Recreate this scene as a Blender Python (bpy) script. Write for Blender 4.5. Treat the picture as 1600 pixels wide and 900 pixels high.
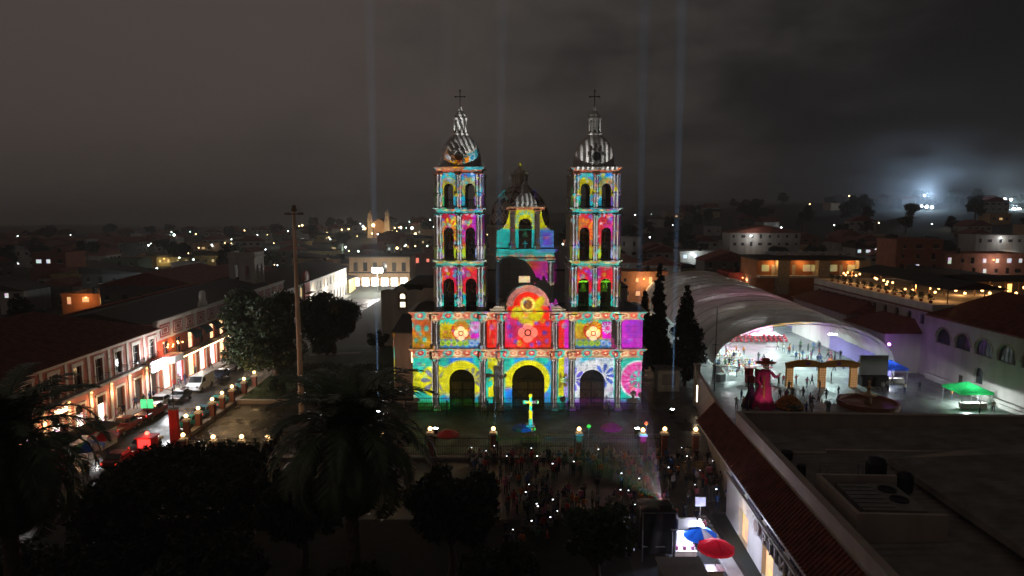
import bpy, bmesh, math, random
import numpy as np
from mathutils import Vector, Matrix, noise as mnoise

R = math.radians
PI = math.pi
random.seed(7)
S = bpy.context.scene
for o in list(bpy.data.objects):
    bpy.data.objects.remove(o, do_unlink=True)
COL = S.collection

# ------------------------------------------------------------------ camera
F_PX, PITCH, CAM_H = 1066.0, R(6.8), 27.0
cam_d = bpy.data.cameras.new('camera')
cam_d.sensor_width = 36.0
cam_d.lens = 36.0 * F_PX / 1600.0
cam_d.clip_start = 0.5
cam_d.clip_end = 6000
cam = bpy.data.objects.new('camera', cam_d)
cam.location = (0, 0, CAM_H)
cam.rotation_euler = (R(90) - PITCH, 0, 0)
COL.objects.link(cam)
S.camera = cam

# ------------------------------------------------------------------ view and sampling
S.view_settings.view_transform = 'Standard'
S.view_settings.look = 'None'
S.view_settings.exposure = 0.0
S.view_settings.gamma = 1.0
S.view_settings.use_curve_mapping = False
S.cycles.use_denoising = True
S.cycles.use_adaptive_sampling = True
S.cycles.adaptive_threshold = 0.02
S.cycles.max_bounces = 4
S.cycles.diffuse_bounces = 2
S.cycles.glossy_bounces = 2
S.cycles.transmission_bounces = 3
S.cycles.transparent_max_bounces = 6
S.cycles.volume_bounces = 0
S.cycles.sample_clamp_indirect = 3.0
S.cycles.sample_clamp_direct = 0.0
S.cycles.caustics_reflective = False
S.cycles.caustics_refractive = False
S.cycles.use_light_tree = True

# ------------------------------------------------------------------ world: night overcast lit from below by the town
W = bpy.data.worlds.new('World')
S.world = W
W.use_nodes = True
nt = W.node_tree
nt.nodes.clear()
wn = nt.nodes.new
w_out = wn('ShaderNodeOutputWorld')
w_bg = wn('ShaderNodeBackground')
w_add = wn('ShaderNodeMixRGB'); w_add.blend_type = 'ADD'; w_add.inputs[0].default_value = 1.0
w_sky = wn('ShaderNodeTexSky'); w_sky.sky_type = 'NISHITA'; w_sky.sun_disc = False
w_sky.sun_elevation = R(-12); w_sky.sun_rotation = R(250)
w_skm = wn('ShaderNodeMixRGB'); w_skm.blend_type = 'MULTIPLY'; w_skm.inputs[0].default_value = 1.0
w_skm.inputs[2].default_value = (0.05, 0.05, 0.05, 1)
w_tc = wn('ShaderNodeTexCoord')
w_n1 = wn('ShaderNodeTexNoise'); w_n1.inputs['Scale'].default_value = 2.9; w_n1.inputs['Detail'].default_value = 5
w_n1.inputs['Roughness'].default_value = 0.62
w_map = wn('ShaderNodeMapping'); w_map.inputs['Scale'].default_value = (1.0, 1.0, 2.2)
w_sep = wn('ShaderNodeSeparateXYZ')
# the town glow on the cloud deck grows to the west (-X), falls off to the east
w_mr = wn('ShaderNodeMapRange'); w_mr.interpolation_type = 'SMOOTHSTEP'
w_mr.inputs['From Min'].default_value = 0.52; w_mr.inputs['From Max'].default_value = -0.30
w_mr.inputs['To Min'].default_value = 0.0; w_mr.inputs['To Max'].default_value = 1.0
w_dis = wn('ShaderNodeMath'); w_dis.operation = 'MULTIPLY_ADD'; w_dis.inputs[1].default_value = 1.05; w_dis.inputs[2].default_value = -0.52
w_adx = wn('ShaderNodeMath'); w_adx.operation = 'ADD'
w_ramp = wn('ShaderNodeValToRGB')
w_ramp.color_ramp.elements[0].position = 0.0; w_ramp.color_ramp.elements[0].color = (0.0065, 0.0067, 0.0070, 1)
w_ramp.color_ramp.elements[1].position = 1.0; w_ramp.color_ramp.elements[1].color = (0.066, 0.052, 0.045, 1)
e = w_ramp.color_ramp.elements.new(0.55); e.color = (0.040, 0.036, 0.033, 1)
nt.links.new(w_tc.outputs['Generated'], w_map.inputs[0])
nt.links.new(w_map.outputs[0], w_n1.inputs['Vector'])
nt.links.new(w_tc.outputs['Generated'], w_sep.inputs[0])
nt.links.new(w_n1.outputs['Fac'], w_dis.inputs[0])
nt.links.new(w_sep.outputs['X'], w_adx.inputs[0])
nt.links.new(w_dis.outputs[0], w_adx.inputs[1])
nt.links.new(w_adx.outputs[0], w_mr.inputs['Value'])
nt.links.new(w_mr.outputs[0], w_ramp.inputs[0])
nt.links.new(w_sky.outputs[0], w_skm.inputs[1])
nt.links.new(w_ramp.outputs[0], w_add.inputs[1])
nt.links.new(w_skm.outputs[0], w_add.inputs[2])
w_hz = wn('ShaderNodeMapRange'); w_hz.interpolation_type = 'SMOOTHSTEP'      # the cloud deck thins a little towards the horizon
w_hz.inputs['From Min'].default_value = 0.30; w_hz.inputs['From Max'].default_value = 0.0
w_hz.inputs['To Min'].default_value = 1.0; w_hz.inputs['To Max'].default_value = 0.95
w_mul = wn('ShaderNodeMixRGB'); w_mul.blend_type = 'MULTIPLY'; w_mul.inputs[0].default_value = 1.0
nt.links.new(w_sep.outputs['Z'], w_hz.inputs['Value'])
nt.links.new(w_add.outputs[0], w_mul.inputs[1]); nt.links.new(w_hz.outputs[0], w_mul.inputs[2])
nt.links.new(w_mul.outputs[0], w_bg.inputs['Color'])
w_bg.inputs['Strength'].default_value = 1.10
nt.links.new(w_bg.outputs[0], w_out.inputs['Surface'])

# ------------------------------------------------------------------ measuring helpers (photo pixel -> point in the place)
_cp, _sp = math.cos(PITCH), math.sin(PITCH)
def _ray(x, y):
    a, b = (x - 800) / F_PX, (450 - y) / F_PX
    return a, _cp + b * _sp, -_sp + b * _cp
def grd(x, y, z=0.0):
    a, b, c = _ray(x, y); t = (z - CAM_H) / c
    return Vector((a * t, b * t, z))
def at(x, y, Y):
    a, b, c = _ray(x, y); t = Y / b
    return Vector((a * t, Y, CAM_H + c * t))

# ------------------------------------------------------------------ mesh builder
class MB:
    def __init__(s):
        s.v, s.f, s.m = [], [], []
        s.mi = 0
    def add(s, vs, fs):
        n = len(s.v); s.v.extend([tuple(p) for p in vs])
        for f in fs:
            s.f.append(tuple(n + i for i in f)); s.m.append(s.mi)
        return s
    def box(s, x0, x1, y0, y1, z0, z1):
        return s.add([(x0,y0,z0),(x1,y0,z0),(x1,y1,z0),(x0,y1,z0),(x0,y0,z1),(x1,y0,z1),(x1,y1,z1),(x0,y1,z1)],
                     [(0,3,2,1),(4,5,6,7),(0,1,5,4),(1,2,6,5),(2,3,7,6),(3,0,4,7)])
    def cbox(s, cx, cy, cz, w, d, h):
        return s.box(cx-w/2, cx+w/2, cy-d/2, cy+d/2, cz-h/2, cz+h/2)
    def quad(s, a, b, c, d):
        return s.add([a, b, c, d], [(0,1,2,3)])
    def prism_xz(s, pts, y0, y1):
        n = len(pts)
        a = 0.0
        for i in range(n):
            x1, z1 = pts[i]; x2, z2 = pts[(i+1) % n]; a += x1*z2 - x2*z1
        if a < 0: pts = pts[::-1]
        vs = [(x, y0, z) for x, z in pts] + [(x, y1, z) for x, z in pts]
        fs = [tuple(range(n)), tuple(range(2*n-1, n-1, -1))]
        fs += [((i+1) % n, i, n+i, n+(i+1) % n) for i in range(n)]
        return s.add(vs, fs)
    def prism_yz(s, pts, x0, x1):
        t = MB().prism_xz([(y, z) for y, z in pts], -x1, -x0)
        return s.add([(-q[1], q[0], q[2]) for q in t.v], t.f)
    def prism_xy(s, pts, z0, z1):
        n = len(pts); a = 0.0
        for i in range(n):
            x1, y1 = pts[i]; x2, y2 = pts[(i+1) % n]; a += x1*y2 - x2*y1
        if a < 0: pts = pts[::-1]
        vs = [(x, y, z0) for x, y in pts] + [(x, y, z1) for x, y in pts]
        fs = [tuple(range(n-1, -1, -1)), tuple(range(n, 2*n))]
        fs += [(i, (i+1) % n, n+(i+1) % n, n+i) for i in range(n)]
        return s.add(vs, fs)
    def lathe(s, prof, n=16, cx=0, cy=0, cz=0, a0=0.0, sx=1.0, sy=1.0):
        vs, fs = [], []
        for r, z in prof:
            for k in range(n):
                a = a0 + 2*PI*k/n
                vs.append((cx + r*math.cos(a)*sx, cy + r*math.sin(a)*sy, cz + z))
        for i in range(len(prof)-1):
            for k in range(n):
                k2 = (k+1) % n
                fs.append((i*n+k, i*n+k2, (i+1)*n+k2, (i+1)*n+k))
        fs.append(tuple(range(n-1, -1, -1)))
        m = (len(prof)-1)*n
        fs.append(tuple(range(m, m+n)))
        return s.add(vs, fs)
    def tube(s, p, q, r0, r1=None, n=8):
        r1 = r0 if r1 is None else r1
        p, q = Vector(p), Vector(q); d = (q - p)
        if d.length < 1e-6: return s
        d.normalize()
        u = d.orthogonal().normalized(); w = d.cross(u)
        vs = []
        for c, r in ((p, r0), (q, r1)):
            for k in range(n):
                a = 2*PI*k/n
                vs.append(c + u*(r*math.cos(a)) + w*(r*math.sin(a)))
        fs = [(k, (k+1) % n, n+(k+1) % n, n+k) for k in range(n)]
        fs += [tuple(range(n-1, -1, -1)), tuple(range(n, 2*n))]
        return s.add(vs, fs)
    def path(s, pts, radii, n=6):
        for i in range(len(pts)-1):
            s.tube(pts[i], pts[i+1], radii[i], radii[i+1], n)
        return s
    def ball(s, c, r, n=10, m=6, sz=1.0):
        prof = [(max(1e-3, r*math.sin(PI*i/m)), -r*sz*math.cos(PI*i/m)) for i in range(m+1)]
        return s.lathe(prof, n, c[0], c[1], c[2])
    def wall(s, x0, x1, z0, z1, y0, y1, ops=(), seg=8):
        """solid wall with openings (cx, w, zb, zs, arched): zs = spring line / lintel height"""
        ops = sorted(ops); x = x0
        for (cx, w, zb, zs, arc) in ops:
            a, b = cx - w/2, cx + w/2
            if a > x + 1e-4: s.box(x, a, y0, y1, z0, z1)
            if zb > z0 + 1e-4: s.box(a, b, y0, y1, z0, zb)
            if arc:
                pts = [(cx - w/2*math.cos(PI*i/seg), zs + w/2*arc*math.sin(PI*i/seg)) for i in range(seg+1)]
                for i in range(seg):
                    (xa, za), (xb, zb2) = pts[i], pts[i+1]
                    s.prism_xz([(xa, za), (xb, zb2), (xb, z1), (xa, z1)], y0, y1)
            elif zs < z1 - 1e-4:
                s.box(a, b, y0, y1, zs, z1)
            x = b
        if x1 > x + 1e-4: s.box(x, x1, y0, y1, z0, z1)
        return s
    def xform(s, M):
        s.v = [tuple(M @ Vector(p)) for p in s.v]; return s
    def merge(s, o, M=None):
        n = len(s.v)
        s.v.extend([tuple(M @ Vector(p)) for p in o.v] if M is not None else o.v)
        s.f.extend([tuple(n+i for i in f) for f in o.f]); s.m.extend(o.m)
        return s
    def mesh(s, name, mats, smooth=False):
        me = bpy.data.meshes.new(name)
        me.from_pydata(s.v, [], s.f)
        for m in (mats if isinstance(mats, (list, tuple)) else [mats]): me.materials.append(m)
        if any(s.m): me.polygons.foreach_set('material_index', s.m)
        if smooth: me.polygons.foreach_set('use_smooth', [True]*len(me.polygons))
        me.update()
        return me
    def build(s, name, mats, parent=None, loc=None, smooth=False):
        return link(name, s.mesh(name, mats, smooth), parent, loc)

def link(name, me, parent=None, loc=None, rz=0.0, scale=None):
    o = bpy.data.objects.new(name, me)
    COL.objects.link(o)
    if parent is not None: o.parent = parent
    if loc is not None: o.location = loc
    if rz: o.rotation_euler = (0, 0, rz)
    if scale is not None: o.scale = scale
    return o
def smooth_angle(o, deg=40):
    me = o.data
    me.polygons.foreach_set('use_smooth', [True]*len(me.polygons))
    try: me.set_sharp_from_angle(angle=R(deg))
    except Exception: pass
    return o
def tag(o, label=None, cat=None, group=None, kind=None):
    if label: o['label'] = label
    if cat: o['category'] = cat
    if group: o['group'] = group
    if kind: o['kind'] = kind
    return o
def thing(name, label, cat, loc=(0,0,0), rz=0.0, group=None):
    o = bpy.data.objects.new(name, None)
    COL.objects.link(o)
    o.location = loc; o.rotation_euler = (0, 0, rz); o.empty_display_size = 0.3
    return tag(o, label, cat, group)
KIDS = {}
def copy_tree(o, parent=None):
    c = o.copy(); COL.objects.link(c); c.parent = parent
    for ch in o.children: copy_tree(ch, c)
    return c
def dup(root, loc, rz=0.0, label=None, group=None, scale=None):
    c = copy_tree(root)
    c.location = loc; c.rotation_euler = (0, 0, rz)
    if label: c['label'] = label
    if group: c['group'] = group
    if scale is not None: c.scale = scale
    return c
def lamp(kind, name, loc, power, color, parent=None, radius=0.15, **kw):
    d = bpy.data.lights.new(name, kind)
    d.energy = power; d.color = color
    if kind in ('POINT', 'SPOT'): d.shadow_soft_size = radius
    for k, v in kw.items(): setattr(d, k, v)
    o = bpy.data.objects.new(name, d)
    COL.objects.link(o); o.location = loc
    if parent is not None: o.parent = parent
    return o

# ------------------------------------------------------------------ materials
MATS = {}
def mat(name, col=(0.5,0.5,0.5), rough=0.7, var=0.25, scale=3.0, bump=0.0, bscale=20.0, metal=0.0, spec=0.4, dirt=None, streak=False, brick=None):
    if name in MATS: return MATS[name]
    m = bpy.data.materials.new(name); m.use_nodes = True
    t = m.node_tree; b = t.nodes['Principled BSDF']
    b.inputs['Roughness'].default_value = rough
    b.inputs['Metallic'].default_value = metal
    b.inputs['Specular IOR Level'].default_value = spec
    tc = t.nodes.new('ShaderNodeTexCoord')
    nz = t.nodes.new('ShaderNodeTexNoise'); nz.inputs['Scale'].default_value = scale; nz.inputs['Detail'].default_value = 5
    if streak:
        mp = t.nodes.new('ShaderNodeMapping'); mp.inputs['Scale'].default_value = (1.0, 1.0, 0.18)
        t.links.new(tc.outputs['Object'], mp.inputs[0]); t.links.new(mp.outputs[0], nz.inputs['Vector'])
    else:
        t.links.new(tc.outputs['Object'], nz.inputs['Vector'])
    mx = t.nodes.new('ShaderNodeMixRGB')
    lo = dirt if dirt else tuple(c*(1-var) for c in col)
    hi = tuple(min(1, c*(1+var)) for c in col)
    mx.inputs[1].default_value = (*lo, 1); mx.inputs[2].default_value = (*hi, 1)
    rp = t.nodes.new('ShaderNodeMapRange'); rp.inputs['From Min'].default_value = 0.3; rp.inputs['From Max'].default_value = 0.7
    t.links.new(nz.outputs['Fac'], rp.inputs['Value']); t.links.new(rp.outputs[0], mx.inputs[0])
    last = mx.outputs[0]
    hgt = None
    if brick:
        bt = t.nodes.new('ShaderNodeTexBrick')
        bt.inputs['Scale'].default_value = 1.0
        bt.inputs['Brick Width'].default_value = brick[0]; bt.inputs['Row Height'].default_value = brick[1]
        bt.inputs['Mortar Size'].default_value = brick[2]; bt.inputs['Mortar Smooth'].default_value = 0.3
        bt.inputs['Color1'].default_value = (1, 1, 1, 1); bt.inputs['Color2'].default_value = (0.86, 0.86, 0.86, 1)
        bt.inputs['Mortar'].default_value = (0.5, 0.5, 0.5, 1)
        sx = t.nodes.new('ShaderNodeSeparateXYZ'); cx = t.nodes.new('ShaderNodeCombineXYZ'); ad = t.nodes.new('ShaderNodeMath')
        t.links.new(tc.outputs['Object'], sx.inputs[0]); t.links.new(sx.outputs[0], ad.inputs[0]); t.links.new(sx.outputs[1], ad.inputs[1])
        t.links.new(ad.outputs[0], cx.inputs[0]); t.links.new(sx.outputs[2 if len(brick) < 4 else 1], cx.inputs[1])
        if len(brick) > 3: t.links.new(sx.outputs[0], cx.inputs[0])
        t.links.new(cx.outputs[0], bt.inputs['Vector'])
        mb = t.nodes.new('ShaderNodeMixRGB'); mb.blend_type = 'MULTIPLY'; mb.inputs[0].default_value = 1.0
        t.links.new(last, mb.inputs[1]); t.links.new(bt.outputs['Color'], mb.inputs[2]); last = mb.outputs[0]
        hgt = bt.outputs['Fac']
    t.links.new(last, b.inputs['Base Color'])
    if bump or hgt is not None:
        bp = t.nodes.new('ShaderNodeBump'); bp.inputs['Strength'].default_value = bump or 0.4; bp.inputs['Distance'].default_value = 0.03
        if hgt is not None:
            bp.invert = True
            t.links.new(hgt, bp.inputs['Height'])
        else:
            n2 = t.nodes.new('ShaderNodeTexNoise'); n2.inputs['Scale'].default_value = bscale; n2.inputs['Detail'].default_value = 3
            t.links.new(tc.outputs['Object'], n2.inputs['Vector']); t.links.new(n2.outputs['Fac'], bp.inputs['Height'])
        t.links.new(bp.outputs[0], b.inputs['Normal'])
    MATS[name] = m
    return m
def wet(name, col, rough_lo=0.12, rough_hi=0.5, scale=0.35, cell=None, bump=0.25):
    """wet paving: glossy puddled film with stone joints or grain"""
    if name in MATS: return MATS[name]
    m = mat(name, col, 0.4, 0.35, 0.8)
    t = m.node_tree; b = t.nodes['Principled BSDF']
    tc = t.nodes.new('ShaderNodeTexCoord')
    n = t.nodes.new('ShaderNodeTexNoise'); n.inputs['Scale'].default_value = scale; n.inputs['Detail'].default_value = 4
    t.links.new(tc.outputs['Object'], n.inputs['Vector'])
    r = t.nodes.new('ShaderNodeMapRange'); r.inputs['From Min'].default_value = 0.35; r.inputs['From Max'].default_value = 0.65
    r.inputs['To Min'].default_value = rough_lo; r.inputs['To Max'].default_value = rough_hi
    t.links.new(n.outputs['Fac'], r.inputs['Value']); t.links.new(r.outputs[0], b.inputs['Roughness'])
    bp = t.nodes.new('ShaderNodeBump'); bp.inputs['Strength'].default_value = bump; bp.inputs['Distance'].default_value = 0.04
    if cell:
        v = t.nodes.new('ShaderNodeTexVoronoi'); v.feature = 'DISTANCE_TO_EDGE'; v.inputs['Scale'].default_value = cell
        t.links.new(tc.outputs['Object'], v.inputs['Vector'])
        cr = t.nodes.new('ShaderNodeMapRange'); cr.inputs['From Max'].default_value = 0.12
        t.links.new(v.outputs['Distance'], cr.inputs['Value']); t.links.new(cr.outputs[0], bp.inputs['Height'])
    else:
        v = t.nodes.new('ShaderNodeTexNoise'); v.inputs['Scale'].default_value = 6; v.inputs['Detail'].default_value = 4
        t.links.new(tc.outputs['Object'], v.inputs['Vector']); t.links.new(v.outputs['Fac'], bp.inputs['Height'])
    t.links.new(bp.outputs[0], b.inputs['Normal'])
    return m
def emis(name, col, strength, sample=True):
    if name in MATS: return MATS[name]
    m = bpy.data.materials.new(name); m.use_nodes = True
    b = m.node_tree.nodes['Principled BSDF']
    b.inputs['Base Color'].default_value = (*[min(1, c*0.6) for c in col], 1)
    b.inputs['Emission Color'].default_value = (*col, 1)
    b.inputs['Emission Strength'].default_value = strength
    b.inputs['Roughness'].default_value = 0.5
    if not sample:
        m.cycles.emission_sampling = 'NONE'
    MATS[name] = m
    return m
def shop_light(name, col, strength, scale=2.5):
    """lit shop interior: shelves of goods behind glass, uneven light"""
    if name in MATS: return MATS[name]
    m = emis(name, col, strength)
    t = m.node_tree; b = t.nodes['Principled BSDF']
    tc = t.nodes.new('ShaderNodeTexCoord')
    v = t.nodes.new('ShaderNodeTexVoronoi'); v.inputs['Scale'].default_value = scale; v.distance = 'CHEBYCHEV'
    t.links.new(tc.outputs['Object'], v.inputs['Vector'])
    h = t.nodes.new('ShaderNodeMixRGB'); h.inputs[0].default_value = 0.45; h.blend_type = 'MULTIPLY'
    h.inputs[1].default_value = (*col, 1)
    t.links.new(v.outputs['Color'], h.inputs[2]); t.links.new(h.outputs[0], b.inputs['Emission Color'])
    return m

M = dict(
    plaster=mat('church_plaster', (0.60, 0.56, 0.52), 0.85, 0.14, 0.9, streak=True, brick=(1.5, 0.75, 0.02)),
    plaster2=mat('church_trim', (0.56, 0.52, 0.48), 0.8, 0.22, 2.0, streak=True),
    flank=mat('annex_pink_plaster', (0.46, 0.36, 0.32), 0.85, 0.18, 0.8, streak=True),
    whitewash=mat('whitewash', (0.60, 0.57, 0.53), 0.85, 0.16, 0.7, streak=True),
    roofdark=mat('dark_roof_felt', (0.035, 0.032, 0.030), 0.7, 0.3, 1.2),
    tile=mat('red_roof_tile', (0.21, 0.062, 0.042), 0.75, 0.35, 1.4, bump=0.3, bscale=6),
    iron=mat('black_iron', (0.02, 0.02, 0.02), 0.5, 0.2, 5, metal=0.6),
    steel=mat('galvanised_steel', (0.30, 0.30, 0.31), 0.45, 0.2, 4, metal=0.7),
    wood=mat('old_timber', (0.20, 0.125, 0.075), 0.75, 0.35, 3, streak=True),
    polewood=mat('pale_pole_timber', (0.62, 0.45, 0.34), 0.75, 0.3, 1.2, streak=True),
    doorwood=mat('dark_door_wood', (0.055, 0.038, 0.028), 0.55, 0.3, 3),
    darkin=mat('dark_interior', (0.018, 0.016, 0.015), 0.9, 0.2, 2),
    glass=mat('dark_window_glass', (0.02, 0.024, 0.028), 0.08, 0.15, 2, spec=0.7),
    pink=mat('salmon_plaster', (0.52, 0.20, 0.165), 0.85, 0.14, 0.5, streak=True),
    oxide=mat('oxide_red_plaster', (0.34, 0.075, 0.055), 0.85, 0.2, 0.7),
    cream=mat('cream_trim', (0.66, 0.60, 0.52), 0.8, 0.12, 1.5),
    ochre=mat('ochre_plaster', (0.55, 0.36, 0.20), 0.85, 0.16, 0.6, streak=True),
    orange=mat('orange_plaster', (0.50, 0.20, 0.08), 0.85, 0.16, 0.6),
    stone=mat('rubble_stone', (0.42, 0.35, 0.25), 0.9, 0.4, 2.5, bump=0.8, bscale=4),
    brickp=mat('pillar_brick', (0.33, 0.115, 0.075), 0.8, 0.2, 4, brick=(0.26, 0.085, 0.012)),
    granite=mat('grey_stone', (0.22, 0.20, 0.185), 0.7, 0.3, 2.5),
    concrete=mat('concrete', (0.34, 0.32, 0.30), 0.85, 0.2, 0.8, streak=True),
    tan=mat('tan_render', (0.40, 0.33, 0.28), 0.85, 0.15, 0.8, streak=True),
    asphalt=wet('wet_street', (0.042, 0.039, 0.037), 0.2, 0.55, 0.3),
    asphalt2=wet('damp_plaza_asphalt', (0.022, 0.021, 0.020), 0.34, 0.65, 0.3),
    park=mat('park_soil', (0.014, 0.016, 0.010), 0.95, 0.4, 1.2, bump=0.6, bscale=8),
    plaza=wet('plaza_paving', (0.19, 0.195, 0.19), 0.25, 0.6, 0.25),
    cobble=wet('wet_atrium_stone', (0.030, 0.028, 0.024), 0.14, 0.5, 0.4, cell=1.6, bump=0.7),
    frontstone=wet('forecourt_stone', (0.017, 0.017, 0.015), 0.34, 0.65, 0.4, cell=1.6, bump=0.7),
    grass=mat('lawn_grass', (0.035, 0.060, 0.018), 0.9, 0.5, 2.2, bump=0.7, bscale=30),
    hill=mat('hill_ground', (0.030, 0.034, 0.026), 0.95, 0.4, 0.03),
    leaf=mat('leaf_green', (0.030, 0.055, 0.020), 0.5, 0.5, 1.3, spec=0.4),
    leafd=mat('leaf_dark_green', (0.020, 0.036, 0.018), 0.55, 0.45, 1.0, spec=0.35),
    palm=mat('palm_green', (0.085, 0.12, 0.06), 0.38, 0.35, 1.5, spec=0.45),
    bark=mat('bark', (0.11, 0.08, 0.06), 0.9, 0.35, 4, bump=0.5, bscale=9),
    tent=mat('vault_metal_sheet', (0.62, 0.56, 0.52), 0.9, 0.2, 0.35, metal=0.0, spec=0.15),
    tentin=mat('vault_lining', (0.62, 0.64, 0.64), 0.6, 0.08, 0.6),
    metalroof=mat('painted_roof_sheet', (0.30, 0.27, 0.25), 0.36, 0.32, 0.6, metal=0.45),
    globe=emis('warm_globe_glass', (1.0, 0.60, 0.25), 5.0, False),
    bulb_warm=emis('warm_bulb', (1.0, 0.50, 0.16), 7.0, False),
    bulb_white=emis('white_lamp', (0.85, 0.95, 1.0), 60.0, False),
    rubber=mat('tyre_rubber', (0.02, 0.02, 0.02), 0.8, 0.2, 5),
    chrome=mat('bright_metal', (0.5, 0.5, 0.5), 0.25, 0.1, 5, metal=0.9),
    carglass=mat('car_glass', (0.015, 0.017, 0.02), 0.06, 0.1, 2, spec=0.8),
    tail=emis('tail_lamp_red', (1.0, 0.04, 0.02), 1.2, False),
    head=emis('head_lamp', (1.0, 0.9, 0.75), 1.0, False),
    skin=mat('skin', (0.36, 0.20, 0.13), 0.6, 0.1, 8),
    hair=mat('dark_hair', (0.015, 0.011, 0.009), 0.5, 0.2, 8),
)

# the vault skin is a thin membrane: some of the lamp light inside shines through it
_t = M['tent'].node_tree; _o = _t.nodes['Material Output']; _p = _t.nodes['Principled BSDF']
_tr = _t.nodes.new('ShaderNodeBsdfTranslucent'); _tr.inputs['Color'].default_value = (.80, .72, .66, 1)
_mx = _t.nodes.new('ShaderNodeMixShader'); _mx.inputs[0].default_value = .11
_t.links.new(_p.outputs[0], _mx.inputs[1]); _t.links.new(_tr.outputs[0], _mx.inputs[2]); _t.links.new(_mx.outputs[0], _o.inputs['Surface'])
# ================================================================== terrain and ground
def sstep(a, b, x):
    t = min(1.0, max(0.0, (x - a) / (b - a))); return t*t*(3 - 2*t)
def T(x, y):
    z = 0.040 * max(0.0, y - 190.0) * sstep(190, 260, y)
    z = min(z, 13 + 0.012*max(0, y-450))
    z *= .12+.88*sstep(-230, -40, x)
    z += 15.0 * sstep(220, 430, y) * sstep(60, 280, x)
    if y > 240:
        z += (mnoise.noise(Vector((x*0.006, y*0.006, 0.3)))*3.5 + mnoise.noise(Vector((x*0.02, y*0.02, 3.3)))*1.2) * sstep(240, 420, y)
    return z
g = MB()
xs = [-850] + [-700 + 20*i for i in range(71)] + [850]
ys = [-120, 0, 40, 80, 120, 150, 175] + [185 + 15*i for i in range(52)] 
idx = {}
for j, y in enumerate(ys):
    for i, x in enumerate(xs):
        idx[i, j] = len(g.v); g.v.append((x, y, T(x, y) - 0.02))
for j in range(len(ys)-1):
    for i in range(len(xs)-1):
        g.f.append((idx[i, j], idx[i+1, j], idx[i+1, j+1], idx[i, j+1])); g.m.append(0)
tag(g.build('ground', M['hill'], smooth=True), kind='structure')

def sheet(name, pts, z, m):
    b = MB(); b.add([(x, y, z) for x, y in pts], [tuple(range(len(pts)))])
    return tag(b.build(name, m), kind='structure')
sheet('street', [(-51.6, 10), (-38.9, 10), (-38.9, 212), (-51.6, 212)], 0.000, M['asphalt'])
sheet('plaza_street', [(-38.9, 56.5), (17.6, 56.5), (17.6, 70.2), (-38.9, 70.2)], 0.000, M['asphalt2'])
sheet('park_ground', [(-38.9, 10), (9.0, 10), (9.0, 56.5), (-38.9, 56.5)], 0.000, M['park'])
sheet('booth_paving', [(9.0, 10), (17.6, 10), (17.6, 56.5), (9.0, 56.5)], 0.000, M['asphalt2'])
sheet('crossing_street', [(-110, 212), (-12, 212), (-12, 226), (-110, 226)], 0.000, M['asphalt'])
sheet('side_alley', [(17.6, 57.5), (27.6, 57.5), (33.0, 190), (19.0, 190), (19.0, 71.8), (17.6, 70.2)], 0.001, M['asphalt'])
sheet('sunken_paving', [(-37.6, 71.3), (-15.6, 71.3), (-15.6, 91.4), (-37.6, 91.4)], 0.004, M['cobble'])
sheet('forecourt_paving', [(-15.6, 71.3), (19.0, 71.3), (19.0, 91.4), (-15.6, 91.4)], 0.004, M['frontstone'])
sheet('festival_plaza', [(22.5, 57.5), (70, 57.5), (70, 200), (33.0, 200), (25.8, 92)], 0.004, M['plaza'])
# pavement along the shop fronts with a real kerb step
b = MB().box(-51.2, -49.3, 20, 211, 0.0, 0.14)
tag(b.build('shop_pavement', M['concrete']), kind='structure')
b = MB().box(-38.6, -37.9, 72.2, 128, 0.0, 0.5)
b.box(-37.9, -16.6, 91.4, 91.9, 0.0, 0.55).box(-16.6, -13.6, 91.4, 91.9, 0, 0.3)
tag(b.build('atrium_low_wall', M['tan']), 'long low tan wall edging the sunken atrium and the lawn', 'wall')
b = MB().box(-37.5, 18.9, 70.3, 71.2, 0.0, 0.35)
tag(b.build('fence_plinth', M['granite']), kind='structure')
# verge strip along the street side of the atrium
b = MB().box(-38.9, -38.6, 72.2, 128, 0.0, 0.16)
tag(b.build('street_kerb', M['concrete']), kind='structure')
# lawn beside the church: gently raised sheet + real blades
lz = lambda x, y: 0.55 + 0.35*sstep(92, 110, y) + 0.15*mnoise.noise(Vector((x*0.15, y*0.15, 1)))
b = MB(); nx, ny = 24, 36
for j in range(ny+1):
    for i in range(nx+1):
        x = -37.8 + i*(21.0)/nx; y = 91.9 + j*36.0/ny
        b.v.append((x, y, lz(x, y)))
for j in range(ny):
    for i in range(nx):
        a = j*(nx+1)+i
        b.f.append((a, a+1, a+nx+2, a+nx+1)); b.m.append(0)
tag(b.build('lawn', M['grass'], smooth=True), kind='structure')
b = MB()
for i in range(9000):
    x = random.uniform(-37.6, -17); y = random.uniform(92.1, 112)
    z = lz(x, y); a = random.uniform(0, PI); h = random.uniform(0.08, 0.26); w = 0.05
    dx, dy = math.cos(a)*w, math.sin(a)*w
    tx, ty = random.uniform(-.08, .08), random.uniform(-.08, .08)
    b.add([(x-dx, y-dy, z-0.02), (x+dx, y+dy, z-0.02), (x+tx, y+ty, z+h)], [(0, 1, 2)])
tag(b.build('grass', M['leaf']), 'tufted grass on the lawn beside the church', 'grass', kind='stuff')
# paths on the lawn
sheet('lawn_path', [(-35.5, 117), (-27, 119), (-27, 120.6), (-35.5, 118.6)], 1.12, M['concrete'])

# ================================================================== church
CX = 2.05; FY = 89.0
church = thing('church', 'twin-towered church covered in colourful projected flowers', 'church', (CX, FY, 0))
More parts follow.
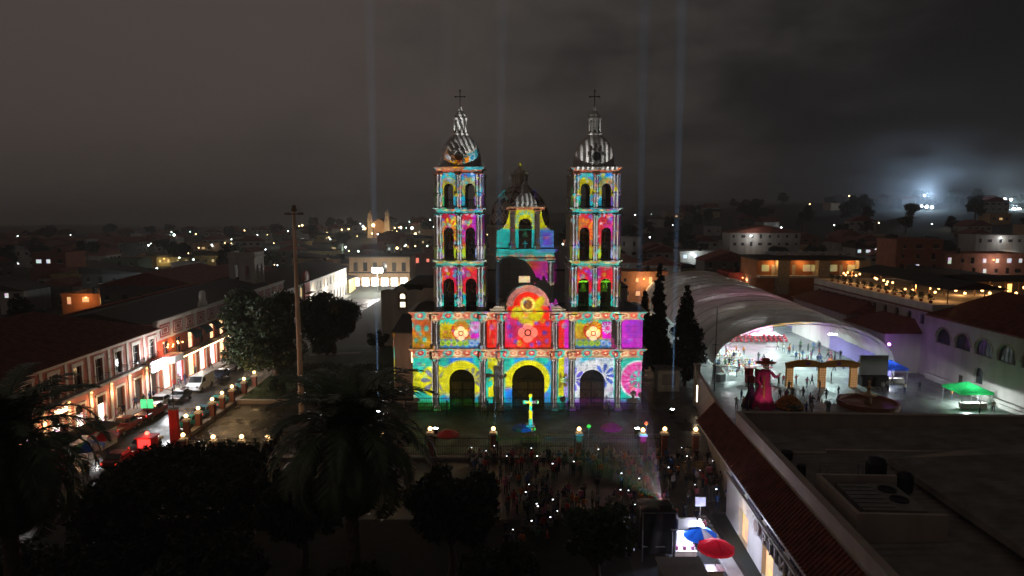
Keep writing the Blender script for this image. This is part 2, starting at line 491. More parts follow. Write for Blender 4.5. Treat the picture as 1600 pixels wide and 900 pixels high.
# local x = X-CX, local y = Y-FY (front at y=0, deeper = positive)
fw = MB()
HW = 15.25
DOORS = [(-8.75, 3.4, 3.8), (0.1, 4.3, 3.95), (8.65, 3.3, 3.8)]
fw.wall(-HW, HW, 0, 7.2, 0, 1.4, [(c, w, 0, zs, 1.0) for c, w, zs in DOORS], 14)
fw.wall(-HW, HW, 7.2, 12.6, 0.05, 1.4, [])
fw.box(-HW, -HW+1.2, 1.4, 11.5, 0, 12.6).box(HW-1.2, HW, 1.4, 11.5, 0, 12.6)
fw.box(-HW+1.2, HW-1.2, 10.3, 11.5, 0, 12.6)
fw.build('facade_wall', M['plaster'], church)
# ashlar quoins / base course
for x0, x1 in ((-HW-.08, -10.5), (-7.0, -2.1), (2.3, 6.9), (10.4, HW+.08)):
    MB().box(x0, x1, -0.14, 0.0, 0, 0.9).build('base_course', M['granite'], church)
b = MB().box(-HW-0.1, HW+0.1, 0.0, 11.6, 12.62, 12.95)
b.build('terrace_roof', M['roofdark'], church)
def cornice(z0, z1, y0, name='cornice', hw=HW):
    b = MB(); h = z1 - z0
    prof = [(0.0, 0.0, 0.12), (0.16, 0.22, 0.10), (0.30, 0.50, 0.20), (0.5, 0.78, 0.34), (0.78, 1.0, 0.62)]
    for _, (a, c, p) in enumerate(prof):
        pass
    steps = [(0.0, 0.18, 0.10), (0.18, 0.62, 0.05), (0.62, 0.75, 0.18), (0.75, 0.88, 0.36), (0.88, 1.0, 0.55)]
    for a, c, p in steps:
        b.box(-hw-p, hw+p, y0-p, y0+0.001*p+0.0, z0+h*a, z0+h*c)
        b.box(-hw-p, -hw, y0, y0+9, z0+h*a, z0+h*c)
        b.box(hw, hw+p, y0, y0+9, z0+h*a, z0+h*c)
    return b.build(name, M['plaster2'], church)
cornice(7.05, 8.35, 0.0); cornice(12.15, 13.3, 0.0)
def column_mesh(h, r, name, flutes=16):
    b = MB()
    b.box(-r*1.5, r*1.5, -r*1.5, r*1.5, 0, r*1.6)
    n = flutes*2
    prof = [(r*1.35, r*1.6), (r*1.35, r*2.0), (r*1.05, r*2.3)]
    b.lathe(prof, 16)
    vs, fs = [], []
    zs = [r*2.3, h*0.33, h - r*2.4]
    for i, z in enumerate(zs):
        t = 1.0 if i < 2 else 0.86
        for k in range(n):
            rr = r*t*(1.0 if k % 2 == 0 else 0.88); a = 2*PI*k/n
            vs.append((rr*math.cos(a), rr*math.sin(a), z))
    for i in range(len(zs)-1):
        for k in range(n):
            fs.append((i*n+k, i*n+(k+1) % n, (i+1)*n+(k+1) % n, (i+1)*n+k))
    b.add(vs, fs)
    b.lathe([(r*0.86, h-r*2.4), (r*1.0, h-r*2.3), (r*0.95, h-r*1.8), (r*1.35, h-r*0.9)], 16)
    b.box(-r*1.45, r*1.45, -r*1.45, r*1.45, h-r*0.9, h)
    return b.mesh(name, M['plaster2'])
colA = column_mesh(7.05, 0.30, 'column'); colB = column_mesh(3.78, 0.27, 'column_upper')
COLX = (-12.05, -5.8, -3.45, 3.65, 5.95, 12.05)
for x in COLX:
    link('column', colA, church, (x, -0.46, 0))
    link('column', colB, church, (x, -0.40, 8.36))
    for z0, z1 in ((7.07, 8.3), (12.17, 13.25)):      # entablature blocks over the columns
        MB().box(-0.56, 0.56, -0.80, -0.56, z0, z0+(z1-z0)*0.7).build('entablature_block', M['plaster2'], church, (x, 0, 0))
# doors: reveal, ironwork fan light, panelled leaves
for c, w, zs in DOORS:
    d = MB().wall(c-w/2+.02, c+w/2-.02, 0.02, 2.9, 0.95, 1.1, [])
    seg = 12
    for i in range(seg):
        a0, a1 = PI*i/seg, PI*(i+1)/seg
        q = lambda a: (c - (w/2-.02)*math.cos(a), zs + (w/2-.02)*math.sin(a))
        d.prism_xz([q(a0), q(a1), (q(a1)[0], 2.9), (q(a0)[0], 2.9)], 0.95, 1.1)
    dr = d.build('door', M['doorwood'], church)
    p = MB()
    for sx in (-1, 1):
        for k in range(3):
            z0 = 0.25 + k*1.15
            x0 = c + sx*0.12; x1 = c + sx*(w/2-0.22)
            p.box(min(x0, x1), max(x0, x1), 0.88, 0.95, z0, z0+0.95)
    p.build('door_panel', M['wood'], dr)
    f = MB()
    for i in range(13):
        a = PI*i/12
        f.tube((c, 0.8, zs), (c-(w/2-.05)*math.cos(a), 0.8, zs+(w/2-.05)*math.sin(a)), 0.03, n=5)
    for k in range(1, 4):
        r = (w/2)*k/3.6
        pts = [(c-r*math.cos(PI*i/12), 0.8, zs+r*math.sin(PI*i/12)) for i in range(13)]
        f.path(pts, [0.03]*13, 5)
    for i in range(int(w/0.2)):
        x = c-w/2+0.1+i*0.2
        f.tube((x, 0.8, 0.05), (x, 0.8, zs), 0.022, n=5)
    for s in (-1, 1):
        f.tube((c, 0.78, 1.0), (c+s*(w/2-.1), 0.78, 2.6), 0.035, n=5)
        f.tube((c, 0.78, 2.6), (c+s*(w/2-.1), 0.78, 1.0), 0.035, n=5)
    f.tube((c-w/2, 0.8, zs), (c+w/2, 0.8, zs), 0.06, n=6)
    f.build('iron_gate', M['iron'], church)
    a = MB()
    for i in range(14):
        a0, a1 = PI*i/14, PI*(i+1)/14
        q = lambda a, r: (c - r*math.cos(a), zs + r*math.sin(a))
        a.prism_xz([q(a0, w/2), q(a1, w/2), q(a1, w/2+.32), q(a0, w/2+.32)], -0.10, -0.003)
    a.build('arch_moulding', M['plaster2'], church)
# quatrefoil windows
def quatrefoil(r, y0, y1, n=40):
    pts = []
    for k in range(n):
        a = 2*PI*k/n
        rr = r*(0.74 + 0.26*abs(math.cos(2*a))**0.7)
        pts.append((rr*math.cos(a), rr*math.sin(a)))
    return MB().prism_xz(pts, y0, y1)
lit_q = emis('lit_quatrefoil_pane', (1.0, 0.62, 0.32), 1.25)
cen_q = emis('lit_centre_pane', (1.0, 0.55, 0.38), 0.42)
for x, z, r, mm in ((-8.8, 10.35, 0.95, lit_q), (0.05, 10.45, 1.3, cen_q), (8.7, 10.35, 0.95, lit_q)):
    fr = quatrefoil(r*1.42, -0.05, 0.04).build('quatrefoil_window', M['plaster2'], church, (x, 0, z))
    quatrefoil(r, -0.09, -0.052).build('pane', mm, fr)
    t = MB()
    for k in range(24):
        a0, a1 = 2*PI*k/24, 2*PI*(k+1)/24
        q = lambda a, rr: (rr*math.cos(a), rr*math.sin(a))
        t.prism_xz([q(a0, r*.24), q(a1, r*.24), q(a1, r*.36), q(a0, r*.36)], -0.16, -0.093)
    for k in range(4):
        a = PI/4 + k*PI/2
        t.tube((r*.36*math.cos(a), -.125, r*.36*math.sin(a)), (r*.7*math.cos(a), -.125, r*.7*math.sin(a)), 0.03, n=5)
    t.build('tracery', M['iron'] if mm is cen_q else M['wood'], fr)
# clock pediment
ped = MB()
PZ = 13.35; pr = 2.55
n = 20; cz = 14.05
pts = [(-3.1, PZ-.1)] + [(-pr*math.cos(PI*i/n), cz + pr*math.sin(PI*i/n)*0.96) for i in range(n+1)] + [(3.1, PZ-.1)]
ped.prism_xz(pts, -0.12, 0.9)
pd = ped.build('clock_pediment', M['plaster'], church)
b = MB()
for i in range(n):
    a0, a1 = PI*i/n, PI*(i+1)/n
    q = lambda a, rr: (-rr*math.cos(a), cz + rr*math.sin(a)*0.96)
    b.prism_xz([q(a0, pr*.99), q(a1, pr*.99), q(a1, pr*1.14), q(a0, pr*1.14)], -0.42, 0.95)
    b.prism_xz([q(a0, pr*.74), q(a1, pr*.74), q(a1, pr*.80), q(a0, pr*.80)], -0.24, -0.122)
b.build('archivolt', M['plaster2'], pd)
b = MB()
for i in range(15):
    a = PI*(i+0.5)/15
    x, z = -pr*.9*math.cos(a), cz + pr*.9*math.sin(a)*.96
    for k in range(10):
        a0, a1 = 2*PI*k/10, 2*PI*(k+1)/10
        b.prism_xz([(x+.1*math.cos(a0), z+.1*math.sin(a0)), (x+.1*math.cos(a1), z+.1*math.sin(a1)), (x+.17*math.cos(a1), z+.17*math.sin(a1)), (x+.17*math.cos(a0), z+.17*math.sin(a0))], -.22, -.122)
b.build('scroll_ornament', M['plaster2'], pd)
ck = MB()
ck.prism_xz([(0.82*math.cos(2*PI*k/28), 0.82*math.sin(2*PI*k/28)) for k in range(28)], -0.2, -0.122)
ckf = ck.build('clock', M['cream'], pd, (0, 0, 14.25))
b = MB()
b.prism_xz([(0.6*math.cos(2*PI*k/24), 0.6*math.sin(2*PI*k/24)) for k in range(24)], -0.215, -0.203)
b.build('clock_face', M['plaster2'], ckf)
b = MB()
for k in range(12):
    a = 2*PI*k/12
    b.tube((.42*math.cos(a), -.225, .42*math.sin(a)), (.56*math.cos(a), -.225, .56*math.sin(a)), .025, n=4)
b.tube((0, -.235, 0), (0.22, -.235, -0.2), .03, n=4).tube((0, -.235, 0), (-0.36, -.235, 0.22), .025, n=4)
b.build('clock_hands', M['iron'], ckf)
for s in (-1, 1):
    b = MB()
    pts = [(s*3.1, PZ-.02), (s*4.6, PZ-.02), (s*4.6, PZ+.35), (s*4.2, PZ+.7), (s*3.6, PZ+.62), (s*3.3, PZ+1.1), (s*2.75, PZ+1.0)]
    b.prism_xz(pts, -0.1, 0.5)
    b.box(min(s*2.9, s*5.0), max(s*2.9, s*5.0), -0.3, 0.6, PZ+.1, PZ+.3)
    b.build('scroll_bracket', M['plaster2'], pd)
    u = MB().box(-.35, .35, -.35, .35, 0, .55)
    u.lathe([(.12, .55), (.16, .7), (.36, .95), (.40, 1.2), (.28, 1.4), (.14, 1.5), (.2, 1.62), (.05, 1.9)], 12)
    u.build('urn_finial', M['plaster2'], church, (s*3.75, 0.9, 12.98))
# small warm lamp boxes on the corners
for s in (-1, 1):
    b = MB().box(-.18, .18, -.2, .2, 0, 1.5)
    o = b.build('corner_sconce', emis('sconce_glow', (1.0, 0.55, 0.25), 5.0) if s < 0 else M['plaster2'], church, (s*(HW+.28), 2.0, 6.0))
# ---------------- towers
def ring_wall(b, hw, z0, z1, th, ops):
    b.wall(-hw, hw, z0, z1, -hw, -hw+th, ops)
    b.wall(-hw, hw, z0, z1, hw-th, hw, ops)
    t = MB().wall(-hw+th, hw-th, z0, z1, -hw, -hw+th, [o for o in ops]); b.merge(t, Matrix.Rotation(PI/2, 4, 'Z'))
    t = MB().wall(-hw+th, hw-th, z0, z1, -hw, -hw+th, [o for o in ops]); b.merge(t, Matrix.Rotation(-PI/2, 4, 'Z'))
def square_band(b, hw, z0, z1):
    b.box(-hw, hw, -hw, hw, z0, z1)
def ring_band(b, hw, inn, z0, z1):
    b.box(-hw, hw, -hw, -inn, z0, z1).box(-hw, hw, inn, hw, z0, z1).box(-hw, -inn, -inn, inn, z0, z1).box(inn, hw, -inn, inn, z0, z1)
STG = [(12.95, 19.15, 19.95, 3.12, 1.45, 16.75), (19.95, 26.05, 26.85, 3.03, 1.30, 23.6), (26.85, 31.35, 32.15, 2.93, 1.25, 29.4)]
tcols = {}
for i, (z0, zc, z1, hw, aw, zs) in enumerate(STG):
    tcols[i] = column_mesh(zc - z0 - 1.55, 0.21, 'tower_column_%d' % i, 10)
def bell_tower(sx, label):
    tw = MB()
    for z0, zc, z1, hw, aw, zs in STG:
        off = hw*0.475
        ring_wall(tw, hw, z0, zc+.02, 0.75, [(-off, aw, z0+0.02, zs, 1.0), (off, aw, z0+0.02, zs, 1.0)])
    t = tw.build('bell_tower', M['plaster'], church, (sx, 4.65, 0))
    t['label'] = label
    for i, (z0, zc, z1, hw, aw, zs) in enumerate(STG):
        b = MB(); h = z1 - zc
        for a, c, p in ((0, .2, .08), (.2, .6, .03), (.6, .78, .2), (.78, 1, .42)):
            square_band(b, hw+p, zc+.02+h*a, zc+.02+h*c)
        b.build('cornice', M['plaster2'], t)
        # pedestals and columns on each side, in pairs at the corners and the middle
        pm_ = MB().box(-.33, .33, -.34, -.002, 0, 1.5).box(-.38, .38, -.40, -.003, 1.38, 1.5).mesh('pedestal', M['plaster2'])
        for k in range(4):
            for x in (-hw+.28, 0, hw-.28):
                link('pedestal', pm_, t, Matrix.Rotation(k*PI/2, 3, 'Z') @ Vector((x, -hw, z0)), k*PI/2)
        for k in range(4):
            a = k*PI/2
            for x in (-hw+.12, -hw+.56, -.16, .16, hw-.56, hw-.12):
                p = Matrix.Rotation(a, 3, 'Z') @ Vector((x, -hw-.2, z0+1.51))
                link('column', tcols[i], t, p)
        # rail across each opening
        rl = MB()
        for k in range(4):
            p2 = MB(); off = hw*.475
            for s in (-1, 1):
                p2.tube((s*off-aw/2, -hw+.3, z0+1.05), (s*off+aw/2, -hw+.3, z0+1.05), .035, n=5)
                for j in range(5):
                    x = s*off-aw/2+aw*(j+.5)/5
                    p2.tube((x, -hw+.3, z0), (x, -hw+.3, z0+1.05), .02, n=4)
            rl.merge(p2, Matrix.Rotation(k*PI/2, 4, 'Z'))
        rl.build('railing', M['iron'], t)
    # bells on the first and second stage
    for z, r in ((15.6, 0.62), (22.4, 0.5)):
        for s in (-1, 1):
            bl = MB().lathe([(r, 0), (r*.86, .18), (r*.6, .5*r/.62), (r*.52, .95*r/.62), (r*.35, 1.15*r/.62), (.05, 1.2*r/.62)], 16)
            bl.box(-.8, .8, -.07, .07, 1.2*r/.62, 1.2*r/.62+.22)
            bl.build('bell', mat('bronze', (.26, .22, .10), .4, .3, 4, metal=.6), t, (s*1.4, -1.6, z))
    b = MB()
    for z in (18.0, 24.8): b.box(-2.4, 2.4, -1.75, -1.45, z, z+.2)
    b.build('bell_beam', M['wood'], t)
    # dome
    b = MB()
    b.lathe([(2.95, 32.17), (2.95, 32.5), (2.75, 32.55)], 32)
    vs, fs = [], []; N = 48
    prof = [(2.72, 32.5), (2.74, 33.2), (2.66, 34.0), (2.42, 34.8), (2.02, 35.5), (1.5, 36.1), (1.02, 36.5)]
    for r, z in prof:
        for k in range(N):
            a = 2*PI*k/N; rr = r*(1.0 + (.015 if k % 6 == 0 else 0))
            vs.append((rr*math.cos(a), rr*math.sin(a), z))
    for i in range(len(prof)-1):
        for k in range(N): fs.append((i*N+k, i*N+(k+1) % N, (i+1)*N+(k+1) % N, (i+1)*N+k))
    b.add(vs, fs)
    dm = b.build('dome', M['plaster'], t, smooth=False); smooth_angle(dm, 30)
    o = MB()
    o.prism_xz([(.78*math.cos(2*PI*k/18), .78*math.sin(2*PI*k/18)) for k in range(18)], -3.0, -2.2)
    for k in range(8):
        a = 2*PI*k/8
        o.cbox(.9*math.cos(a), -2.85, .9*math.sin(a), .34, .5, .34)
    ow = o.build('oculus', M['granite'], t, (0, 0, 33.55))
    MB().prism_xz([(.58*math.cos(2*PI*k/18), .58*math.sin(2*PI*k/18)) for k in range(18)], -3.03, -3.003).build('oculus_opening', M['darkin'], t, (0, 0, 33.55))
    # lantern
    b = MB().lathe([(1.08, 36.45), (1.08, 36.75)], 16)
    for k in range(8):
        a = 2*PI*(k+.5)/8
        b.tube((.82*math.cos(a), .82*math.sin(a), 36.75), (.78*math.cos(a), .78*math.sin(a), 38.55), .15, .13, 8)
    b.lathe([(.5, 36.75), (.5, 38.55)], 12)
    b.lathe([(.98, 38.55), (1.02, 38.75), (.8, 38.85)], 16)
    b.lathe([(.8, 38.85), (.72, 39.2), (.42, 39.55), (.25, 39.75), (.3, 39.95), (.24, 40.2), (.06, 40.35)], 16)
    b.build('lantern', M['plaster'], t)
    b = MB().box(-.05, .05, -.05, .05, 40.3, 42.4).box(-.62, .62, -.05, .05, 41.55, 41.66)
    for x, z in ((-.62, 41.6), (.62, 41.6), (0, 42.4)): b.cbox(x, 0, z, .2, .1, .2)
    b.build('cross', M['iron'], t)
    return t
bell_tower(-9.0, 'west bell tower with tilted light stripes on its dome')
bell_tower(9.0, 'east bell tower with upright light stripes on its dome')
# ---------------- gable wall behind the pediment, and nave
gy = 9.3
gb = MB()
gx = -.15
gb.wall(-4.2+gx, 4.2+gx, 12.95, 20.8, gy, gy+1.3, [])
pts_l = [(-4.1+gx, 20.8), (-4.1+gx, 23.6)] + [(-4.1+gx+1.75*math.sin(PI/2*i/8), 23.6+2.9*(1-math.cos(PI/2*i/8))) for i in range(1, 9)] + [(-2.35+gx, 20.8)]
gb.prism_xz(pts_l, gy+.1, gy+1.1)
pts_r = [(4.1+gx-(x-gx+4.1), z) for x, z in pts_l]
gb.prism_xz(pts_r, gy+.1, gy+1.1)
gb.wall(-2.34+gx, 2.34+gx, 20.8, 26.6, gy, gy+1.2, [(gx, 1.9, 20.82, 24.4, 1.0)])
gt = gb.build('gable', M['plaster'], church)
for z0, z1, h in ((20.4, 20.95, 4.45), (19.3, 19.6, 4.25), (26.6, 27.15, 2.75)):
    b = MB()
    for a, c, p in ((0, .5, 0), (.5, 1, .25)):
        b.box(-h+gx-p, h+gx+p, gy-.25-p, gy+.0, z0+(z1-z0)*a, z0+(z1-z0)*c)
    if h < 3: b.box(-2.7+gx, 2.7+gx, gy-.3, gy+1.5, 27.16, 27.3)
    b.build('cornice', M['plaster2'], gt)
for x in (-3.75, 3.75):
    link('column', column_mesh(6.3, .34, 'gable_column_low'), gt, (x+gx, gy-.36, 13.0))
for x in (-1.75, 1.75):
    link('column', column_mesh(5.5, .3, 'gable_column_high'), gt, (x+gx, gy-.32, 21.0))
b = MB().lathe([(1.75, 27.3), (1.7, 27.7), (1.25, 28.4), (.75, 28.9), (.62, 29.0), (.6, 30.1), (.3, 30.5), (.05, 30.8)], 8, gx, gy+.6, 0, PI/8)
b.build('cupola', M['plaster2'], gt)
b = MB().box(-.04, .04, -.04, .04, 0, 1.2).box(-.35, .35, -.04, .04, .75, .83)
b.build('cross', M['cream'], gt, (gx, gy-.1, 20.95))
for x in (-3.2, 3.2):
    b = MB()
    for r in (.75, .45):
        b.box(x-r, x+r, gy+.04, gy+.098, 22.1-r+.0, 22.1-r+.12).box(x-r, x+r, gy+.04, gy+.098, 22.1+r-.12, 22.1+r)
        b.box(x-r, x-r+.12, gy+.04, gy+.098, 22.1-r+.12, 22.1+r-.12).box(x+r-.12, x+r, gy+.04, gy+.098, 22.1-r+.12, 22.1+r-.12)
    b.build('relief_panel', M['plaster2'], gt, (gx, 0, 0))
bl = MB().lathe([(.5, 0), (.42, .15), (.3, .5), (.25, .8), (.05, 1.0)], 14)
bl.build('bell', mat('bronze'), gt, (gx, gy+.6, 22.6))
MB().box(-1.0, 1.0, .5, .7, 23.6, 23.8).build('bell_beam', M['wood'], gt, (gx, gy, 0))
# big lit window over the terrace
b = MB().box(-.8, .8, gy-.04, gy-.002, 17.2, 18.1)
b.build('lit_window', shop_light('gable_window_light', (1.0, .72, .42), 1.1, 4), gt, (gx-.1, 0, -1.1))
# nave body, transept and balustrades
b = MB().box(-6.5, 6.3, 10.65, 55, 0, 17.6).box(-15.1, -6.5, 11.7, 52, 0, 15.0).box(6.3, 15.1, 11.7, 52, 0, 15.0)
b.build('nave', M['tan'], church)
b = MB().box(-6.6, 6.4, 10.7, 55.1, 17.6, 17.9).box(-15.2, -6.6, 11.65, 52.1, 15.0, 15.3).box(6.4, 15.2, 11.65, 52.1, 15.0, 15.3)
b.build('nave_roof', M['roofdark'], church)
for x0, x1 in ((-6.4, -4.5), (4.3, 6.2)):
    b = MB()
    b.box(x0, x1, 10.7, 10.95, 20.9, 21.05).box(x0, x1, 10.66, 11, 19.6, 19.8)
    k = int((x1-x0)/.28)
    for i in range(k):
        b.lathe([(.07, 0), (.1, .35), (.06, .6), (.08, 1.1)], 8, x0+.14+i*.28, 10.82, 19.8)
    b.box(x0, x1, 10.66, 11.3, 17.9, 19.6)
    b.build('balustrade', M['plaster2'], church)
# big dome with diamond tile relief
dx, dy = 1.35-CX, 122-FY
b = MB().lathe([(5.9, 17.5), (5.9, 23.2), (6.15, 23.3), (6.15, 23.8), (5.7, 23.85)], 8, dx, dy, 0, PI/8)
b.build('dome_drum', M['tan'], church)
b = MB(); N = 8; m = 10
R0, ZB, HT = 5.6, 23.8, 6.6
pf = [(R0*math.cos(t*1.30), ZB + HT*math.sin(t*1.30)/math.sin(1.30)) for t in [i/m for i in range(m+1)]]
b.lathe(pf, 8, dx, dy, 0, PI/8)
big = b.build('main_dome', mat('dome_tile_dark', (.13, .085, .065), .5, .25, 1.5), church)
dia = MB(); rib = MB()
def dome_pt(k, s, t, off):
    r, z = R0*math.cos(t*1.30)+off, ZB + (HT+off*.6)*math.sin(t*1.30)/math.sin(1.30)
    a0, a1 = PI/8+2*PI*k/8, PI/8+2*PI*(k+1)/8
    p = Vector((math.cos(a0), math.sin(a0), 0)).lerp(Vector((math.cos(a1), math.sin(a1), 0)), s)
    return Vector((dx+p.x*r, dy+p.y*r, z))
for k in range(8):
    for row in range(4):
        t0, t1 = .03+row*.235, .03+(row+1)*.235
        ncol = 2 if row < 3 else 1
        for c in range(ncol):
            s0, s1 = c/ncol, (c+1)/ncol
            for rr0, rr1 in ((1.0, .72), (.46, .2)):
                sm, tm = (s0+s1)/2, (t0+t1)/2; hs, ht = (s1-s0)/2, (t1-t0)/2
                o4 = [(sm-hs*rr0, tm), (sm, tm+ht*rr0), (sm+hs*rr0, tm), (sm, tm-ht*rr0)]
                i4 = [(sm-hs*rr1, tm), (sm, tm+ht*rr1), (sm+hs*rr1, tm), (sm, tm-ht*rr1)]
                for q in range(4):
                    q2 = (q+1) % 4
                    dia.quad(dome_pt(k, *o4[q], .06), dome_pt(k, *o4[q2], .06), dome_pt(k, *i4[q2], .07), dome_pt(k, *i4[q], .07))
    rib.path([dome_pt(k, 0, i/10, .08) for i in range(11)], [.13]*11, 6)
o = dia.build('diamond_tile_inlay', mat('dome_tile_pale', (.74, .62, .52), .5, .2, 2), big); o['kind'] = 'stuff'
rib.build('dome_rib', M['plaster2'], big)
b = MB().lathe([(1.5, 30.2), (1.5, 30.6)], 8, dx, dy, 0, PI/8)
for k in range(8):
    a = 2*PI*k/8
    b.tube((dx+1.15*math.cos(a), dy+1.15*math.sin(a), 30.6), (dx+1.3*math.cos(a), dy+1.3*math.sin(a), 32.6), .2, .18, 8)
b.lathe([(.7, 30.6), (.7, 32.6)], 8, dx, dy).lathe([(1.65, 32.6), (1.7, 32.9), (1.2, 33.0), (.7, 33.6), (.2, 34.1)], 8, dx, dy)
b.ball((dx, dy, 34.4), .35)
b.build('lantern', M['plaster2'], church)
# pinkish stair annex by the facade
an = thing('annex', 'plain pink annex with dark sloped roof beside the church front', 'building', (-15.0, 95.2, 0))
b = MB().box(-1.7, 1.55, -1.0, 9, 0.9, 9.4)
b.build('wall', M['flank'], an)
MB().box(-1.78, 1.55, -1.08, 9.1, 0, .9).build('base', M['granite'], an)
MB().prism_yz([(-1.25, 9.4), (9.1, 9.4), (9.1, 10.6), (-1.25, 9.6)], -1.9, 1.6).build('roof', M['roofdark'], an)
# whitewashed chapel with scalloped parapet and lit arch windows
ch = thing('chapel', 'whitewashed chapel with scalloped parapet and two glowing arched windows', 'chapel', (-18.4, 127, 0))
def arcpts(cx, r, z, n=6):
    return [(cx + r*math.cos(PI*i/n), z + r*.7*math.sin(PI*i/n)) for i in range(n+1)]
b = MB().wall(-6.2, 9.0, 0, 9.8, 0, .8, [(-2.15, 1.0, 8.2, 9.2, 0), (3.35, 1.1, 8.2, 9.2, 0)])
b.box(-6.2, -5.5, .8, 20, 0, 9.8)
b.wall(-6.2, 9.0, 9.8, 11.0, 0, .8, [(-2.15, 1.0, 9.81, 10.3, 1.0), (3.35, 1.1, 9.81, 10.3, 1.0)])
top = [(-6.2, 11.0), (-6.2, 11.2)]
for i in range(6):
    x0 = -6.2+i*2.5
    for k in range(7):
        t = k/6
        top.append((x0+2.5*t, 11.3 + .9*math.sin(PI*t) if i % 2 else 11.3 - .0 + .25*math.sin(PI*t)))
top += [(8.8, 11.0)]
b.prism_xz(top, .001, .55)
b.build('wall', M['whitewash'], ch)
for x, w in ((-2.15, 1.0), (3.35, 1.1)):
    f = MB(); 
    f.wall(x-w/2-.35, x+w/2+.35, 7.8, 11.0, -.12, -.003, [(x, w, 8.2, 10.3, 1.0)])
    wn_ = f.build('window', M['tan'], ch)
    MB().box(x-w/2, x+w/2, .35, .4, 8.2, 10.9).build('pane', emis('chapel_window_light', (1.0, .88, .62), 2.2), wn_)
MB().box(-5.5, 9, .8, 20, 10.2, 10.5).prism_xz([(-5, 10.5), (8.5, 10.5), (5, 12.3), (-2, 12.3)], 2.5, 20).build('roof', M['roofdark'], ch)

# ================================================================== atrium things
def prow(n=30):
    b = MB()
    b.tube((-13.6-CX, 0, 1.95), (17.5-CX, 0, 1.95), .05, n=6).tube((-13.6-CX, 0, .8), (17.5-CX, 0, .8), .035, n=5)
    return b
rail = thing('church_railing', 'black iron railing close along the church front', 'railing', (CX, 85.9, 0))
segs = [(-15.8, -10.8), (-6.8, -2.6), (-2.4, 6.5), (6.7, 15.6)]
for x0, x1 in ((-15.8, -10.5), (-10.5, -5.2), (-5.2, 0.1), (0.1, 5.3), (5.3, 10.5), (10.5, 15.6)):
    b = MB()
    b.tube((x0, 0, 1.75), (x1, 0, 1.75), .045, n=6).tube((x0, 0, .7), (x1, 0, .7), .035, n=5)
    k = int((x1-x0)/.26)
    for i in range(k):
        x = x0 + (x1-x0)*(i+.5)/k
        b.tube((x, 0, .0), (x, 0, 1.95), .022, n=4)
    b.tube((x0, 0, 0), (x0, 0, 2.1), .08, n=6)
    b.build('railing_panel', M['iron'], rail)
# stone cross
sc_ = thing('atrium_cross', 'stone atrium cross on stepped pedestal lit by the show', 'cross', (2.15, 76.7, 0))
sc_.scale = (.85, .85, .85)
b = MB().box(-1.1, 1.1, -1.1, 1.1, 0, .35).box(-.8, .8, -.8, .8, .35, .7).box(-.5, .5, -.5, .5, .7, 2.1).box(-.62, .62, -.62, .62, 2.1, 2.3)
b.build('pedestal', M['concrete'], sc_)
b = MB().lathe([(.34, 2.3), (.3, 2.6), (.24, 3.4), (.3, 4.2), (.2, 4.3)], 10)
b.build('shaft', M['plaster'], sc_)
b = MB().box(-.17, .17, -.15, .15, 4.3, 6.3).box(-.85, -.17, -.15, .15, 5.25, 5.6).box(.17, .85, -.15, .15, 5.25, 5.6)
for x, z in ((-.85, 5.42), (.85, 5.42), (0, 6.3)):
    b.prism_xz([(x+.26*math.cos(2*PI*k/10), z+.26*math.sin(2*PI*k/10)) for k in range(10)], -.17, .17)
b.build('cross', M['plaster'], sc_)
# lamp pillars
def pillar_proto(h, lab):
    p = thing('lamp_pillar', lab, 'lamp pillar', (0, 0, 0))
    b = MB().box(-.3, .3, -.3, .3, .25, h-.25).box(-.4, .4, -.4, .4, 0, .25)
    b.build('shaft', M['brickp'], p)
    MB().box(-.42, .42, -.42, .42, h-.25, h-.1).box(-.34, .34, -.34, .34, h-.1, h).build('cap', M['cream'], p)
    b = MB().lathe([(.09, h), (.07, h+.12), (.12, h+.16)], 10).ball((0, 0, h+.36), .23, 14, 8)
    b.m = [0]*(10*2+2) + [1]*(len(b.f)-22)
    b.build('globe_lamp', [M['iron'], M['globe']], p, smooth=True)
    return p
GLOW = (1.0, 0.62, 0.28)
def place_pillar(proto, loc, h, label, group, power=60, first=[set()]):
    o = proto if id(proto) not in first[0] else copy_tree(proto)
    first[0].add(id(proto))
    o.location = loc
    o['label'] = label
    if group: o['group'] = group
    lamp('POINT', 'globe_light', (0, 0, h+.78), power, GLOW, o, .12)
    return o
P33 = pillar_proto(2.95, 'x'); P26 = pillar_proto(2.25, 'x')
GF = 'lamp pillars of the atrium front fence'; GS = 'lamp pillars along the shop street'; GL = 'lamp pillars round the wet sunken paving'
for x, y in ((-8.8, 71.0), (-2.0, 71.0), (7.2, 70.9)):
    place_pillar(P33, (x, y, 0), 2.95, 'brick lamp pillar facing the dark crowd in the atrium front fence', GF, 16)
for x, y in ((14.0, 70.6), (16.4, 70.9), (19.7, 70.8)):
    place_pillar(P33, (x, y, 0), 2.95, 'brick lamp pillar of the close-set group at the alley end of the front fence', GF, 26)
for x, y in ((-35.4, 71.0), (-31.9, 70.4), (-28.9, 70.5), (-26.1, 70.5), (-14.0, 71.0)):
    place_pillar(P26, (x, y, 0), 2.25, 'short brick lamp pillar on the front side of the wet sunken paving', GL, 45)
for x, y in ((-38.1, 77.7), (-38.0, 80.8), (-38.1, 84.7), (-37.9, 87.7), (-37.7, 90.9), (-37.9, 95.1), (-37.9, 99.0)):
    place_pillar(P26, (-38.25, y, 0.0), 2.25, 'brick lamp pillar of the low wall along the shop street', GS, 70)
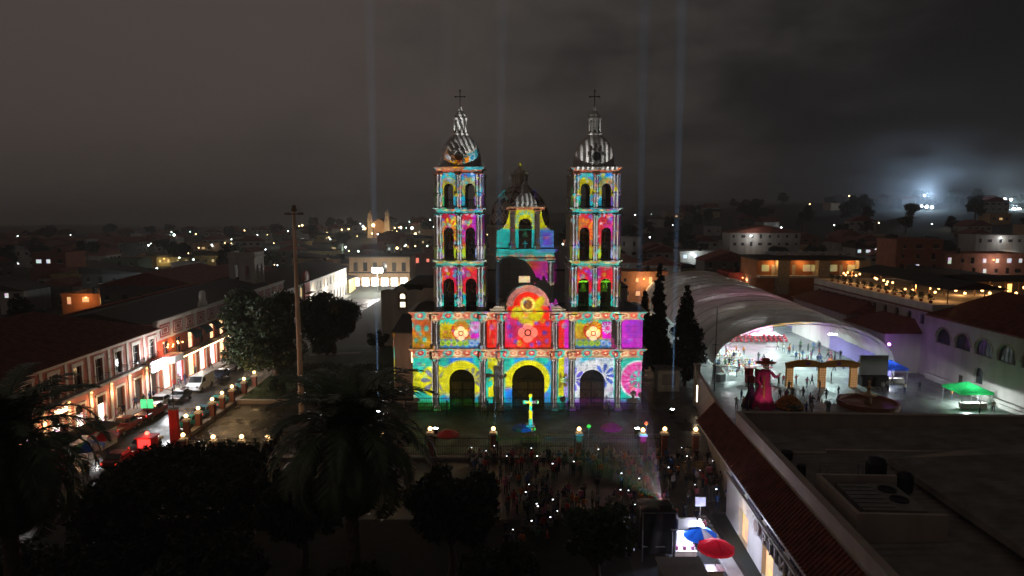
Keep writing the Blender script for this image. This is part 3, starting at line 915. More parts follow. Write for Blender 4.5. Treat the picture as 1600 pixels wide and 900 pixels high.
# iron fence panels between front pillars
def fence_panel(x0, x1, y, label):
    b = MB(); h = 2.3
    b.tube((x0, y, h), (x1, y, h), .04, n=5).tube((x0, y, .55), (x1, y, .55), .035, n=5).tube((x0, y, 1.45), (x1, y, 1.45), .03, n=5)
    k = max(3, int((x1-x0)/.24))
    for i in range(k):
        x = x0 + (x1-x0)*(i+.5)/k
        b.tube((x, y, .36), (x, y, h+.22), .02, n=4)
    for i in range(max(1, int((x1-x0)/3)) + 1):
        x = x0 + (x1-x0)*i/max(1, int((x1-x0)/3))
        b.tube((x, y, .3), (x, y, h+.35), .05, n=5)
    tag(b.build('iron_fence', M['iron']), label, 'fence', 'iron fence panels on the atrium front')
fx = [-13.6, -8.8, -2.0, 7.2, 14.0, 16.4]
for i in range(len(fx)-1):
    fence_panel(fx[i]+.45, fx[i+1]-.45, 70.8, 'black iron fence panel between two brick lamp pillars facing the crowd')
fence_panel(-25.6, -14.5, 70.8, 'black iron fence panel behind the big palm')
for a, c in ((-35.0, -32.3), (-31.5, -29.3), (-28.5, -26.5)):
    fence_panel(a, c, 70.6, 'black iron fence panel between short pillars by the wet paving')
# crowd barriers inside the atrium
def barrier(x, y, rz, label):
    b = MB()
    b.tube((-1.1, 0, 1.1), (1.1, 0, 1.1), .025, n=5).tube((-1.1, 0, .25), (1.1, 0, .25), .02, n=5)
    for i in range(12):
        xx = -1.1+2.2*i/11
        b.tube((xx, 0, 0 if i in (0, 11) else .25), (xx, 0, 1.1), .018, n=4)
    b.box(-.95, -.9, -.3, .3, 0, .04).box(.9, .95, -.3, .3, 0, .04)
    o = b.build('crowd_barrier', M['steel'], None, (x, y, .01)); o.rotation_euler = (0, 0, rz)
    tag(o, label, 'barrier', 'steel crowd barriers in the atrium')
for i in range(6):
    barrier(4.4 + 2.3*i, 75.6 + .1*(i % 2), R(3*(i % 3-1)), 'steel crowd barrier in the row before the atrium cross')
# flower-headed ornaments on poles
for x, y, h in ((2.4, 73.6, 2.3), (8.6, 74.0, 2.5), (15.0, 73.8, 2.9)):
    o = thing('flower_pole', 'thin pole with yellow paper flower head inside the front fence', 'ornament', (x, y, 0), 0, 'paper flower poles')
    MB().tube((0, 0, 0), (0, 0, h), .03, n=6).build('pole', M['steel'], o)
    b = MB()
    for k in range(8):
        a = 2*PI*k/8
        b.tube((0, 0, h), (.22*math.cos(a), -.06, h+.12+.2*math.sin(a)), .05, .09, 5)
    b.ball((0, 0, h+.1), .12, 8, 5)
    b.build('flower_head', mat('yellow_paper', (.55, .48, .06), .8, .2, 5), o)
# searchlights and their beams in the mist
beam_specs = [((-17.0, 84.4), 577, 'by the lawn corner', 'A'), ((-9.0, 77.6), 700, 'behind the west front pillar', 'B'), ((-2.0, 76.2), 786, 'on the axis of the middle front pillar', 'C'),
              ((14.7, 77.6), 1007, 'behind the close-set pillars', 'D'), ((20.6, 85.2), 1066, 'in the side alley', 'E')]
head_m = MB().lathe([(.05, -.35), (.24, -.3), (.28, 0), (.30, .3), (.30, .36)], 16)
lens_m = MB().lathe([(.27, .362), (.27, .37)], 16).mesh('lens', emis('searchlight_lens', (.75, .88, 1.0), 60.0, False))
def beam_mat():
    m = bpy.data.materials.new('lit_mist'); m.use_nodes = True
    t = m.node_tree; t.nodes.clear()
    o = t.nodes.new('ShaderNodeOutputMaterial'); v = t.nodes.new('ShaderNodeVolumeScatter')
    v.inputs['Color'].default_value = (.9, .95, 1.0, 1); v.inputs['Density'].default_value = BEAM_DENS
    v.inputs['Anisotropy'].default_value = 0.0
    t.links.new(v.outputs[0], o.inputs['Volume'])
    return m
BEAM_DENS = 0.012
bm_m = beam_mat()
for (bx, by), px, where, code in beam_specs:
    top = at(px, 0, by)
    d = Vector((top.x - bx, 0, top.z - .9)).normalized()
    sl = thing('searchlight', 'small searchlight on the ground %s, aimed straight up' % where, 'searchlight', (bx, by, 0), 0, 'searchlights aimed at the clouds')
    MB().box(-.3, .3, -.22, .22, 0, .18).box(-.34, -.29, -.05, .05, .18, .8).box(.29, .34, -.05, .05, .18, .8).build('yoke', M['iron'], sl)
    hd = link('head', head_m.mesh('searchlight_head', M['iron'], True), sl, (0, 0, .8))
    hd.rotation_euler = (0, math.atan2(d.x, d.z), 0)
    link('lens', lens_m, hd)
    L = 66.0 / d.z
    k = {'A': 1.0, 'B': .25, 'C': .6, 'D': .6, 'E': 1.0}[code]
    lt = lamp('SPOT', 'searchlight_light', (0, 0, .5), 470000*k, (.34, .60, 1.0), hd, .05, spot_size=R(1.7), spot_blend=.4)
    lt.rotation_euler = (PI, 0, 0)
    b = MB()
    cone = [(0.22 + (L*math.tan(R(.82)) - 0)*t, 1.25+L*t) for t in (0, .08, .2, .4, .7, 1)]
    b.lathe([(r, z) for r, z in cone], 16)
    o = b.build('light_beam', bm_m, None, (bx, by, .2))
    o.rotation_euler = (0, math.atan2(d.x, d.z), 0)
    tag(o, 'pale blue beam rising through the mist from the searchlight %s' % where, 'light beam', 'searchlight beams', 'stuff')

# ================================================================== projector and its show
PX0, PY0, PZ0 = 11.5, 50.0, 4.6
U0, U1, V0, V1 = -15.0, 20.0, -1.0, 45.0
IW, IH = 1050, 1380
def make_show():
    rng = np.random.RandomState(4)
    img = np.zeros((IH, IW, 3), np.float32)
    uu = U0 + (np.arange(IW)+.5)/IW*(U1-U0); vv = V0 + (np.arange(IH)+.5)/IH*(V1-V0)
    Ug, Vg = np.meshgrid(uu, vv)
    def vnoise(s, seed):
        r = np.random.RandomState(seed); nx, ny = int((U1-U0)*s)+3, int((V1-V0)*s)+3
        gr = r.rand(ny, nx); x = (Ug-U0)*s; y = (Vg-V0)*s
        xi, yi = x.astype(int), y.astype(int); fx, fy = x-xi, y-yi
        fx, fy = fx*fx*(3-2*fx), fy*fy*(3-2*fy)
        return (gr[yi, xi]*(1-fx)+gr[yi, xi+1]*fx)*(1-fy)+(gr[yi+1, xi]*(1-fx)+gr[yi+1, xi+1]*fx)*fy
    n1, n2, n3 = vnoise(.8, 1), vnoise(2.2, 2), vnoise(5, 3)
    def proj(X, Y, Z):
        k = (FY-PY0)/(Y-PY0)
        return PX0+(X-PX0)*k, PZ0+(Z-PZ0)*k
    def win(u0, u1, v0, v1):
        i0 = max(0, int((u0-U0)/(U1-U0)*IW)); i1 = min(IW, int((u1-U0)/(U1-U0)*IW)+2)
        j0 = max(0, int((v0-V0)/(V1-V0)*IH)); j1 = min(IH, int((v1-V0)/(V1-V0)*IH)+2)
        return (slice(j0, max(j0, j1)), slice(i0, max(i0, i1)))
    ALL = (slice(0, IH), slice(0, IW))
    def blend(mask, col, a=1.0, w=ALL):
        mk = np.clip(mask, 0, 1)[..., None].astype(np.float32)*a
        img[w] = img[w]*(1-mk)+np.array(col, np.float32)*mk
    def soft(d, w=.06): return np.clip(.5-d/(2*w), 0, 1)
    def rect(X0, X1, Z0, Z1, col, Y=FY, w=.05, a=1.0):
        u0, v0 = proj(X0, Y, Z0); u1, v1 = proj(X1, Y, Z1)
        q = win(u0-w, u1+w, v0-w, v1+w); ug, vg = Ug[q], Vg[q]
        d = np.maximum(np.maximum(u0-ug, ug-u1), np.maximum(v0-vg, vg-v1))
        blend(soft(d, w), col, a, q)
    def clip_rect(X0, X1, Z0, Z1, Y=FY):
        u0, v0 = proj(X0, Y, Z0); u1, v1 = proj(X1, Y, Z1)
        return (Ug > u0) & (Ug < u1) & (Vg > v0) & (Vg < v1)
    def ell(X, Z, rx, rz, col, Y=FY, w=.08, a=1.0, clip=None):
        u, v = proj(X, Y, Z); k = (FY-PY0)/(Y-PY0)
        q = win(u-rx*k-w*2, u+rx*k+w*2, v-rz*k-w*2, v+rz*k+w*2); ug, vg = Ug[q], Vg[q]
        m = soft((np.sqrt(((ug-u)/(rx*k))**2+((vg-v)/(rz*k))**2)-1)*min(rx, rz)*k, w)
        if clip is not None: m = m*clip[q]
        blend(m, col, a, q)
    def petals(X, Z, r0, r1, n, col, Y=FY, a=1.0, ph=0., clip=None, fat=.55):
        u, v = proj(X, Y, Z); k = (FY-PY0)/(Y-PY0)
        q = win(u-r1*k, u+r1*k, v-r1*k, v+r1*k); ug, vg = Ug[q], Vg[q]
        rr = np.hypot(ug-u, vg-v)/k; th = np.arctan2(vg-v, ug-u)+ph
        c = np.cos(n*th)*.5+.5
        t = np.clip((rr-r0)/(r1-r0), 0, 1)
        m = ((rr > r0) & (rr < r1))*np.clip((c-(1-fat*np.sin(PI*np.clip(t, .02, .98)))*1.0+.25)*4, 0, 1)
        if clip is not None: m = m*clip[q]
        blend(m, col, a, q)
    def flower(X, Z, r, n, c_out, c_pet, c_in, Y=FY, clip=None):
        ell(X, Z, r, r, c_out, Y, .15, 1, clip)
        petals(X, Z, r*.3, r*.9, n, c_pet, Y, 1, rng.rand()*3, clip)
        ell(X, Z, r*.26, r*.26, c_in, Y, .05, 1, clip)
    YEL, TEAL, BLU = (.80, .80, .0), (.0, .62, .52), (.03, .26, .85)
    RED, MAG, VIO = (.85, .07, .035), (.72, .07, .62), (.34, .10, .80)
    CYA, GRN, WHT = (.0, .60, .80), (.03, .45, .05), (.80, .86, .95)
    GRY, ORG, PNK = (.22, .26, .34), (.85, .28, .06), (.85, .12, .45)
    TAN, CRM, RST = (.55, .36, .24), (.78, .68, .45), (.55, .16, .09)
    # ---------------------------------------- gable (plane Y = 98.3)
    YG = FY+9.3
    g0, g1 = CX-4.35, CX+4.1
    rect(g0, g1, 13.0, 19.3, (.62, .10, .10), YG); rect(CX-.4, g1, 13.2, 17.6, (.55, .05, .50), YG, w=.6)
    petals(CX-.4, 18.6, .2, 1.1, 12, (.55, .42, .05), YG); rect(CX+2.0, g1, 17.0, 19.3, (.45, .08, .5), YG, w=.5, a=.7)
    rect(g0, g1, 19.2, 21.0, (.10, .45, .42), YG); rect(g0, g1, 19.6, 19.9, (.60, .20, .10), YG)
    for k in range(6): ell(g0+.9+k*1.35, 19.85, .5, .3, CRM if k % 2 else (.05, .5, .5), YG); ell(g0+.9+k*1.35, 19.85, .2, .14, RST, YG)
    rect(g0, g1, 20.9, 24.0, (.02, .58, .56), YG); rect(CX+1.9, g1, 20.9, 23.7, (.22, .16, .75), YG, w=.6)
    yl = np.clip((Vg-proj(0, YG, 23.6)[1])/.35, 0, 1)*clip_rect(g0, g1, 22, 26.7, YG); blend(yl, (.70, .72, .02))
    rect(CX-1.1, CX+1.0, 20.9, 23.4, (.02, .45, .60), YG, w=.3, a=.6)
    petals(CX-.15, 25.0, .95, 1.5, 17, (.25, .60, .55), YG)
    rect(CX-2.9, CX+2.6, 26.5, 27.2, TAN, YG); rect(CX-2.9, CX+2.6, 26.75, 26.9, RST, YG)
    for X in (CX-3.9, CX+3.6): 
        rect(X-.45, X+.45, 13, 19.3, (.05, .05, .06), YG-.3); rect(X-.25, X-.05, 13, 19.3, (.6, .6, .62), YG-.4)
    for X in (CX-1.9, CX+1.6): rect(X-.4, X+.4, 20.9, 26.6, (.10, .09, .085), YG-.3)
    m = clip_rect(CX-1.7, CX+1.5, 27.25, 28.9, YG); blend(m*1.0, (.08, .08, .08)); blend(m*(np.sin((Ug-CX)*2*PI/.55) > .2), (.7, .75, .75))
    # small yellow panels catching light on the set-back wall
    rect(CX-6.3, CX-5.0, 15.0, 17.2, (.60, .45, .03), YG+1.4); petals(CX-5.6, 16.2, .1, .5, 7, RST, YG+1.4)
    # ---------------------------------------- towers (front plane Y = 92)
    for tx, tl in ((CX-9, True), (CX+9, False)):
        for i, (a0, ac, a1, hw, aw, zs) in enumerate(STG):
            YF = FY+4.65-hw
            off = hw*.475; X0, X1 = tx-hw, tx+hw
            cl = clip_rect(X0, X1, a0, ac, YF)
            if i == 0:
                rect(X0, X1, a0, ac, TEAL, YF)
                rect(X0, X1, 15.4, 16.5, (.62, .66, .0), YF, w=.35)
                rect(X0, X1, 14.9, 15.25, BLU, YF, w=.2, a=.6)
                rect(X0, X1, 17.4, ac, (.62, .06, .10), YF, w=.3)
                rect(X0, X0+2.4, 16.5, 17.2, BLU, YF, w=.3, a=.5)
                for s in (-1, 1): ell(tx+s*off, zs+.1, aw*.5+.75, 1.7, (.70, .06, .09), YF, .12, clip=cl)
                ell(tx-.1, 18.2, .75, 1.0, (.40, .08, .55), YF, clip=cl, w=.3); rect(X0, X0+.9, 16.8, 18.2, ORG, YF, w=.3, a=.7)
            elif i == 1:
                rect(X0, X1, a0, ac, (.55, .05, .09), YF)
                rect(X1-1.25, X1, a0+1.5, ac, (.45, .07, .58), YF, w=.3)
                rect(X0, X1, a0, a0+1.8, (.42, .58, .08), YF, w=.5); rect(X1-1.4, X1, a0, a0+1.6, (.35, .45, .85), YF, w=.3)
                petals(tx-off, zs+.2, .6, 1.7, 15, (.78, .66, .02) if tl else (.75, .30, .04), YF, clip=cl)
                petals(tx+off, zs+.2, .6, 1.6, 15, (.52, .12, .62) if tl else (.62, .10, .10), YF, clip=cl)
                if not tl: rect(X0, X0+1.3, a0+1.2, ac-.5, (.55, .30, .08), YF, w=.4, a=.6); rect(X0, X0+1.1, a0+1.6, a0+2.6, BLU, YF, w=.2, a=.7)
            else:
                rect(X0, X1, a0, ac, (.02, .36, .52), YF)
                rect(X0, X0+1.1, a0, a0+2.4, (.06, .45, .12), YF, w=.4); rect(X1-1.2, X1, a0, a0+2.2, (.30, .12, .60), YF, w=.3)
                rect(X1-1.2, X1, a0+2.2, ac, (.42, .48, .70), YF, w=.4)
                for s in (-1, 1):
                    ell(tx+s*off, zs+.05, aw*.5+.55, 1.35, (.48, .44, .04), YF, .12, clip=cl)
                rect(X0, X1, ac-.4, ac, (.05, .30, .75), YF, w=.06); rect(tx-1.9, tx-.6, ac-.4, ac-.05, (.3, .6, .25), YF, w=.2, a=.7)
                rect(tx+off-.9, tx+off+.9, zs-.2, zs+1.2, (.12, .30, .6), YF, w=.4, a=.35)
            # bell openings stay dark, but for the east tower's lit bells
            for s in (-1, 1):
                u_c, v_s = proj(tx+s*off, YF, zs); kk = (FY-PY0)/(YF-PY0); hw_ = (aw/2-.02)*kk
                op = (((np.abs(Ug-u_c) < hw_) & (Vg < v_s)) | (np.hypot(Ug-u_c, Vg-v_s) < hw_)) & (Vg > proj(0, YF, a0)[1])
                if i == 0 and not tl:
                    img[op] = np.array([.20, .55, .10], np.float32)
                else: img[op] *= .05
            # entablature of the stage
            bc = [(.10, .55, .52), (.08, .50, .55), (.40, .12, .08)][i]
            rect(X0-.45, X1+.45, ac, a1+.05, bc, YF-.3)
            rect(X0-.45, X1+.45, ac+.28, ac+.48, [(.65, .22, .10), (.55, .18, .12), (.48, .20, .14)][i], YF-.3)
            rect(X0-.45, X1+.45, a1-.18, a1+.05, [(.60, .62, .5), (.35, .55, .55), (.25, .2, .18)][i], YF-.3)
            for k in range(9):
                X = X0-.2+k*(X1-X0+.4)/8
                ell(X, ac+.4, .26, .2, [(.80, .70, .40), (.70, .25, .12), (.10, .45, .5)][(i+k) % 3], YF-.3)
            # column stripes
            for xx in (-hw+.12, -hw+.56, -.16, .16, hw-.56, hw-.12):
                rect(tx+xx-.20, tx+xx+.20, a0, ac-.02, (.045, .045, .05), YF-.2, w=.03)
                rect(tx+xx-.10, tx+xx+.05, a0, ac-.02, (.60, .60, .62), YF-.3, w=.03)
        # dome stripes
        YD = FY+4.65-2.2
        u, v = proj(tx, YD, 32.3); u2, v2 = proj(tx, YD, 36.6); u3, v3 = proj(tx, YD, 40.2)
        ul, _ = proj(tx-2.8, YD, 33); ur, _ = proj(tx+2.8, YD, 33)
        reg = (Ug > ul) & (Ug < ur) & (Vg > v) & (Vg < v3)
        sh = (Vg-v)*(.38 if tl else 0.0)
        st = (np.sin((Ug-u+sh)*2*PI/.62) > .15)*1.0
        amp = .85 if tl else (.92*np.clip((np.abs(Ug-u-.25))/.9, .12, 1)*np.clip((v2+.9-Vg)/2.2, .25, 1)+.0)
        colr = (.10+st*amp)[..., None]*np.array([.92, .96, .95]) if not np.isscalar(amp) else ((.11+st*amp))[..., None]*np.array([.92, .96, .95])
        img[:] = np.where(reg[..., None], colr, img)
        if tl:
            _, vb = proj(tx, YD, 34.25)
            m = reg & (Vg < vb+(.5-(Ug-u))*.12)
            blend(m*1.0, (.42, .22, .13)); blend(m*(Ug > u+.2), (.10, .40, .48))
            for X, Z, rx, cc in ((-7.9, 33.2, .5, (.72, .38, .03)), (-8.4, 33.5, .3, WHT), (-6.1, 33.4, .5, (.68, .28, .06)), (-5.2, 33.4, .55, (.45, .65, .7)), (-5.2, 33.4, .3, (.05, .3, .5)), (-7.3, 33.6, .25, (.55, .12, .05))):
                ell(X, Z, rx, rx*.9, cc, YD, clip=reg)
            blend((np.abs(Vg-(vb+(.5-(Ug-u))*.12)) < .09)*reg*1.0, (.62, .56, .48))
    # ---------------------------------------- lower storey
    rect(-13.3, 17.4, 0, 7.1, TEAL)
    L1 = clip_rect(-13.3, -10.6, 0, 7.1)
    flower(-13.6, 3.9, 1.7, 8, YEL, (.45, .50, .0), YEL, clip=L1)
    lowL = clip_rect(-13.3, -4.3, 0, 7.1)
    flower(-10.2, 3.9, 2.15, 8, YEL, GRY, YEL, clip=lowL)
    L2 = clip_rect(-9.5, -4.3, 0, 7.1)
    rect(-8.4, -5.2, 5.4, 7.1, BLU, w=.3)
    ell(-6.7, 3.7, 2.75, 3.0, YEL, clip=L2, w=.15)
    petals(-5.4, 4.2, .35, 1.5, 9, GRY, clip=L2)
    rect(-9.4, -4.3, .8, 2.0, BLU, w=.6, a=.8)
    L3 = clip_rect(-3.2, -1.9, 0, 7.1)
    rect(-3.2, -1.9, 1.7, 7.1, YEL)
    petals(-2.5, 4.3, .3, 1.4, 6, TEAL, clip=L3, fat=.8)
    LC = clip_rect(-.9, 5.2, 0, 7.1)
    rect(-.9, 5.2, 0, 7.1, (.0, .42, .85))
    ell(-1.1, 6.6, 1.4, 1.3, TEAL, clip=LC); ell(3.9, 6.8, 1.0, .8, TEAL, clip=LC)
    ell(2.15, 4.0, 2.95, 2.75, YEL, clip=LC, w=.15)
    rect(-.9, .3, 1.6, 3.2, BLU, w=.4); rect(-.9, 0, 3.0, 5.2, YEL, w=.3)
    L5 = clip_rect(6.2, 7.5, 0, 7.1)
    rect(6.2, 6.95, 1.8, 7.1, YEL); rect(6.95, 7.5, 1.6, 7.1, (.5, .45, .9))
    petals(6.6, 4.0, .2, 1.1, 7, (.20, .14, .02), clip=L5)
    L6 = clip_rect(8.4, 13.6, 0, 7.1)
    rect(8.4, 13.6, .9, 7.1, (.62, .74, .88))
    rect(9.2, 11.0, 5.6, 7.1, CYA, w=.3)
    ell(10.7, 3.9, 2.7, 2.9, WHT, clip=L6, w=.2)
    petals(8.2, 4.1, .35, 1.6, 9, (.22, .20, .85), clip=L6); petals(12.2, 4.6, .35, 1.6, 9, (.12, .22, .75), clip=L6)
    L7 = clip_rect(14.5, 17.4, 0, 7.1)
    rect(14.5, 17.4, 0, 7.1, TEAL)
    ell(16.9, 4.1, 2.55, 2.6, WHT, clip=L7); ell(16.9, 4.1, 2.3, 2.35, PNK, clip=L7)
    petals(16.9, 4.1, 1.0, 2.2, 18, (.85, .30, .65), clip=L7); ell(16.9, 4.1, 1.15, 1.2, TEAL, clip=L7)
    petals(16.9, 4.1, .3, 1.1, 8, PNK, clip=L7)
    # the show leaves the door openings dark
    for c, w, zs in DOORS:
        X = CX+c
        op = ((np.abs(Ug-X-.12) < w/2-.1) & (Vg < zs)) | (np.hypot(Ug-X-.12, Vg-zs) < w/2-.1)
        img[op] *= .07
    # foot of the wall fades through green / cyan / purple
    def foot(X0, X1, col, z):
        u0, _ = proj(X0, FY, 0); u1, _ = proj(X1, FY, 0)
        m = ((Ug > u0) & (Ug < u1))*np.clip((z-Vg)/.8, 0, 1)*(Vg > -.4)
        blend(m, col, .92)
    foot(-13.3, -4.3, GRN, 1.5); foot(-4.3, -1.5, (.0, .50, .62), 1.4); foot(-1.5, 5.4, (.0, .25, .30), 1.3)
    foot(5.4, 7.2, (.0, .5, .45), 1.3); foot(7.2, 17.4, (.26, .06, .55), 1.7)
    # ---------------------------------------- upper storey
    z0, z1 = 8.3, 12.2
    rect(-13.4, -10.6, z0, z1, (.60, .16, .06)); rect(-13.4, -10.6, z0, 10.0, (.46, .34, .02), w=.9)
    c = clip_rect(-13.4, -10.6, z0, z1)
    for X, Z, r in ((-12.4, 11.0, .42), (-11.3, 11.0, .34), (-13.2, 11.4, .3), (-12.7, 9.4, .25), (-11.6, 9.5, .28), (-12.1, 10.2, .2)):
        ell(X, Z, r, r*1.2, (.12, .48, .42), clip=c, w=.1)
    for ox in (0.0, 17.45):
        c = clip_rect(-9.5+ox, -4.3+ox, z0, z1)
        rect(-9.5+ox, -4.3+ox, z0, z1, (.60, .48, .02))
        rect(-9.5+ox, -4.3+ox, 11.6, z1, TEAL, w=.2)
        petals(-8.7+ox, 11.0, .2, .95, 11, (.85, .70, .0), clip=c); petals(-8.6+ox, 10.0, .1, .7, 9, RST, clip=c, a=.8)
        ell(-6.7+ox, 10.7, 1.35, 1.25, (.62, .07, .05), clip=c); petals(-6.7+ox, 11.2, .2, 1.1, 13, (.75, .52, .05), clip=c)
        rect(-5.5+ox, -4.3+ox, 9.6, 11.9, MAG); petals(-4.8+ox, 11.0, .15, .75, 12, WHT, clip=c); ell(-4.8+ox, 11.0, .28, .28, PNK, clip=c)
        rect(-9.5+ox, -4.3+ox, z0, 9.5, (.03, .22, .55), w=.15)
        for k in range(7):
            X = -9.2+ox+k*.78
            ell(X, 9.0, .36, .42, (.50, .66, .04) if k < 5 else (.55, .70, .9), clip=c); ell(X, 9.0, .17, .2, (.15, .35, .1) if k < 5 else BLU, clip=c)
    rect(-3.3, -1.9, z0, z1, RED); rect(-.9, 5.2, z0, z1, RED)
    ell(-.2, 10.8, .9, 1.6, (.55, .06, .35), clip=clip_rect(-.9, 5.2, z0, z1), w=.7, a=.8)
    for X, Z in ((-.4, 11.2), (-.2, 10.0), (.5, 9.2), (4.7, 11.6), (4.3, 10.4), (4.6, 9.3), (3.6, 9.0), (.9, 11.7), (3.2, 11.8), (2.6, 8.8)):
        ell(X, Z, .2+.12*rng.rand(), .28, (.16, .12, .6), w=.15)
    for k in range(12):
        X = -3.1+rng.rand()*1.1; Z = z0+.3+rng.rand()*3.3
        ell(X, Z, .06, .3, (.9, .5, .3) if k % 2 else (.3, .03, .05), w=.05, a=.7)
    rect(6.2, 6.95, z0, z1, RED); rect(6.95, 7.5, z0, z1, MAG)
    c = clip_rect(14.5, 17.4, z0, z1)
    rect(14.5, 17.4, z0, z1, (.62, .10, .66))
    petals(16.2, 11.0, .3, 1.3, 9, (.28, .10, .75), clip=c, a=.8); ell(15.3, 9.2, .5, .3, (.35, .12, .8), clip=c, a=.7, w=.2)
    # ---------------------------------------- cornice bands
    for zb0, zb1 in ((7.05, 8.35), (12.15, 13.3)):
        rect(-13.8, 17.9, zb0, zb1, TAN, Y=88.7)
        rect(-13.8, 17.9, zb0+.55, zb0+.72, RST, Y=88.7); rect(-13.8, 17.9, zb0+.25, zb0+.36, CRM, Y=88.7); rect(-13.8, 17.9, zb1-.2, zb1-.1, RST, Y=88.7)
        zc = (zb0+zb1)/2
        k = 0; X = -13.2
        while X < 17.6:
            if k % 3 == 1:
                ell(X, zc, .72, .62, (.0, .62, .58), Y=88.7, w=.04); ell(X, zc, .42, .38, (.75, .07, .10), Y=88.7, w=.04); ell(X, zc, .16, .14, (.95, .85, .6), Y=88.7, w=.04)
            else:
                ell(X, zc, .56, .42, (.95, .82, .55) if k % 3 else (.60, .20, .16), Y=88.7, w=.04); ell(X, zc, .4, .27, (.55, .08, .05), Y=88.7, w=.04); ell(X, zc, .18, .13, (.95, .85, .6), Y=88.7, w=.04)
            X += 1.22; k += 1
    # ---------------------------------------- column stripes
    for X in [CX+x for x in COLX]:
        for Z0, Z1 in ((.3, 7.05), (8.36, 12.15)):
            rect(X-.42, X+.42, Z0, Z1, (.02, .02, .025), Y=88.55)
            for s, w_ in ((-.18, .08), (.16, .09)):
                rect(X+s-w_/2, X+s+w_/2, Z0, Z1, (.78, .78, .80), Y=88.2, w=.03)
    # ---------------------------------------- clock pediment
    c = (((Ug-2.05)/2.9)**2+((Vg-14.05)/2.85)**2 < 1) & (Vg > 13.0)
    ell(2.05, 14.05, 2.9, 2.85, (.55, .26, .24), clip=c)
    ell(2.05, 14.05, 1.95, 1.9, RED, clip=c)
    body = ((abs(Ug-2.1) < 2.9) & (Vg > 11.4) & (Vg < 14.3)) | c
    rect(-.6, 4.9, 12.2, 14.0, RED)
    rect(-.9, .3, 12.0, 13.2, (.62, .07, .30), w=.3, a=.7)
    for X, Z, rx, rz, an in ((.5, 13.2, .85, .6, .9), (1.3, 12.5, .5, 1.05, .35), (2.4, 12.4, .5, 1.1, -.1), (3.4, 12.8, .6, 1.0, -.5), (3.5, 14.4, .5, 1.0, -.6)):
        du, dv = Ug-X, Vg-Z; x2 = du*math.cos(an)-dv*math.sin(an)*-1; y2 = -du*math.sin(an)*-1*0+dv*math.cos(an)-du*math.sin(an)
        d = (np.sqrt((x2/rx)**2+(y2/rz)**2)-1)*min(rx, rz)
        blend(soft(d, .12)*body, (.72, .66, .0))
    ell(2.05, 14.25, 1.0, 1.0, (.85, .80, .25)); ell(2.05, 14.25, .66, .66, (.50, .22, .06)); petals(2.05, 14.25, .1, .6, 8, (.1, .05, .02))
    for s in (-1, 1):
        rect(2.05+s*4.1-1.0, 2.05+s*4.1+1.0, 13.3, 14.0, (.42, .36, .28))
    # mottling of the projected picture
    tex = (.72+.5*n2)*(.8+.4*n3)*(.85+.3*n1)
    # fine confetti of small blossoms and leaves all over the show
    pal = [YEL, TEAL, BLU, RED, MAG, VIO, CYA, ORG, PNK, WHT, (.5, .1, .05)]
    for tx in (CX-9, CX+9):
        for a0, ac, a1, hw, aw, zs in STG:
            YF = FY+4.65-hw
            for k in range(110):
                X = tx+rng.uniform(-hw, hw); Z = rng.uniform(a0+.2, ac); off = hw*.475
                if min(abs(X-tx-off), abs(X-tx+off)) < aw/2+.12 and Z < zs+aw/2+.1: continue
                r = rng.uniform(.08, .26)
                c_ = pal[rng.choice([0, 1, 1, 6, 6, 2, 7, 9, 9, 5, 10])]
                if k % 3: ell(X, Z, r, r*rng.uniform(.5, 1.2), c_, YF, .05, .6)
                else: petals(X, Z, r*.2, r*1.3, rng.randint(5, 9), c_, YF, .8)
    for k in range(210):
        X = rng.uniform(-13.2, 17.2); Z = rng.uniform(8.4, 12.1) if k % 2 else rng.uniform(1.4, 7.0)
        if any(abs(X-CX-c) < w/2+.2 and Z < zs+w/2+.2 for c, w, zs in DOORS) or min(abs(X-CX-q) for q in COLX) < .55: continue
        r = rng.uniform(.10, .34); c_ = pal[rng.randint(len(pal))]
        if k % 3 == 0: petals(X, Z, r*.2, r*1.3, rng.randint(5, 10), c_, FY, .65)
        elif k % 3 == 1: ell(X, Z, r*.7, r*.45, c_, FY, .05, .45)
        else: ell(X, Z, r*.25, r*1.2, tuple(q*.35 for q in c_), FY, .05, .5)
    for k in range(60):
        X = rng.uniform(CX-4.2, CX+4); Z = rng.uniform(13, 26); r = rng.uniform(.12, .35)
        ell(X, Z, r, r*.6, pal[rng.randint(len(pal))], FY+9.3, .06, .45)
    lum = img.mean(axis=2, keepdims=True); img[:] = np.clip(lum+(img-lum)*1.22, 0, 1)
    img *= tex[..., None]
    # block joints of a low-resolution LED image: dim vertical fall-off towards the tower tops
    img **= 1.12
    fall = np.interp(vv, [-1, 0, 1.5, 14, 20, 30, 40, 45], [.25, .45, .9, 1, 1.05, 1.0, 1.1, .9])[:, None, None]
    img *= fall
    out = np.ones((IH, IW, 4), np.float32); out[..., :3] = np.clip(img, 0, 1)
    # keep the outermost frame black so the light outside it is nothing
    out[:2, :, :3] = 0; out[-2:, :, :3] = 0; out[:, :2, :3] = 0; out[:, -2:, :3] = 0
    return out
show = make_show()
im = bpy.data.images.new('projected_show', IW, IH, float_buffer=True)
im.colorspace_settings.name = 'Non-Color'
im.pixels.foreach_set(show.ravel())
im.update(); im.pack()
booth = thing('projector_booth', 'projector tower shrouded in black tarpaulin at the edge of the crowd', 'booth', (11.2, 50.6, 0))
b = MB()
for x in (-1.25, 1.25):
    for y in (-1.2, 1.2): b.tube((x, y, 0), (x, y, 3.9), .05, n=6)
for z in (1.2, 3.9):
    b.tube((-1.25, -1.2, z), (1.25, -1.2, z), .04, n=5).tube((-1.25, 1.2, z), (1.25, 1.2, z), .04, n=5)
    b.tube((-1.25, -1.2, z), (-1.25, 1.2, z), .04, n=5).tube((1.25, -1.2, z), (1.25, 1.2, z), .04, n=5)
b.build('scaffold_frame', M['steel'], booth)
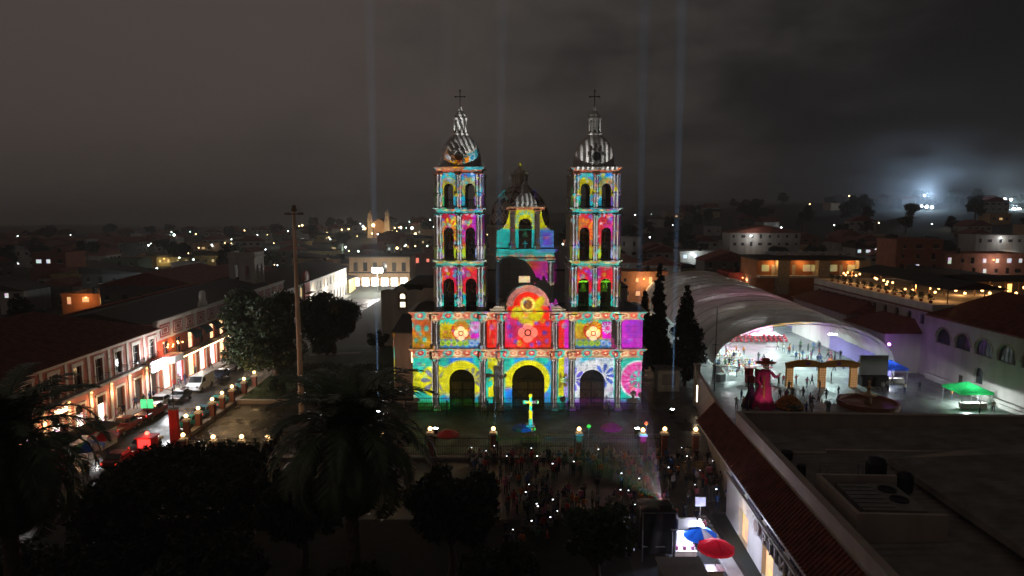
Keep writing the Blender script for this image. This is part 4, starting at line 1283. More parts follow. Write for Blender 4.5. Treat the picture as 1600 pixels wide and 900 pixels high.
b = MB(); nx = 14
for j in range(nx):
    for i in range(nx): pass
def drape(b, fn, nu, nv):
    o = len(b.v)
    for j in range(nv+1):
        for i in range(nu+1): b.v.append(tuple(fn(i/nu, j/nv)))
    for j in range(nv):
        for i in range(nu):
            a = o+j*(nu+1)+i; b.f.append((a, a+1, a+nu+2, a+nu+1)); b.m.append(0)
def tarp(u, v):
    a = 2*PI*u; c, s = math.cos(a), math.sin(a); k = 1/max(abs(c), abs(s))
    z = 4.05-3.4*v**1.2 if v > .18 else 4.05+.25*(.18-v)
    r = (min(1, v/.18))*(1.34+.10*math.sin(a*7+v*3))
    return (c*k*r, s*k*r*.9, z+.06*math.sin(9*a)*v)
drape(b, tarp, 48, 12)
b.build('tarpaulin', mat('black_tarp', (.012, .012, .013), .5, .3, 2), booth, smooth=True)
pj = MB().box(-.45, .45, -.5, .5, 4.3, 4.75).lathe([(.14, 0), (.14, .2)], 12, 0, .5, 4.5)
pj.build('projector', M['iron'], booth, (PX0-11.2, PY0-.75-50.6, .05))
sp = lamp('SPOT', 'projector_light', (PX0, PY0, PZ0), 105000, (1, 1, 1), None, .02, spot_size=R(140), spot_blend=0.0)
sp.rotation_euler = (R(90), 0, 0)
sp.data.use_nodes = True
t = sp.data.node_tree
em = next(n for n in t.nodes if n.type == 'EMISSION')
tc = t.nodes.new('ShaderNodeTexCoord'); sx = t.nodes.new('ShaderNodeSeparateXYZ')
t.links.new(tc.outputs['Normal'], sx.inputs[0])
def mth(op, a, b_=None):
    n_ = t.nodes.new('ShaderNodeMath'); n_.operation = op
    for i, q in enumerate((a, b_)):
        if q is None: continue
        if isinstance(q, (int, float)): n_.inputs[i].default_value = q
        else: t.links.new(q, n_.inputs[i])
    return n_.outputs[0]
dist = FY - PY0
PSX, PSY = 1.0, 1.0
dz_ = mth('ABSOLUTE', sx.outputs[2])
u_ = mth('ADD', mth('MULTIPLY', mth('DIVIDE', sx.outputs[0], dz_), dist*PSX), PX0)
v_ = mth('ADD', mth('MULTIPLY', mth('DIVIDE', sx.outputs[1], dz_), dist*PSY), PZ0)
cu = mth('DIVIDE', mth('SUBTRACT', u_, U0), U1-U0); cv = mth('DIVIDE', mth('SUBTRACT', v_, V0), V1-V0)
cb = t.nodes.new('ShaderNodeCombineXYZ'); t.links.new(cu, cb.inputs[0]); t.links.new(cv, cb.inputs[1])
ti = t.nodes.new('ShaderNodeTexImage'); ti.image = im; ti.extension = 'CLIP'; ti.interpolation = 'Linear'
t.links.new(cb.outputs[0], ti.inputs[0]); t.links.new(ti.outputs['Color'], em.inputs['Color'])
# even brightness over the flat facade: undo the 1/cos^3 fall-off the way a corrected projector lens does
inv = mth('DIVIDE', 1.0, mth('MULTIPLY', dz_, mth('MULTIPLY', dz_, dz_)))
t.links.new(mth('MINIMUM', inv, 6.0), em.inputs['Strength'])
sp.parent = booth; sp.location = (PX0-11.2, PY0-50.6, PZ0)
# ================================================================== generic building pieces
def window_part(parent, x, z, w, h, y, frame, pane, arched=0, depth=.12, bars=True, sill=True):
    """frame ring, pane and sill set on a wall plane y (front faces -y)"""
    t = max(.07, w*.11)
    f = MB()
    f.box(x-w/2-t, x-w/2, y-depth*.5, y+.02, z-h/2, z+h/2).box(x+w/2, x+w/2+t, y-depth*.5, y+.02, z-h/2, z+h/2)
    f.box(x-w/2-t, x+w/2+t, y-depth*.5-.003, y+.02, z+h/2, z+h/2+t)
    if sill: f.box(x-w/2-t*1.6, x+w/2+t*1.6, y-depth, y+.02, z-h/2-t, z-h/2)
    if bars:
        f.box(x-.03, x+.03, y-.03, y-.004, z-h/2, z+h/2).box(x-w/2, x-.03, y-.03, y-.004, z+h*.1, z+h*.1+.05).box(x+.03, x+w/2, y-.03, y-.004, z+h*.1, z+h*.1+.05)
    o = f.build('window', frame, parent)
    MB().box(x-w/2, x+w/2, y-.002, y+.015, z-h/2, z+h/2).build('pane', pane, o)
    return o
def balcony(parent, x, z, w, y, m_rail, d=.75, slab=True):
    b = MB()
    if slab: b.box(x-w/2, x+w/2, y-d, y-.004, z-.12, z)
    o = b.build('balcony', M['cream'], parent) if slab else None
    r = MB()
    r.tube((x-w/2+.04, y-d+.04, z+.95), (x+w/2-.04, y-d+.04, z+.95), .03, n=5)
    for s in (-1, 1): r.tube((x+s*(w/2-.04), y-d+.04, z+.95), (x+s*(w/2-.04), y, z+.95), .03, n=5)
    k = int(w/.16)
    for i in range(k+1):
        xx = x-w/2+.04+(w-.08)*i/k
        r.tube((xx, y-d+.04, z), (xx, y-d+.04, z+.95), .015, n=4)
    r.build('balcony_rail', m_rail, o if o else parent)
    return o
def lit(col, s): return shop_light('shop_%d_%d' % (int(col[0]*100+col[2]*10), int(s*10)), col, s)
DARKW = M['glass']
SHOPW = shop_light('shop_white', (1.0, .92, .84), 3.0)
SHOPY = shop_light('shop_warm', (1.0, .68, .36), 2.6)
SHOPP = shop_light('shop_pinkish', (1.0, .55, .72), 2.2)

# ---------------- salmon corner building with arcade of bays (front faces the street)
FXL = -51.3
Y0A, Y1A = 42.0, 97.0
A = thing('salmon_building', 'long two-storey salmon building with cream pilasters and dark red roof', 'building', (FXL, Y0A, 0), R(90))
LEN = Y1A - Y0A
BAY = 4.2
nb = 13
first = LEN - 1.45 - BAY*(nb-1)
bays = [first + BAY*i for i in range(nb)]
ops_low = [(x, 1.75, 0.15, 3.6, 0) for x in bays]
ops_up = [(x, 1.45, 5.45, 8.3, 0) for x in bays]
b = MB().wall(0, LEN, 0.14, 4.85, 0, .5, ops_low).wall(0, LEN, 4.85, 9.5, 0, .5, ops_up)
b.box(0, .5, .5, 22, .14, 9.5).box(LEN-.5, LEN, .5, 22, .14, 9.5).box(.5, LEN-.5, 21.5, 22, .14, 9.5)
b.build('wall', M['pink'], A)
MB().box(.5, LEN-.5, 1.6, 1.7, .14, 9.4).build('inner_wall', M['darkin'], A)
for i in range(nb+1):
    x = first - BAY/2 + BAY*i
    if 0 < x < LEN:
        MB().box(x-.28, x+.28, -.14, -.002, .14, 4.84).build('pilaster', M['cream'], A)
        MB().box(x-.24, x+.24, -.12, -.002, 5.32, 9.1).build('pilaster', M['cream'], A)
MB().box(-.1, LEN+.1, -.5, 0, 4.86, 5.05).box(-.1, LEN+.1, -.8, 0, 5.05, 5.3).build('string_course', M['cream'], A)
MB().box(-.2, LEN+.1, -.35, 0, 9.1, 9.3).box(-.2, LEN+.1, -.7, 0, 9.3, 9.5).build('cornice', M['cream'], A)
b = MB()
b.add([(-.4, -.85, 9.55), (LEN+.1, -.85, 9.55), (LEN+.1, 22.4, 9.55), (-.4, 22.4, 9.55), (7, 11, 13.4), (LEN-9.5, 11, 13.4)],
      [(0, 1, 5, 4), (1, 2, 5), (2, 3, 4, 5), (3, 0, 4), (3, 2, 1, 0)])
rf = b.build('roof', M['tile'], A)
b = MB()
for i in range(int(LEN/.42)):       # tile rolls running down the street slope
    x = -.3 + i*.42
    t = min(1.0, max(0.0, min((x+.4)/7.4, (LEN+.1-x)/9.6)))
    b.tube((x, -.9, 9.62), (x, -.9+11.9*t, 9.62+3.85*t), .085, n=4)
o = b.build('roof_tile_rolls', M['tile'], rf); o['kind'] = 'stuff'
shopcol = [SHOPP, SHOPW, SHOPY, SHOPW, SHOPP, SHOPW, SHOPP, SHOPW, SHOPW, SHOPW, DARKW, DARKW, DARKW]
for i, x in enumerate(bays):
    window_part(A, x, 6.87, 1.45, 2.84, .22, M['cream'], DARKW, sill=False)
    fr = MB().box(x-1.0, x-.72, -.08, -.002, 5.32, 8.6).box(x+.72, x+1.0, -.08, -.002, 5.32, 8.6).box(x-1.1, x+1.1, -.12, -.002, 8.3, 8.75)
    fr.build('window_surround', M['cream'], A)
    balcony(A, x, 5.31, 2.3, -.0, M['iron'], .72, slab=False)
    d = MB().box(x-1.15, x-.87, -.08, -.002, .15, 3.9).box(x+.87, x+1.15, -.08, -.002, .15, 3.9).box(x-1.15, x+1.15, -.1, -.002, 3.6, 3.9)
    ds = d.build('door_surround', M['cream'], A)
    if shopcol[i] is DARKW:
        MB().box(x-.87, x+.87, .2, .28, .15, 3.6).build('shop_door', M['doorwood'], ds)
    else:
        MB().box(x-.87, x+.87, .3, .38, .15, 2.45).build('shop_front', shopcol[i], ds)
        MB().box(x-.87, x+.87, .28, .4, 2.46, 3.6).build('shop_transom', M['darkin'], ds)
# warm strip lamps under the string course, between the bays
for i in range(3, nb):
    x = first - BAY/2 + BAY*i
    MB().box(x-.07, x+.07, -.30, -.18, 4.5, 4.6).build('wall_lamp', M['bulb_warm'], A)
    lamp('POINT', 'wall_lamp_light', (x, -.75, 3.3), 120, (1, .55, .25), A, .15)
# flag poles and hung sign
for x in (LEN-3.2, LEN-13.0):
    MB().tube((x, -.1, 7.2), (x+.6, -1.8, 9.6), .04, n=6).build('flag_pole', M['cream'], A)
sg = MB().box(-1.0, 1.0, -.08, .08, 0, .55)
tag(sg.build('shop_sign', emis('shop_sign_warm', (1.0, .72, .4), 6.0), None, (FXL+.75, Y0A+bays[7]-.2, 4.0)), 'warm lit oblong sign over a salmon building shop door', 'sign')
bpy.data.objects['shop_sign'].rotation_euler = (0, 0, R(90))
# ---------------- bright white flood panel at the corner
fl = thing('flood_panel', 'blazing white floodlit panel hung over the street corner', 'light', (-49.6, 93.7, 5.05))
MB().box(-.12, .12, -1.5, 1.5, -.8, .5).build('panel', emis('flood_panel_white', (.92, .97, 1.0), 40.0), fl)
MB().box(-.16, -.121, -1.6, 1.6, -.9, .6).build('back_plate', M['steel'], fl)
MB().tube((-.14, 1.2, .3), (-1.6, 1.2, .3), .05, n=6).tube((-.14, -1.2, .3), (-1.6, -1.2, .3), .05, n=6).build('bracket', M['steel'], fl)
lamp('POINT', 'flood_light', (1.6, 0, .3), 1700, (.92, .97, 1.0), fl, .5)
# ---------------- oxide and white panelled building beyond
Bl = 55.0
Bb = thing('panelled_building', 'white and oxide-red panelled building with green awnings and glowing balcony', 'building', (FXL, 97.05, 0), R(90))
ops_low = [(2.3+3.9*i, 2.3, .15, 3.5, 0) for i in range(14)]
ops_up = [(2.3+3.9*i, 1.5, 4.7, 7.2, 0) for i in range(14)]
b = MB().wall(0, Bl, .14, 4.5, 0, .5, ops_low).wall(0, Bl, 4.5, 7.6, 0, .5, ops_up)
b.box(0, .5, .5, 20, .14, 10.0).box(Bl-.5, Bl, .5, 20, .14, 10.0).box(.5, Bl-.5, 19.5, 20, .14, 10)
b.build('wall', mat('orange_red_plaster', (.52, .13, .055), .8, .2, .6), Bb)
MB().box(0, Bl, 0, .5, 7.6, 10.4).build('parapet', M['whitewash'], Bb)
MB().box(-.1, Bl+.1, -.35, .1, 10.4, 10.6).box(-.1, Bl+.1, -.15, .0, 10.15, 10.4).build('cornice', M['whitewash'], Bb)
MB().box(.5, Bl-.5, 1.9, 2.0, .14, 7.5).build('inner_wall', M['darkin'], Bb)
for i in range(14):
    x = 2.3+3.9*i
    p = MB().box(x-1.45, x+1.45, -.06, -.002, 7.95, 9.85); po = p.build('panel', M['oxide'], Bb)
    q = MB()
    for r, h in ((1.2, .72), (.7, .38)):
        q.box(x-r, x+r, -.1, -.062, 8.9+h-.09, 8.9+h).box(x-r, x+r, -.1, -.062, 8.9-h, 8.9-h+.09).box(x-r, x-r+.09, -.1, -.062, 8.9-h+.09, 8.9+h-.09).box(x+r-.09, x+r, -.1, -.062, 8.9-h+.09, 8.9+h-.09)
    q.build('panel_moulding', M['whitewash'], po)
    window_part(Bb, x, 5.95, 1.5, 2.5, .2, M['cream'], SHOPY if i in (2, 4, 5, 9) else DARKW, sill=False)
    mm = [SHOPW, SHOPP, SHOPY, SHOPW, SHOPW, SHOPY, SHOPW, SHOPW, SHOPY, SHOPW, SHOPW, SHOPY, SHOPW, SHOPW][i]
    s_ = MB().box(x-1.45, x-1.15, -.08, -.002, .15, 3.8).box(x+1.15, x+1.45, -.08, -.002, .15, 3.8).box(x-1.45, x+1.45, -.1, -.002, 3.5, 3.8).build('door_surround', M['cream'], Bb)
    MB().box(x-1.15, x+1.15, .35, .42, .15, 3.5).build('shop_front', mm, s_)
    if 2 <= i <= 10:
        a = MB(); k = 6
        for j in range(k):
            a0, a1 = PI/2*j/k, PI/2*(j+1)/k
            f_ = lambda a: (-.04-1.3*math.sin(a), 7.55-1.15*(1-math.cos(a)))
            (ya, za), (yb, zb) = f_(a0), f_(a1)
            a.add([(x-1.35, ya, za), (x+1.35, ya, za), (x+1.35, yb, zb), (x-1.35, yb, zb), (x-1.35, ya, za-.05), (x+1.35, ya, za-.05), (x+1.35, yb, zb-.05), (x-1.35, yb, zb-.05)],
                  [(0, 1, 2, 3), (7, 6, 5, 4), (0, 3, 7, 4), (1, 5, 6, 2)])
        a.build('awning', mat('green_awning', (.03, .085, .075), .8, .25, 2), Bb)
MB().box(.2, Bl-6, -1.5, -.002, 4.3, 4.5).build('balcony_slab', M['cream'], Bb)
MB().box(.2, Bl-6, -1.56, -1.502, 4.34, 4.44).build('led_strip', emis('warm_led_strip', (1.0, .72, .38), 9.0), Bb)
r = MB(); r.tube((.2, -1.45, 5.4), (Bl-6, -1.45, 5.4), .03, n=5)
for i in range(int((Bl-6)/.2)): r.tube((.25+i*.2, -1.45, 4.5), (.25+i*.2, -1.45, 5.4), .015, n=4)
r.build('balcony_rail', M['iron'], Bb)
# curved white corner balcony with red sign glow
b = MB().prism_xy([(.1, 0), (.1, -1.7), (.6, -2.1), (3.2, -2.1), (3.6, -1.7), (3.6, 0)], 4.35, 5.35)
b.build('corner_balcony', M['whitewash'], Bb, (0, -.02, -.02))
for k in range(7):
    MB().ball((0, 0, 0), .13, 8, 5).build('lantern_bulb', M['bulb_warm'], Bb, (.5+k*.75, -1.2+.3*(k % 2), 6.7+.25*math.sin(k*2)))
lamp('POINT', 'red_sign_light', (.8, -.6, 6.5), 110, (1, .08, .06), Bb, .2)
lamp('POINT', 'balcony_light', (4.0, -1.0, 6.6), 120, (1, .5, .2), Bb, .2)
for i in range(0, 14, 2): lamp('POINT', 'shop_spill', (2.3+3.9*i, -1.3, 3.0), 150, (1, .84, .66), Bb, .3)
MB().box(.5, Bl-.5, .5, 19.5, 9.5, 9.7).prism_yz([(1.5, 9.7), (19, 9.7), (10, 11.6)], 1, Bl-1).build('roof', M['roofdark'], Bb)
# stone niche crest on the parapet
b = MB().box(-1.1, 1.1, -.3, .3, 0, .7).box(-.75, .75, -.25, .25, .7, 1.8)
b.prism_xz([(.75*math.cos(PI*i/8), 1.8+.75*math.sin(PI*i/8)) for i in range(9)], -.25, .25)
b.prism_xz([(-1.5, 0), (-.76, 0), (-.76, 1.2)], -.2, .2).prism_xz([(.76, 0), (1.5, 0), (.76, 1.2)], -.2, .2)
b.build('crest', M['whitewash'], Bb, (15.5, .25, 10.6))
# ---------------- pale arcaded building farther along
C = thing('arcade_building', 'long pale building with round red gable farther up the shop street', 'building', (FXL, 152.2, 0), R(90))
b = MB().wall(0, 58, 0, 4.4, 0, .5, [(2.5+3.4*i, 1.8, 0.01, 2.6, 1) for i in range(17)]).wall(0, 58, 4.4, 8.4, 0, .5, [(2.5+3.4*i, 1.1, 5.2, 7.4, 0) for i in range(17)])
b.box(0, 58, .5, 18, 0, 8.4)
b.build('wall', M['whitewash'], C)
for i in range(17):
    MB().box(2.5+3.4*i-.55, 2.5+3.4*i+.55, .3, .4, 5.2, 7.4).build('window', M['glass'] if i % 3 else SHOPY, C)
MB().box(-.2, 58.2, -.8, 18.5, 8.4, 8.6).prism_yz([(-1.0, 8.6), (18.5, 8.6), (9, 11.0)], -.2, 58.2).build('roof', M['roofdark'], C)
b = MB().box(14.5, 18.5, -.35, .4, 0, 9.0).prism_xz([(14.5, 9.0)]+[(16.5-2.0*math.cos(PI*i/10), 9.0+2.2*math.sin(PI*i/10)) for i in range(11)], -.35, .4)
b.build('gable_front', mat('brick_red_plaster', (.42, .10, .075), .85, .15, 1), C)
MB().prism_xz([(.7*math.cos(2*PI*k/16), .9*math.sin(2*PI*k/16)) for k in range(16)], -.42, -.353).build('oval_window', M['cream'], C, (16.5, 0, 9.6))
MB().box(13.8, 19.2, -1.6, -.36, 5.6, 5.75).build('canopy', M['tile'], C)
for x in (22, 34, 46): lamp('POINT', 'arcade_light', (x, -2.2, 4.0), 900, (1, .93, .82), C, .4)
# ---------------- ochre building closing the street, flood of light before it
D = thing('ochre_building', 'ochre building with long balcony roof closing the shop street', 'building', (-44.0, 226, 0))
b = MB().wall(-10, 10, 0, 10.4, 0, .5, [(-8+3.2*i, 1.4, 5.6, 8.6, 0) for i in range(6)]); b.box(-10, 10, .5, 14, 0, 10.4)
b.build('wall', M['ochre'], D)
MB().box(-10.3, 10.3, -1.6, 14.2, 10.4, 10.7).box(-10.3, 10.3, -2.4, -.002, 7.4-2.4+.2, 7.4-2.4+.45).build('roof', M['roofdark'], D)
for i in range(6):
    MB().box(-8+3.2*i-.7, -8+3.2*i+.7, .3, .38, 5.6, 8.6).build('window', M['glass'] if i % 2 else M['doorwood'], D)
    MB().box(-8+3.2*i-1.1, -8+3.2*i+1.1, -.05, -.002, .1, 3.4).build('shop_front', shop_light('shop_strong', (1, .93, .8), 9.0), D)
fl = thing('street_floodlight', 'street floodlight mast glaring in front of the ochre building', 'light', (-42.0, 212, 0))
MB().tube((0, 0, 0), (0, 0, 8.2), .12, .08, 8).build('mast', M['steel'], fl)
MB().box(-1.6, 1.6, -.2, .2, 6.6, 8.0).build('lamp_head', emis('street_flood_white', (1, .97, .9), 60.0), fl)
lamp('POINT', 'street_flood_light', (0, -1.5, 7.0), 24000, (1, .96, .88), fl, .6)

# ================================================================== vehicles
def paint(name, c): return mat('paint_'+name, c, .28, .08, 2, spec=.6)
def vehicle(kind, pname, col, L, Wd, H, lights='tail'):
    r = thing(kind, 'x', 'car')
    if kind == 'van':
        prof = [(-L/2, .35), (-L/2, H*.95), (-L/2+.15, H), (L/2-1.5, H), (L/2-.75, H*.60), (L/2-.08, H*.47), (L/2, .35)]
        cab = [(L/2-1.52, H*.9), (L/2-.95, H*.62), (L/2-2.2, H*.62), (L/2-2.2, H*.9)]
        win_side = [cab]
    elif kind == 'pickup':
        prof = [(-L/2, .45), (-L/2, H*.58), (-.25, H*.58), (-.1, H*.97), (1.0, H), (1.55, H*.63), (L/2-.1, H*.55), (L/2, .4)]
        win_side = [[(-.02, H*.92), (.95, H*.94), (1.42, H*.64), (-.15, H*.64)]]
    else:
        prof = [(-L/2, .38), (-L/2, H*.62), (-L/2+.55, H*.66), (-L/2+1.15, H*.98), (L*.08, H), (L/2-1.35, H*.66), (L/2-.15, H*.55), (L/2, .35)]
        win_side = [[(-L/2+1.2, H*.92), (L*.07, H*.93), (L/2-1.5, H*.68), (-L/2+.75, H*.68)]]
    b = MB(); n = len(prof)
    zs = [z for _, z in prof]
    def wd(z): return Wd/2*(1.0 if z < H*.66 else 1.0-.16*(z-H*.66)/(H*.34)*(1 if kind != 'van' else .4))
    vs = [(x, -wd(z), z) for x, z in prof]+[(x, wd(z), z) for x, z in prof]
    fs = [tuple(range(n-1, -1, -1)), tuple(range(n, 2*n))]+[(i, (i+1) % n, n+(i+1) % n, n+i) for i in range(n)]
    b.add(vs, fs)
    body = b.build('body', paint(pname, col), r)
    bv = body.modifiers.new('bevel', 'BEVEL'); bv.width = .07; bv.segments = 2; bv.limit_method = 'ANGLE'; bv.angle_limit = R(25)
    for s in (-1, 1):
        for wsd in win_side:
            g_ = MB(); g_.add([(x, s*(wd(z)+.012), z) for x, z in wsd], [tuple(range(4)) if s < 0 else (3, 2, 1, 0)])
            g_.build('side_window', M['carglass'], r)
    if kind == 'van': fr = [(L/2-1.47, H*.97), (L/2-.80, H*.63)]; bk = None
    elif kind == 'pickup': fr = [(1.05, H*.96), (1.5, H*.66)]; bk = [(-.13, H*.9), (-.24, H*.64)]
    else: fr = [(L*.1, H*.965), (L/2-1.4, H*.69)]; bk = [(-L/2+1.1, H*.93), (-L/2+.6, H*.7)]
    for seg, sg_ in ((fr, 1), (bk, -1)):
        if not seg: continue
        (xa, za), (xb, zb) = seg
        g_ = MB(); o_ = .03*sg_
        g_.add([(xa+o_, -wd(za)*.9, za+.02), (xa+o_, wd(za)*.9, za+.02), (xb+o_, wd(zb)*.92, zb+.02), (xb+o_, -wd(zb)*.92, zb+.02)], [(0, 3, 2, 1) if sg_ > 0 else (0, 1, 2, 3)])
        g_.build('windscreen' if sg_ > 0 else 'rear_window', M['carglass'], r)
    wr = .34 if kind == 'car' else .38
    for sx in (-1, 1):
        for s in (-1, 1):
            w_ = MB().lathe([(wr*.6, -.11), (wr, -.09), (wr, .09), (wr*.6, .11)], 16)
            w_.xform(Matrix.Rotation(PI/2, 4, 'X'))
            wo = w_.build('wheel', M['rubber'], r, (sx*L*.31, s*(Wd/2-.08), wr))
            MB().lathe([(wr*.58, -.115), (wr*.5, .115)], 12).xform(Matrix.Rotation(PI/2, 4, 'X')).build('rim', M['chrome'], wo)
    for s in (-1, 1):
        MB().box(L/2-.04, L/2+.015, s*Wd*.34-.16, s*Wd*.34+.16, H*.40, H*.48).build('headlight', M['head'] if 'head' in lights else M['chrome'], r)
        MB().box(-L/2-.015, -L/2+.04, s*Wd*.42-.09, s*Wd*.42+.09, H*.45, H*.58).build('tail_light', M['tail'], r)
    MB().box(L/2-.02, L/2+.05, -Wd*.46, Wd*.46, .34, .5).build('front_bumper', M['iron'], r)
    MB().box(-L/2-.05, -L/2+.02, -Wd*.46, Wd*.46, .36, .52).build('rear_bumper', M['iron'], r)
    return r
def park(v, x, y, rz, label):
    v.location = (x, y, .004); v.rotation_euler = (0, 0, R(rz)); tag(v, label, v.name.split('.')[0], 'cars parked along the shop street')
    return v
park(vehicle('van', 'white', (.62, .63, .64), 5.2, 2.0, 2.25), -46.4, 99.2, -90, 'white panel van parked by the bright shop doors')
park(vehicle('car', 'black', (.02, .022, .025), 4.3, 1.75, 1.5), -46.6, 93.2, -88, 'black hatchback parked right behind the white van')
park(vehicle('car', 'silver', (.36, .37, .38), 4.2, 1.75, 1.5, 'head'), -48.0, 90.4, -86, 'silver car parked under the white flood panel')
park(vehicle('pickup', 'maroon', (.16, .018, .018), 5.2, 1.85, 1.75), -46.6, 85.6, 90, 'dark maroon pickup parked beside the green lit sign')
park(vehicle('pickup', 'red', (.24, .025, .02), 5.3, 1.9, 1.8), -46.9, 79.8, 90, 'red pickup parked next to the market stall with the dark roof')
park(vehicle('car', 'blue', (.05, .10, .22), 4.1, 1.7, 1.5), -46.2, 105.6, -90, 'blue car parked beyond the white van')
park(vehicle('car', 'grey', (.14, .14, .15), 4.2, 1.75, 1.5), -46.4, 111.5, -90, 'dark grey car parked under the big tree')
park(vehicle('car', 'white2', (.58, .58, .58), 4.2, 1.75, 1.5), -46.4, 117.5, -90, 'white car parked farthest up the shop street')
TEALP = (.03, .40, .42)
park(vehicle('car', 'turquoise', TEALP, 3.6, 1.6, 1.5), -39.95, 81.9, 90, 'turquoise taxi at the kerb by the low wall, with a blue car behind it')
park(vehicle('car', 'skyblue', (.05, .22, .42), 3.8, 1.65, 1.45), -40.1, 86.2, 90, 'sky blue car between two turquoise taxis')
park(vehicle('car', 'turquoise', TEALP, 3.6, 1.6, 1.5), -40.0, 90.4, 90, 'turquoise taxi parked between the sky blue car and a black one')
park(vehicle('car', 'black', (.02, .022, .025), 4.2, 1.7, 1.45), -40.1, 95.3, 90, 'black saloon parked by the low wall past the turquoise taxis')
park(vehicle('car', 'aqua', (.10, .30, .30), 3.8, 1.65, 1.45), -40.1, 100.0, 90, 'pale aqua car last in the row by the low wall')
park(vehicle('car', 'white2', (.58, .58, .58), 4.3, 1.75, 1.5, 'head'), -41.2, 74.2, 90, 'white car stopped beside the red lit kiosk')
park(vehicle('car', 'darkred', (.20, .02, .025), 4.3, 1.75, 1.5), -41.4, 69.5, 90, 'dark red car waiting behind the white car at the kiosk')
# ================================================================== street furniture on the left
k_ = thing('red_kiosk', 'small red lit kiosk with lamp at the atrium corner', 'kiosk', (-39.6, 71.6, 0))
MB().box(-.8, .8, -.7, .7, 0, 1.1).box(-.8, -.7, -.7, .7, 1.1, 2.2).box(.7, .8, -.7, .7, 1.1, 2.2).build('body', mat('kiosk_red', (.45, .02, .02), .5, .15, 3), k_)
MB().box(-.68, .68, -.66, -.6, 1.15, 2.15).build('lit_front', emis('kiosk_red_light', (1.0, .06, .05), 1.6), k_)
MB().box(-.95, .95, -.85, .85, 2.2, 2.35).build('roof', mat('kiosk_red'), k_)
MB().ball((0, 0, 2.6), .2).build('lamp', emis('red_lamp', (1, .05, .03), 14.0, False), k_)
lamp('POINT', 'kiosk_light', (0, -1.2, 2.4), 55, (1, .06, .04), k_, .2)
rp = thing('red_pylon', 'tall red painted pylon at the atrium corner', 'pylon', (-38.0, 74.4, 0))
MB().box(-.45, .45, -.3, .3, .2, 4.4).build('post', mat('pylon_red', (.50, .03, .025), .6, .2, 2), rp)
MB().box(-.55, .55, -.4, .4, 0, .2).box(-.52, .52, -.36, .36, 4.4, 4.55).build('cap_and_foot', M['concrete'], rp)
gs = thing('green_sign', 'double green lit sign on a post among the parked pickups', 'sign', (-45.6, 82.9, 0))
MB().tube((0, 0, 0), (0, 0, 2.0), .05, n=6).build('post', M['iron'], gs)
for s in (-1, 1): MB().box(s*.42-.34, s*.42+.34, -.06, .06, 2.0, 3.1).build('lit_panel', emis('green_panel', (.10, .85, .32), 1.1), gs)
def street_post(x, y, h, label):
    p = thing('street_lamp', label, 'street lamp', (x, y, 0), 0, 'dark street lamp posts')
    MB().tube((0, 0, 0), (0, 0, h), .09, .06, 8).tube((0, 0, h-.3), (-1.7, 0, h), .04, n=6).build('post', M['iron'], p)
    MB().box(-2.1, -1.5, -.14, .14, h-.06, h+.08).build('lamp_head', M['steel'], p)
street_post(-39.3, 77.0, 6.2, 'dark street lamp post beside the red pylon')
street_post(-49.0, 90.2, 6.0, 'dark street lamp post under the white flood panel')
# market stalls
def stall(x, y, rz, w, d, h, m_roof, m_side, label, lit_=True):
    s_ = thing('market_stall', label, 'stall', (x, y, 0), R(rz), 'market stalls by the salmon building')
    for sx in (-1, 1):
        for sy in (-1, 1): MB().tube((sx*w/2, sy*d/2, 0), (sx*w/2, sy*d/2, h), .04, n=6).build('post', M['steel'], s_)
    b = MB(); o_ = .25
    c = [(-w/2-o_, -d/2-o_, h), (w/2+o_, -d/2-o_, h), (w/2+o_, d/2+o_, h), (-w/2-o_, d/2+o_, h)]
    b.add(c+[(0, 0, h+.8)]+[(x_, y_, h-.3) for x_, y_, _ in c], [(0, 1, 4), (1, 2, 4), (2, 3, 4), (3, 0, 4), (0, 5, 6, 1), (1, 6, 7, 2), (2, 7, 8, 3), (3, 8, 5, 0)])
    b.build('canopy', m_roof, s_)
    if m_side: MB().box(-w/2+.05, w/2-.05, -d/2-.02, -d/2+.02, .2, h-.35).box(w/2-.02, w/2+.02, -d/2+.03, d/2-.05, .2, h-.35).build('side_sheet', m_side, s_)
    t_ = MB().box(-w/2+.2, w/2-.2, -d/2+.3, -d/2+.9, .75, .82).box(-w/2+.25, w/2-.25, -d/2+.35, -d/2+.85, 0.02, .75)
    t_.build('counter', M['wood'], s_)
    for i in range(6):
        MB().box(-.16, .16, -.14, .14, 0, .22).build('goods_box', mat('goods_%d' % (i % 3), [(.5, .1, .08), (.55, .45, .1), (.1, .25, .5)][i % 3], .7, .2, 4), s_, (-w/2+.5+i*(w-1)/5, -d/2+.6, .82))
    if lit_:
        MB().ball((0, 0, h-.2), .09).build('bulb', M['bulb_white'], s_)
        lamp('POINT', 'stall_light', (0, 0, h-.5), 60, (1, .95, .9), s_, .1)
canv_d = mat('dark_canvas', (.07, .06, .055), .85, .25, 2); canv_w = mat('pale_canvas', (.50, .52, .50), .85, .15, 2)
stall(-46.8, 74.0, 90, 3.4, 3.0, 2.5, canv_d, canv_w, 'market stall with dark roof and pale side sheets beside the red pickup')
stall(-48.2, 69.6, 90, 3.0, 2.8, 2.5, mat('green_canvas', (.03, .10, .06), .85, .2, 2), None, 'market stall with a green roof')
stall(-46.4, 65.0, 80, 3.2, 2.8, 2.4, mat('red_canvas', (.35, .03, .03), .85, .2, 2), canv_w, 'market stall with a red roof')
stall(-45.0, 59.6, 95, 3.4, 3.0, 2.4, mat('white_canvas', (.62, .62, .62), .85, .1, 2), canv_w, 'market stall with a white roof')
stall(-45.6, 54.4, 88, 3.4, 3.0, 2.4, mat('grey_canvas', (.22, .23, .25), .85, .1, 2), canv_w, 'market stall with a grey roof')
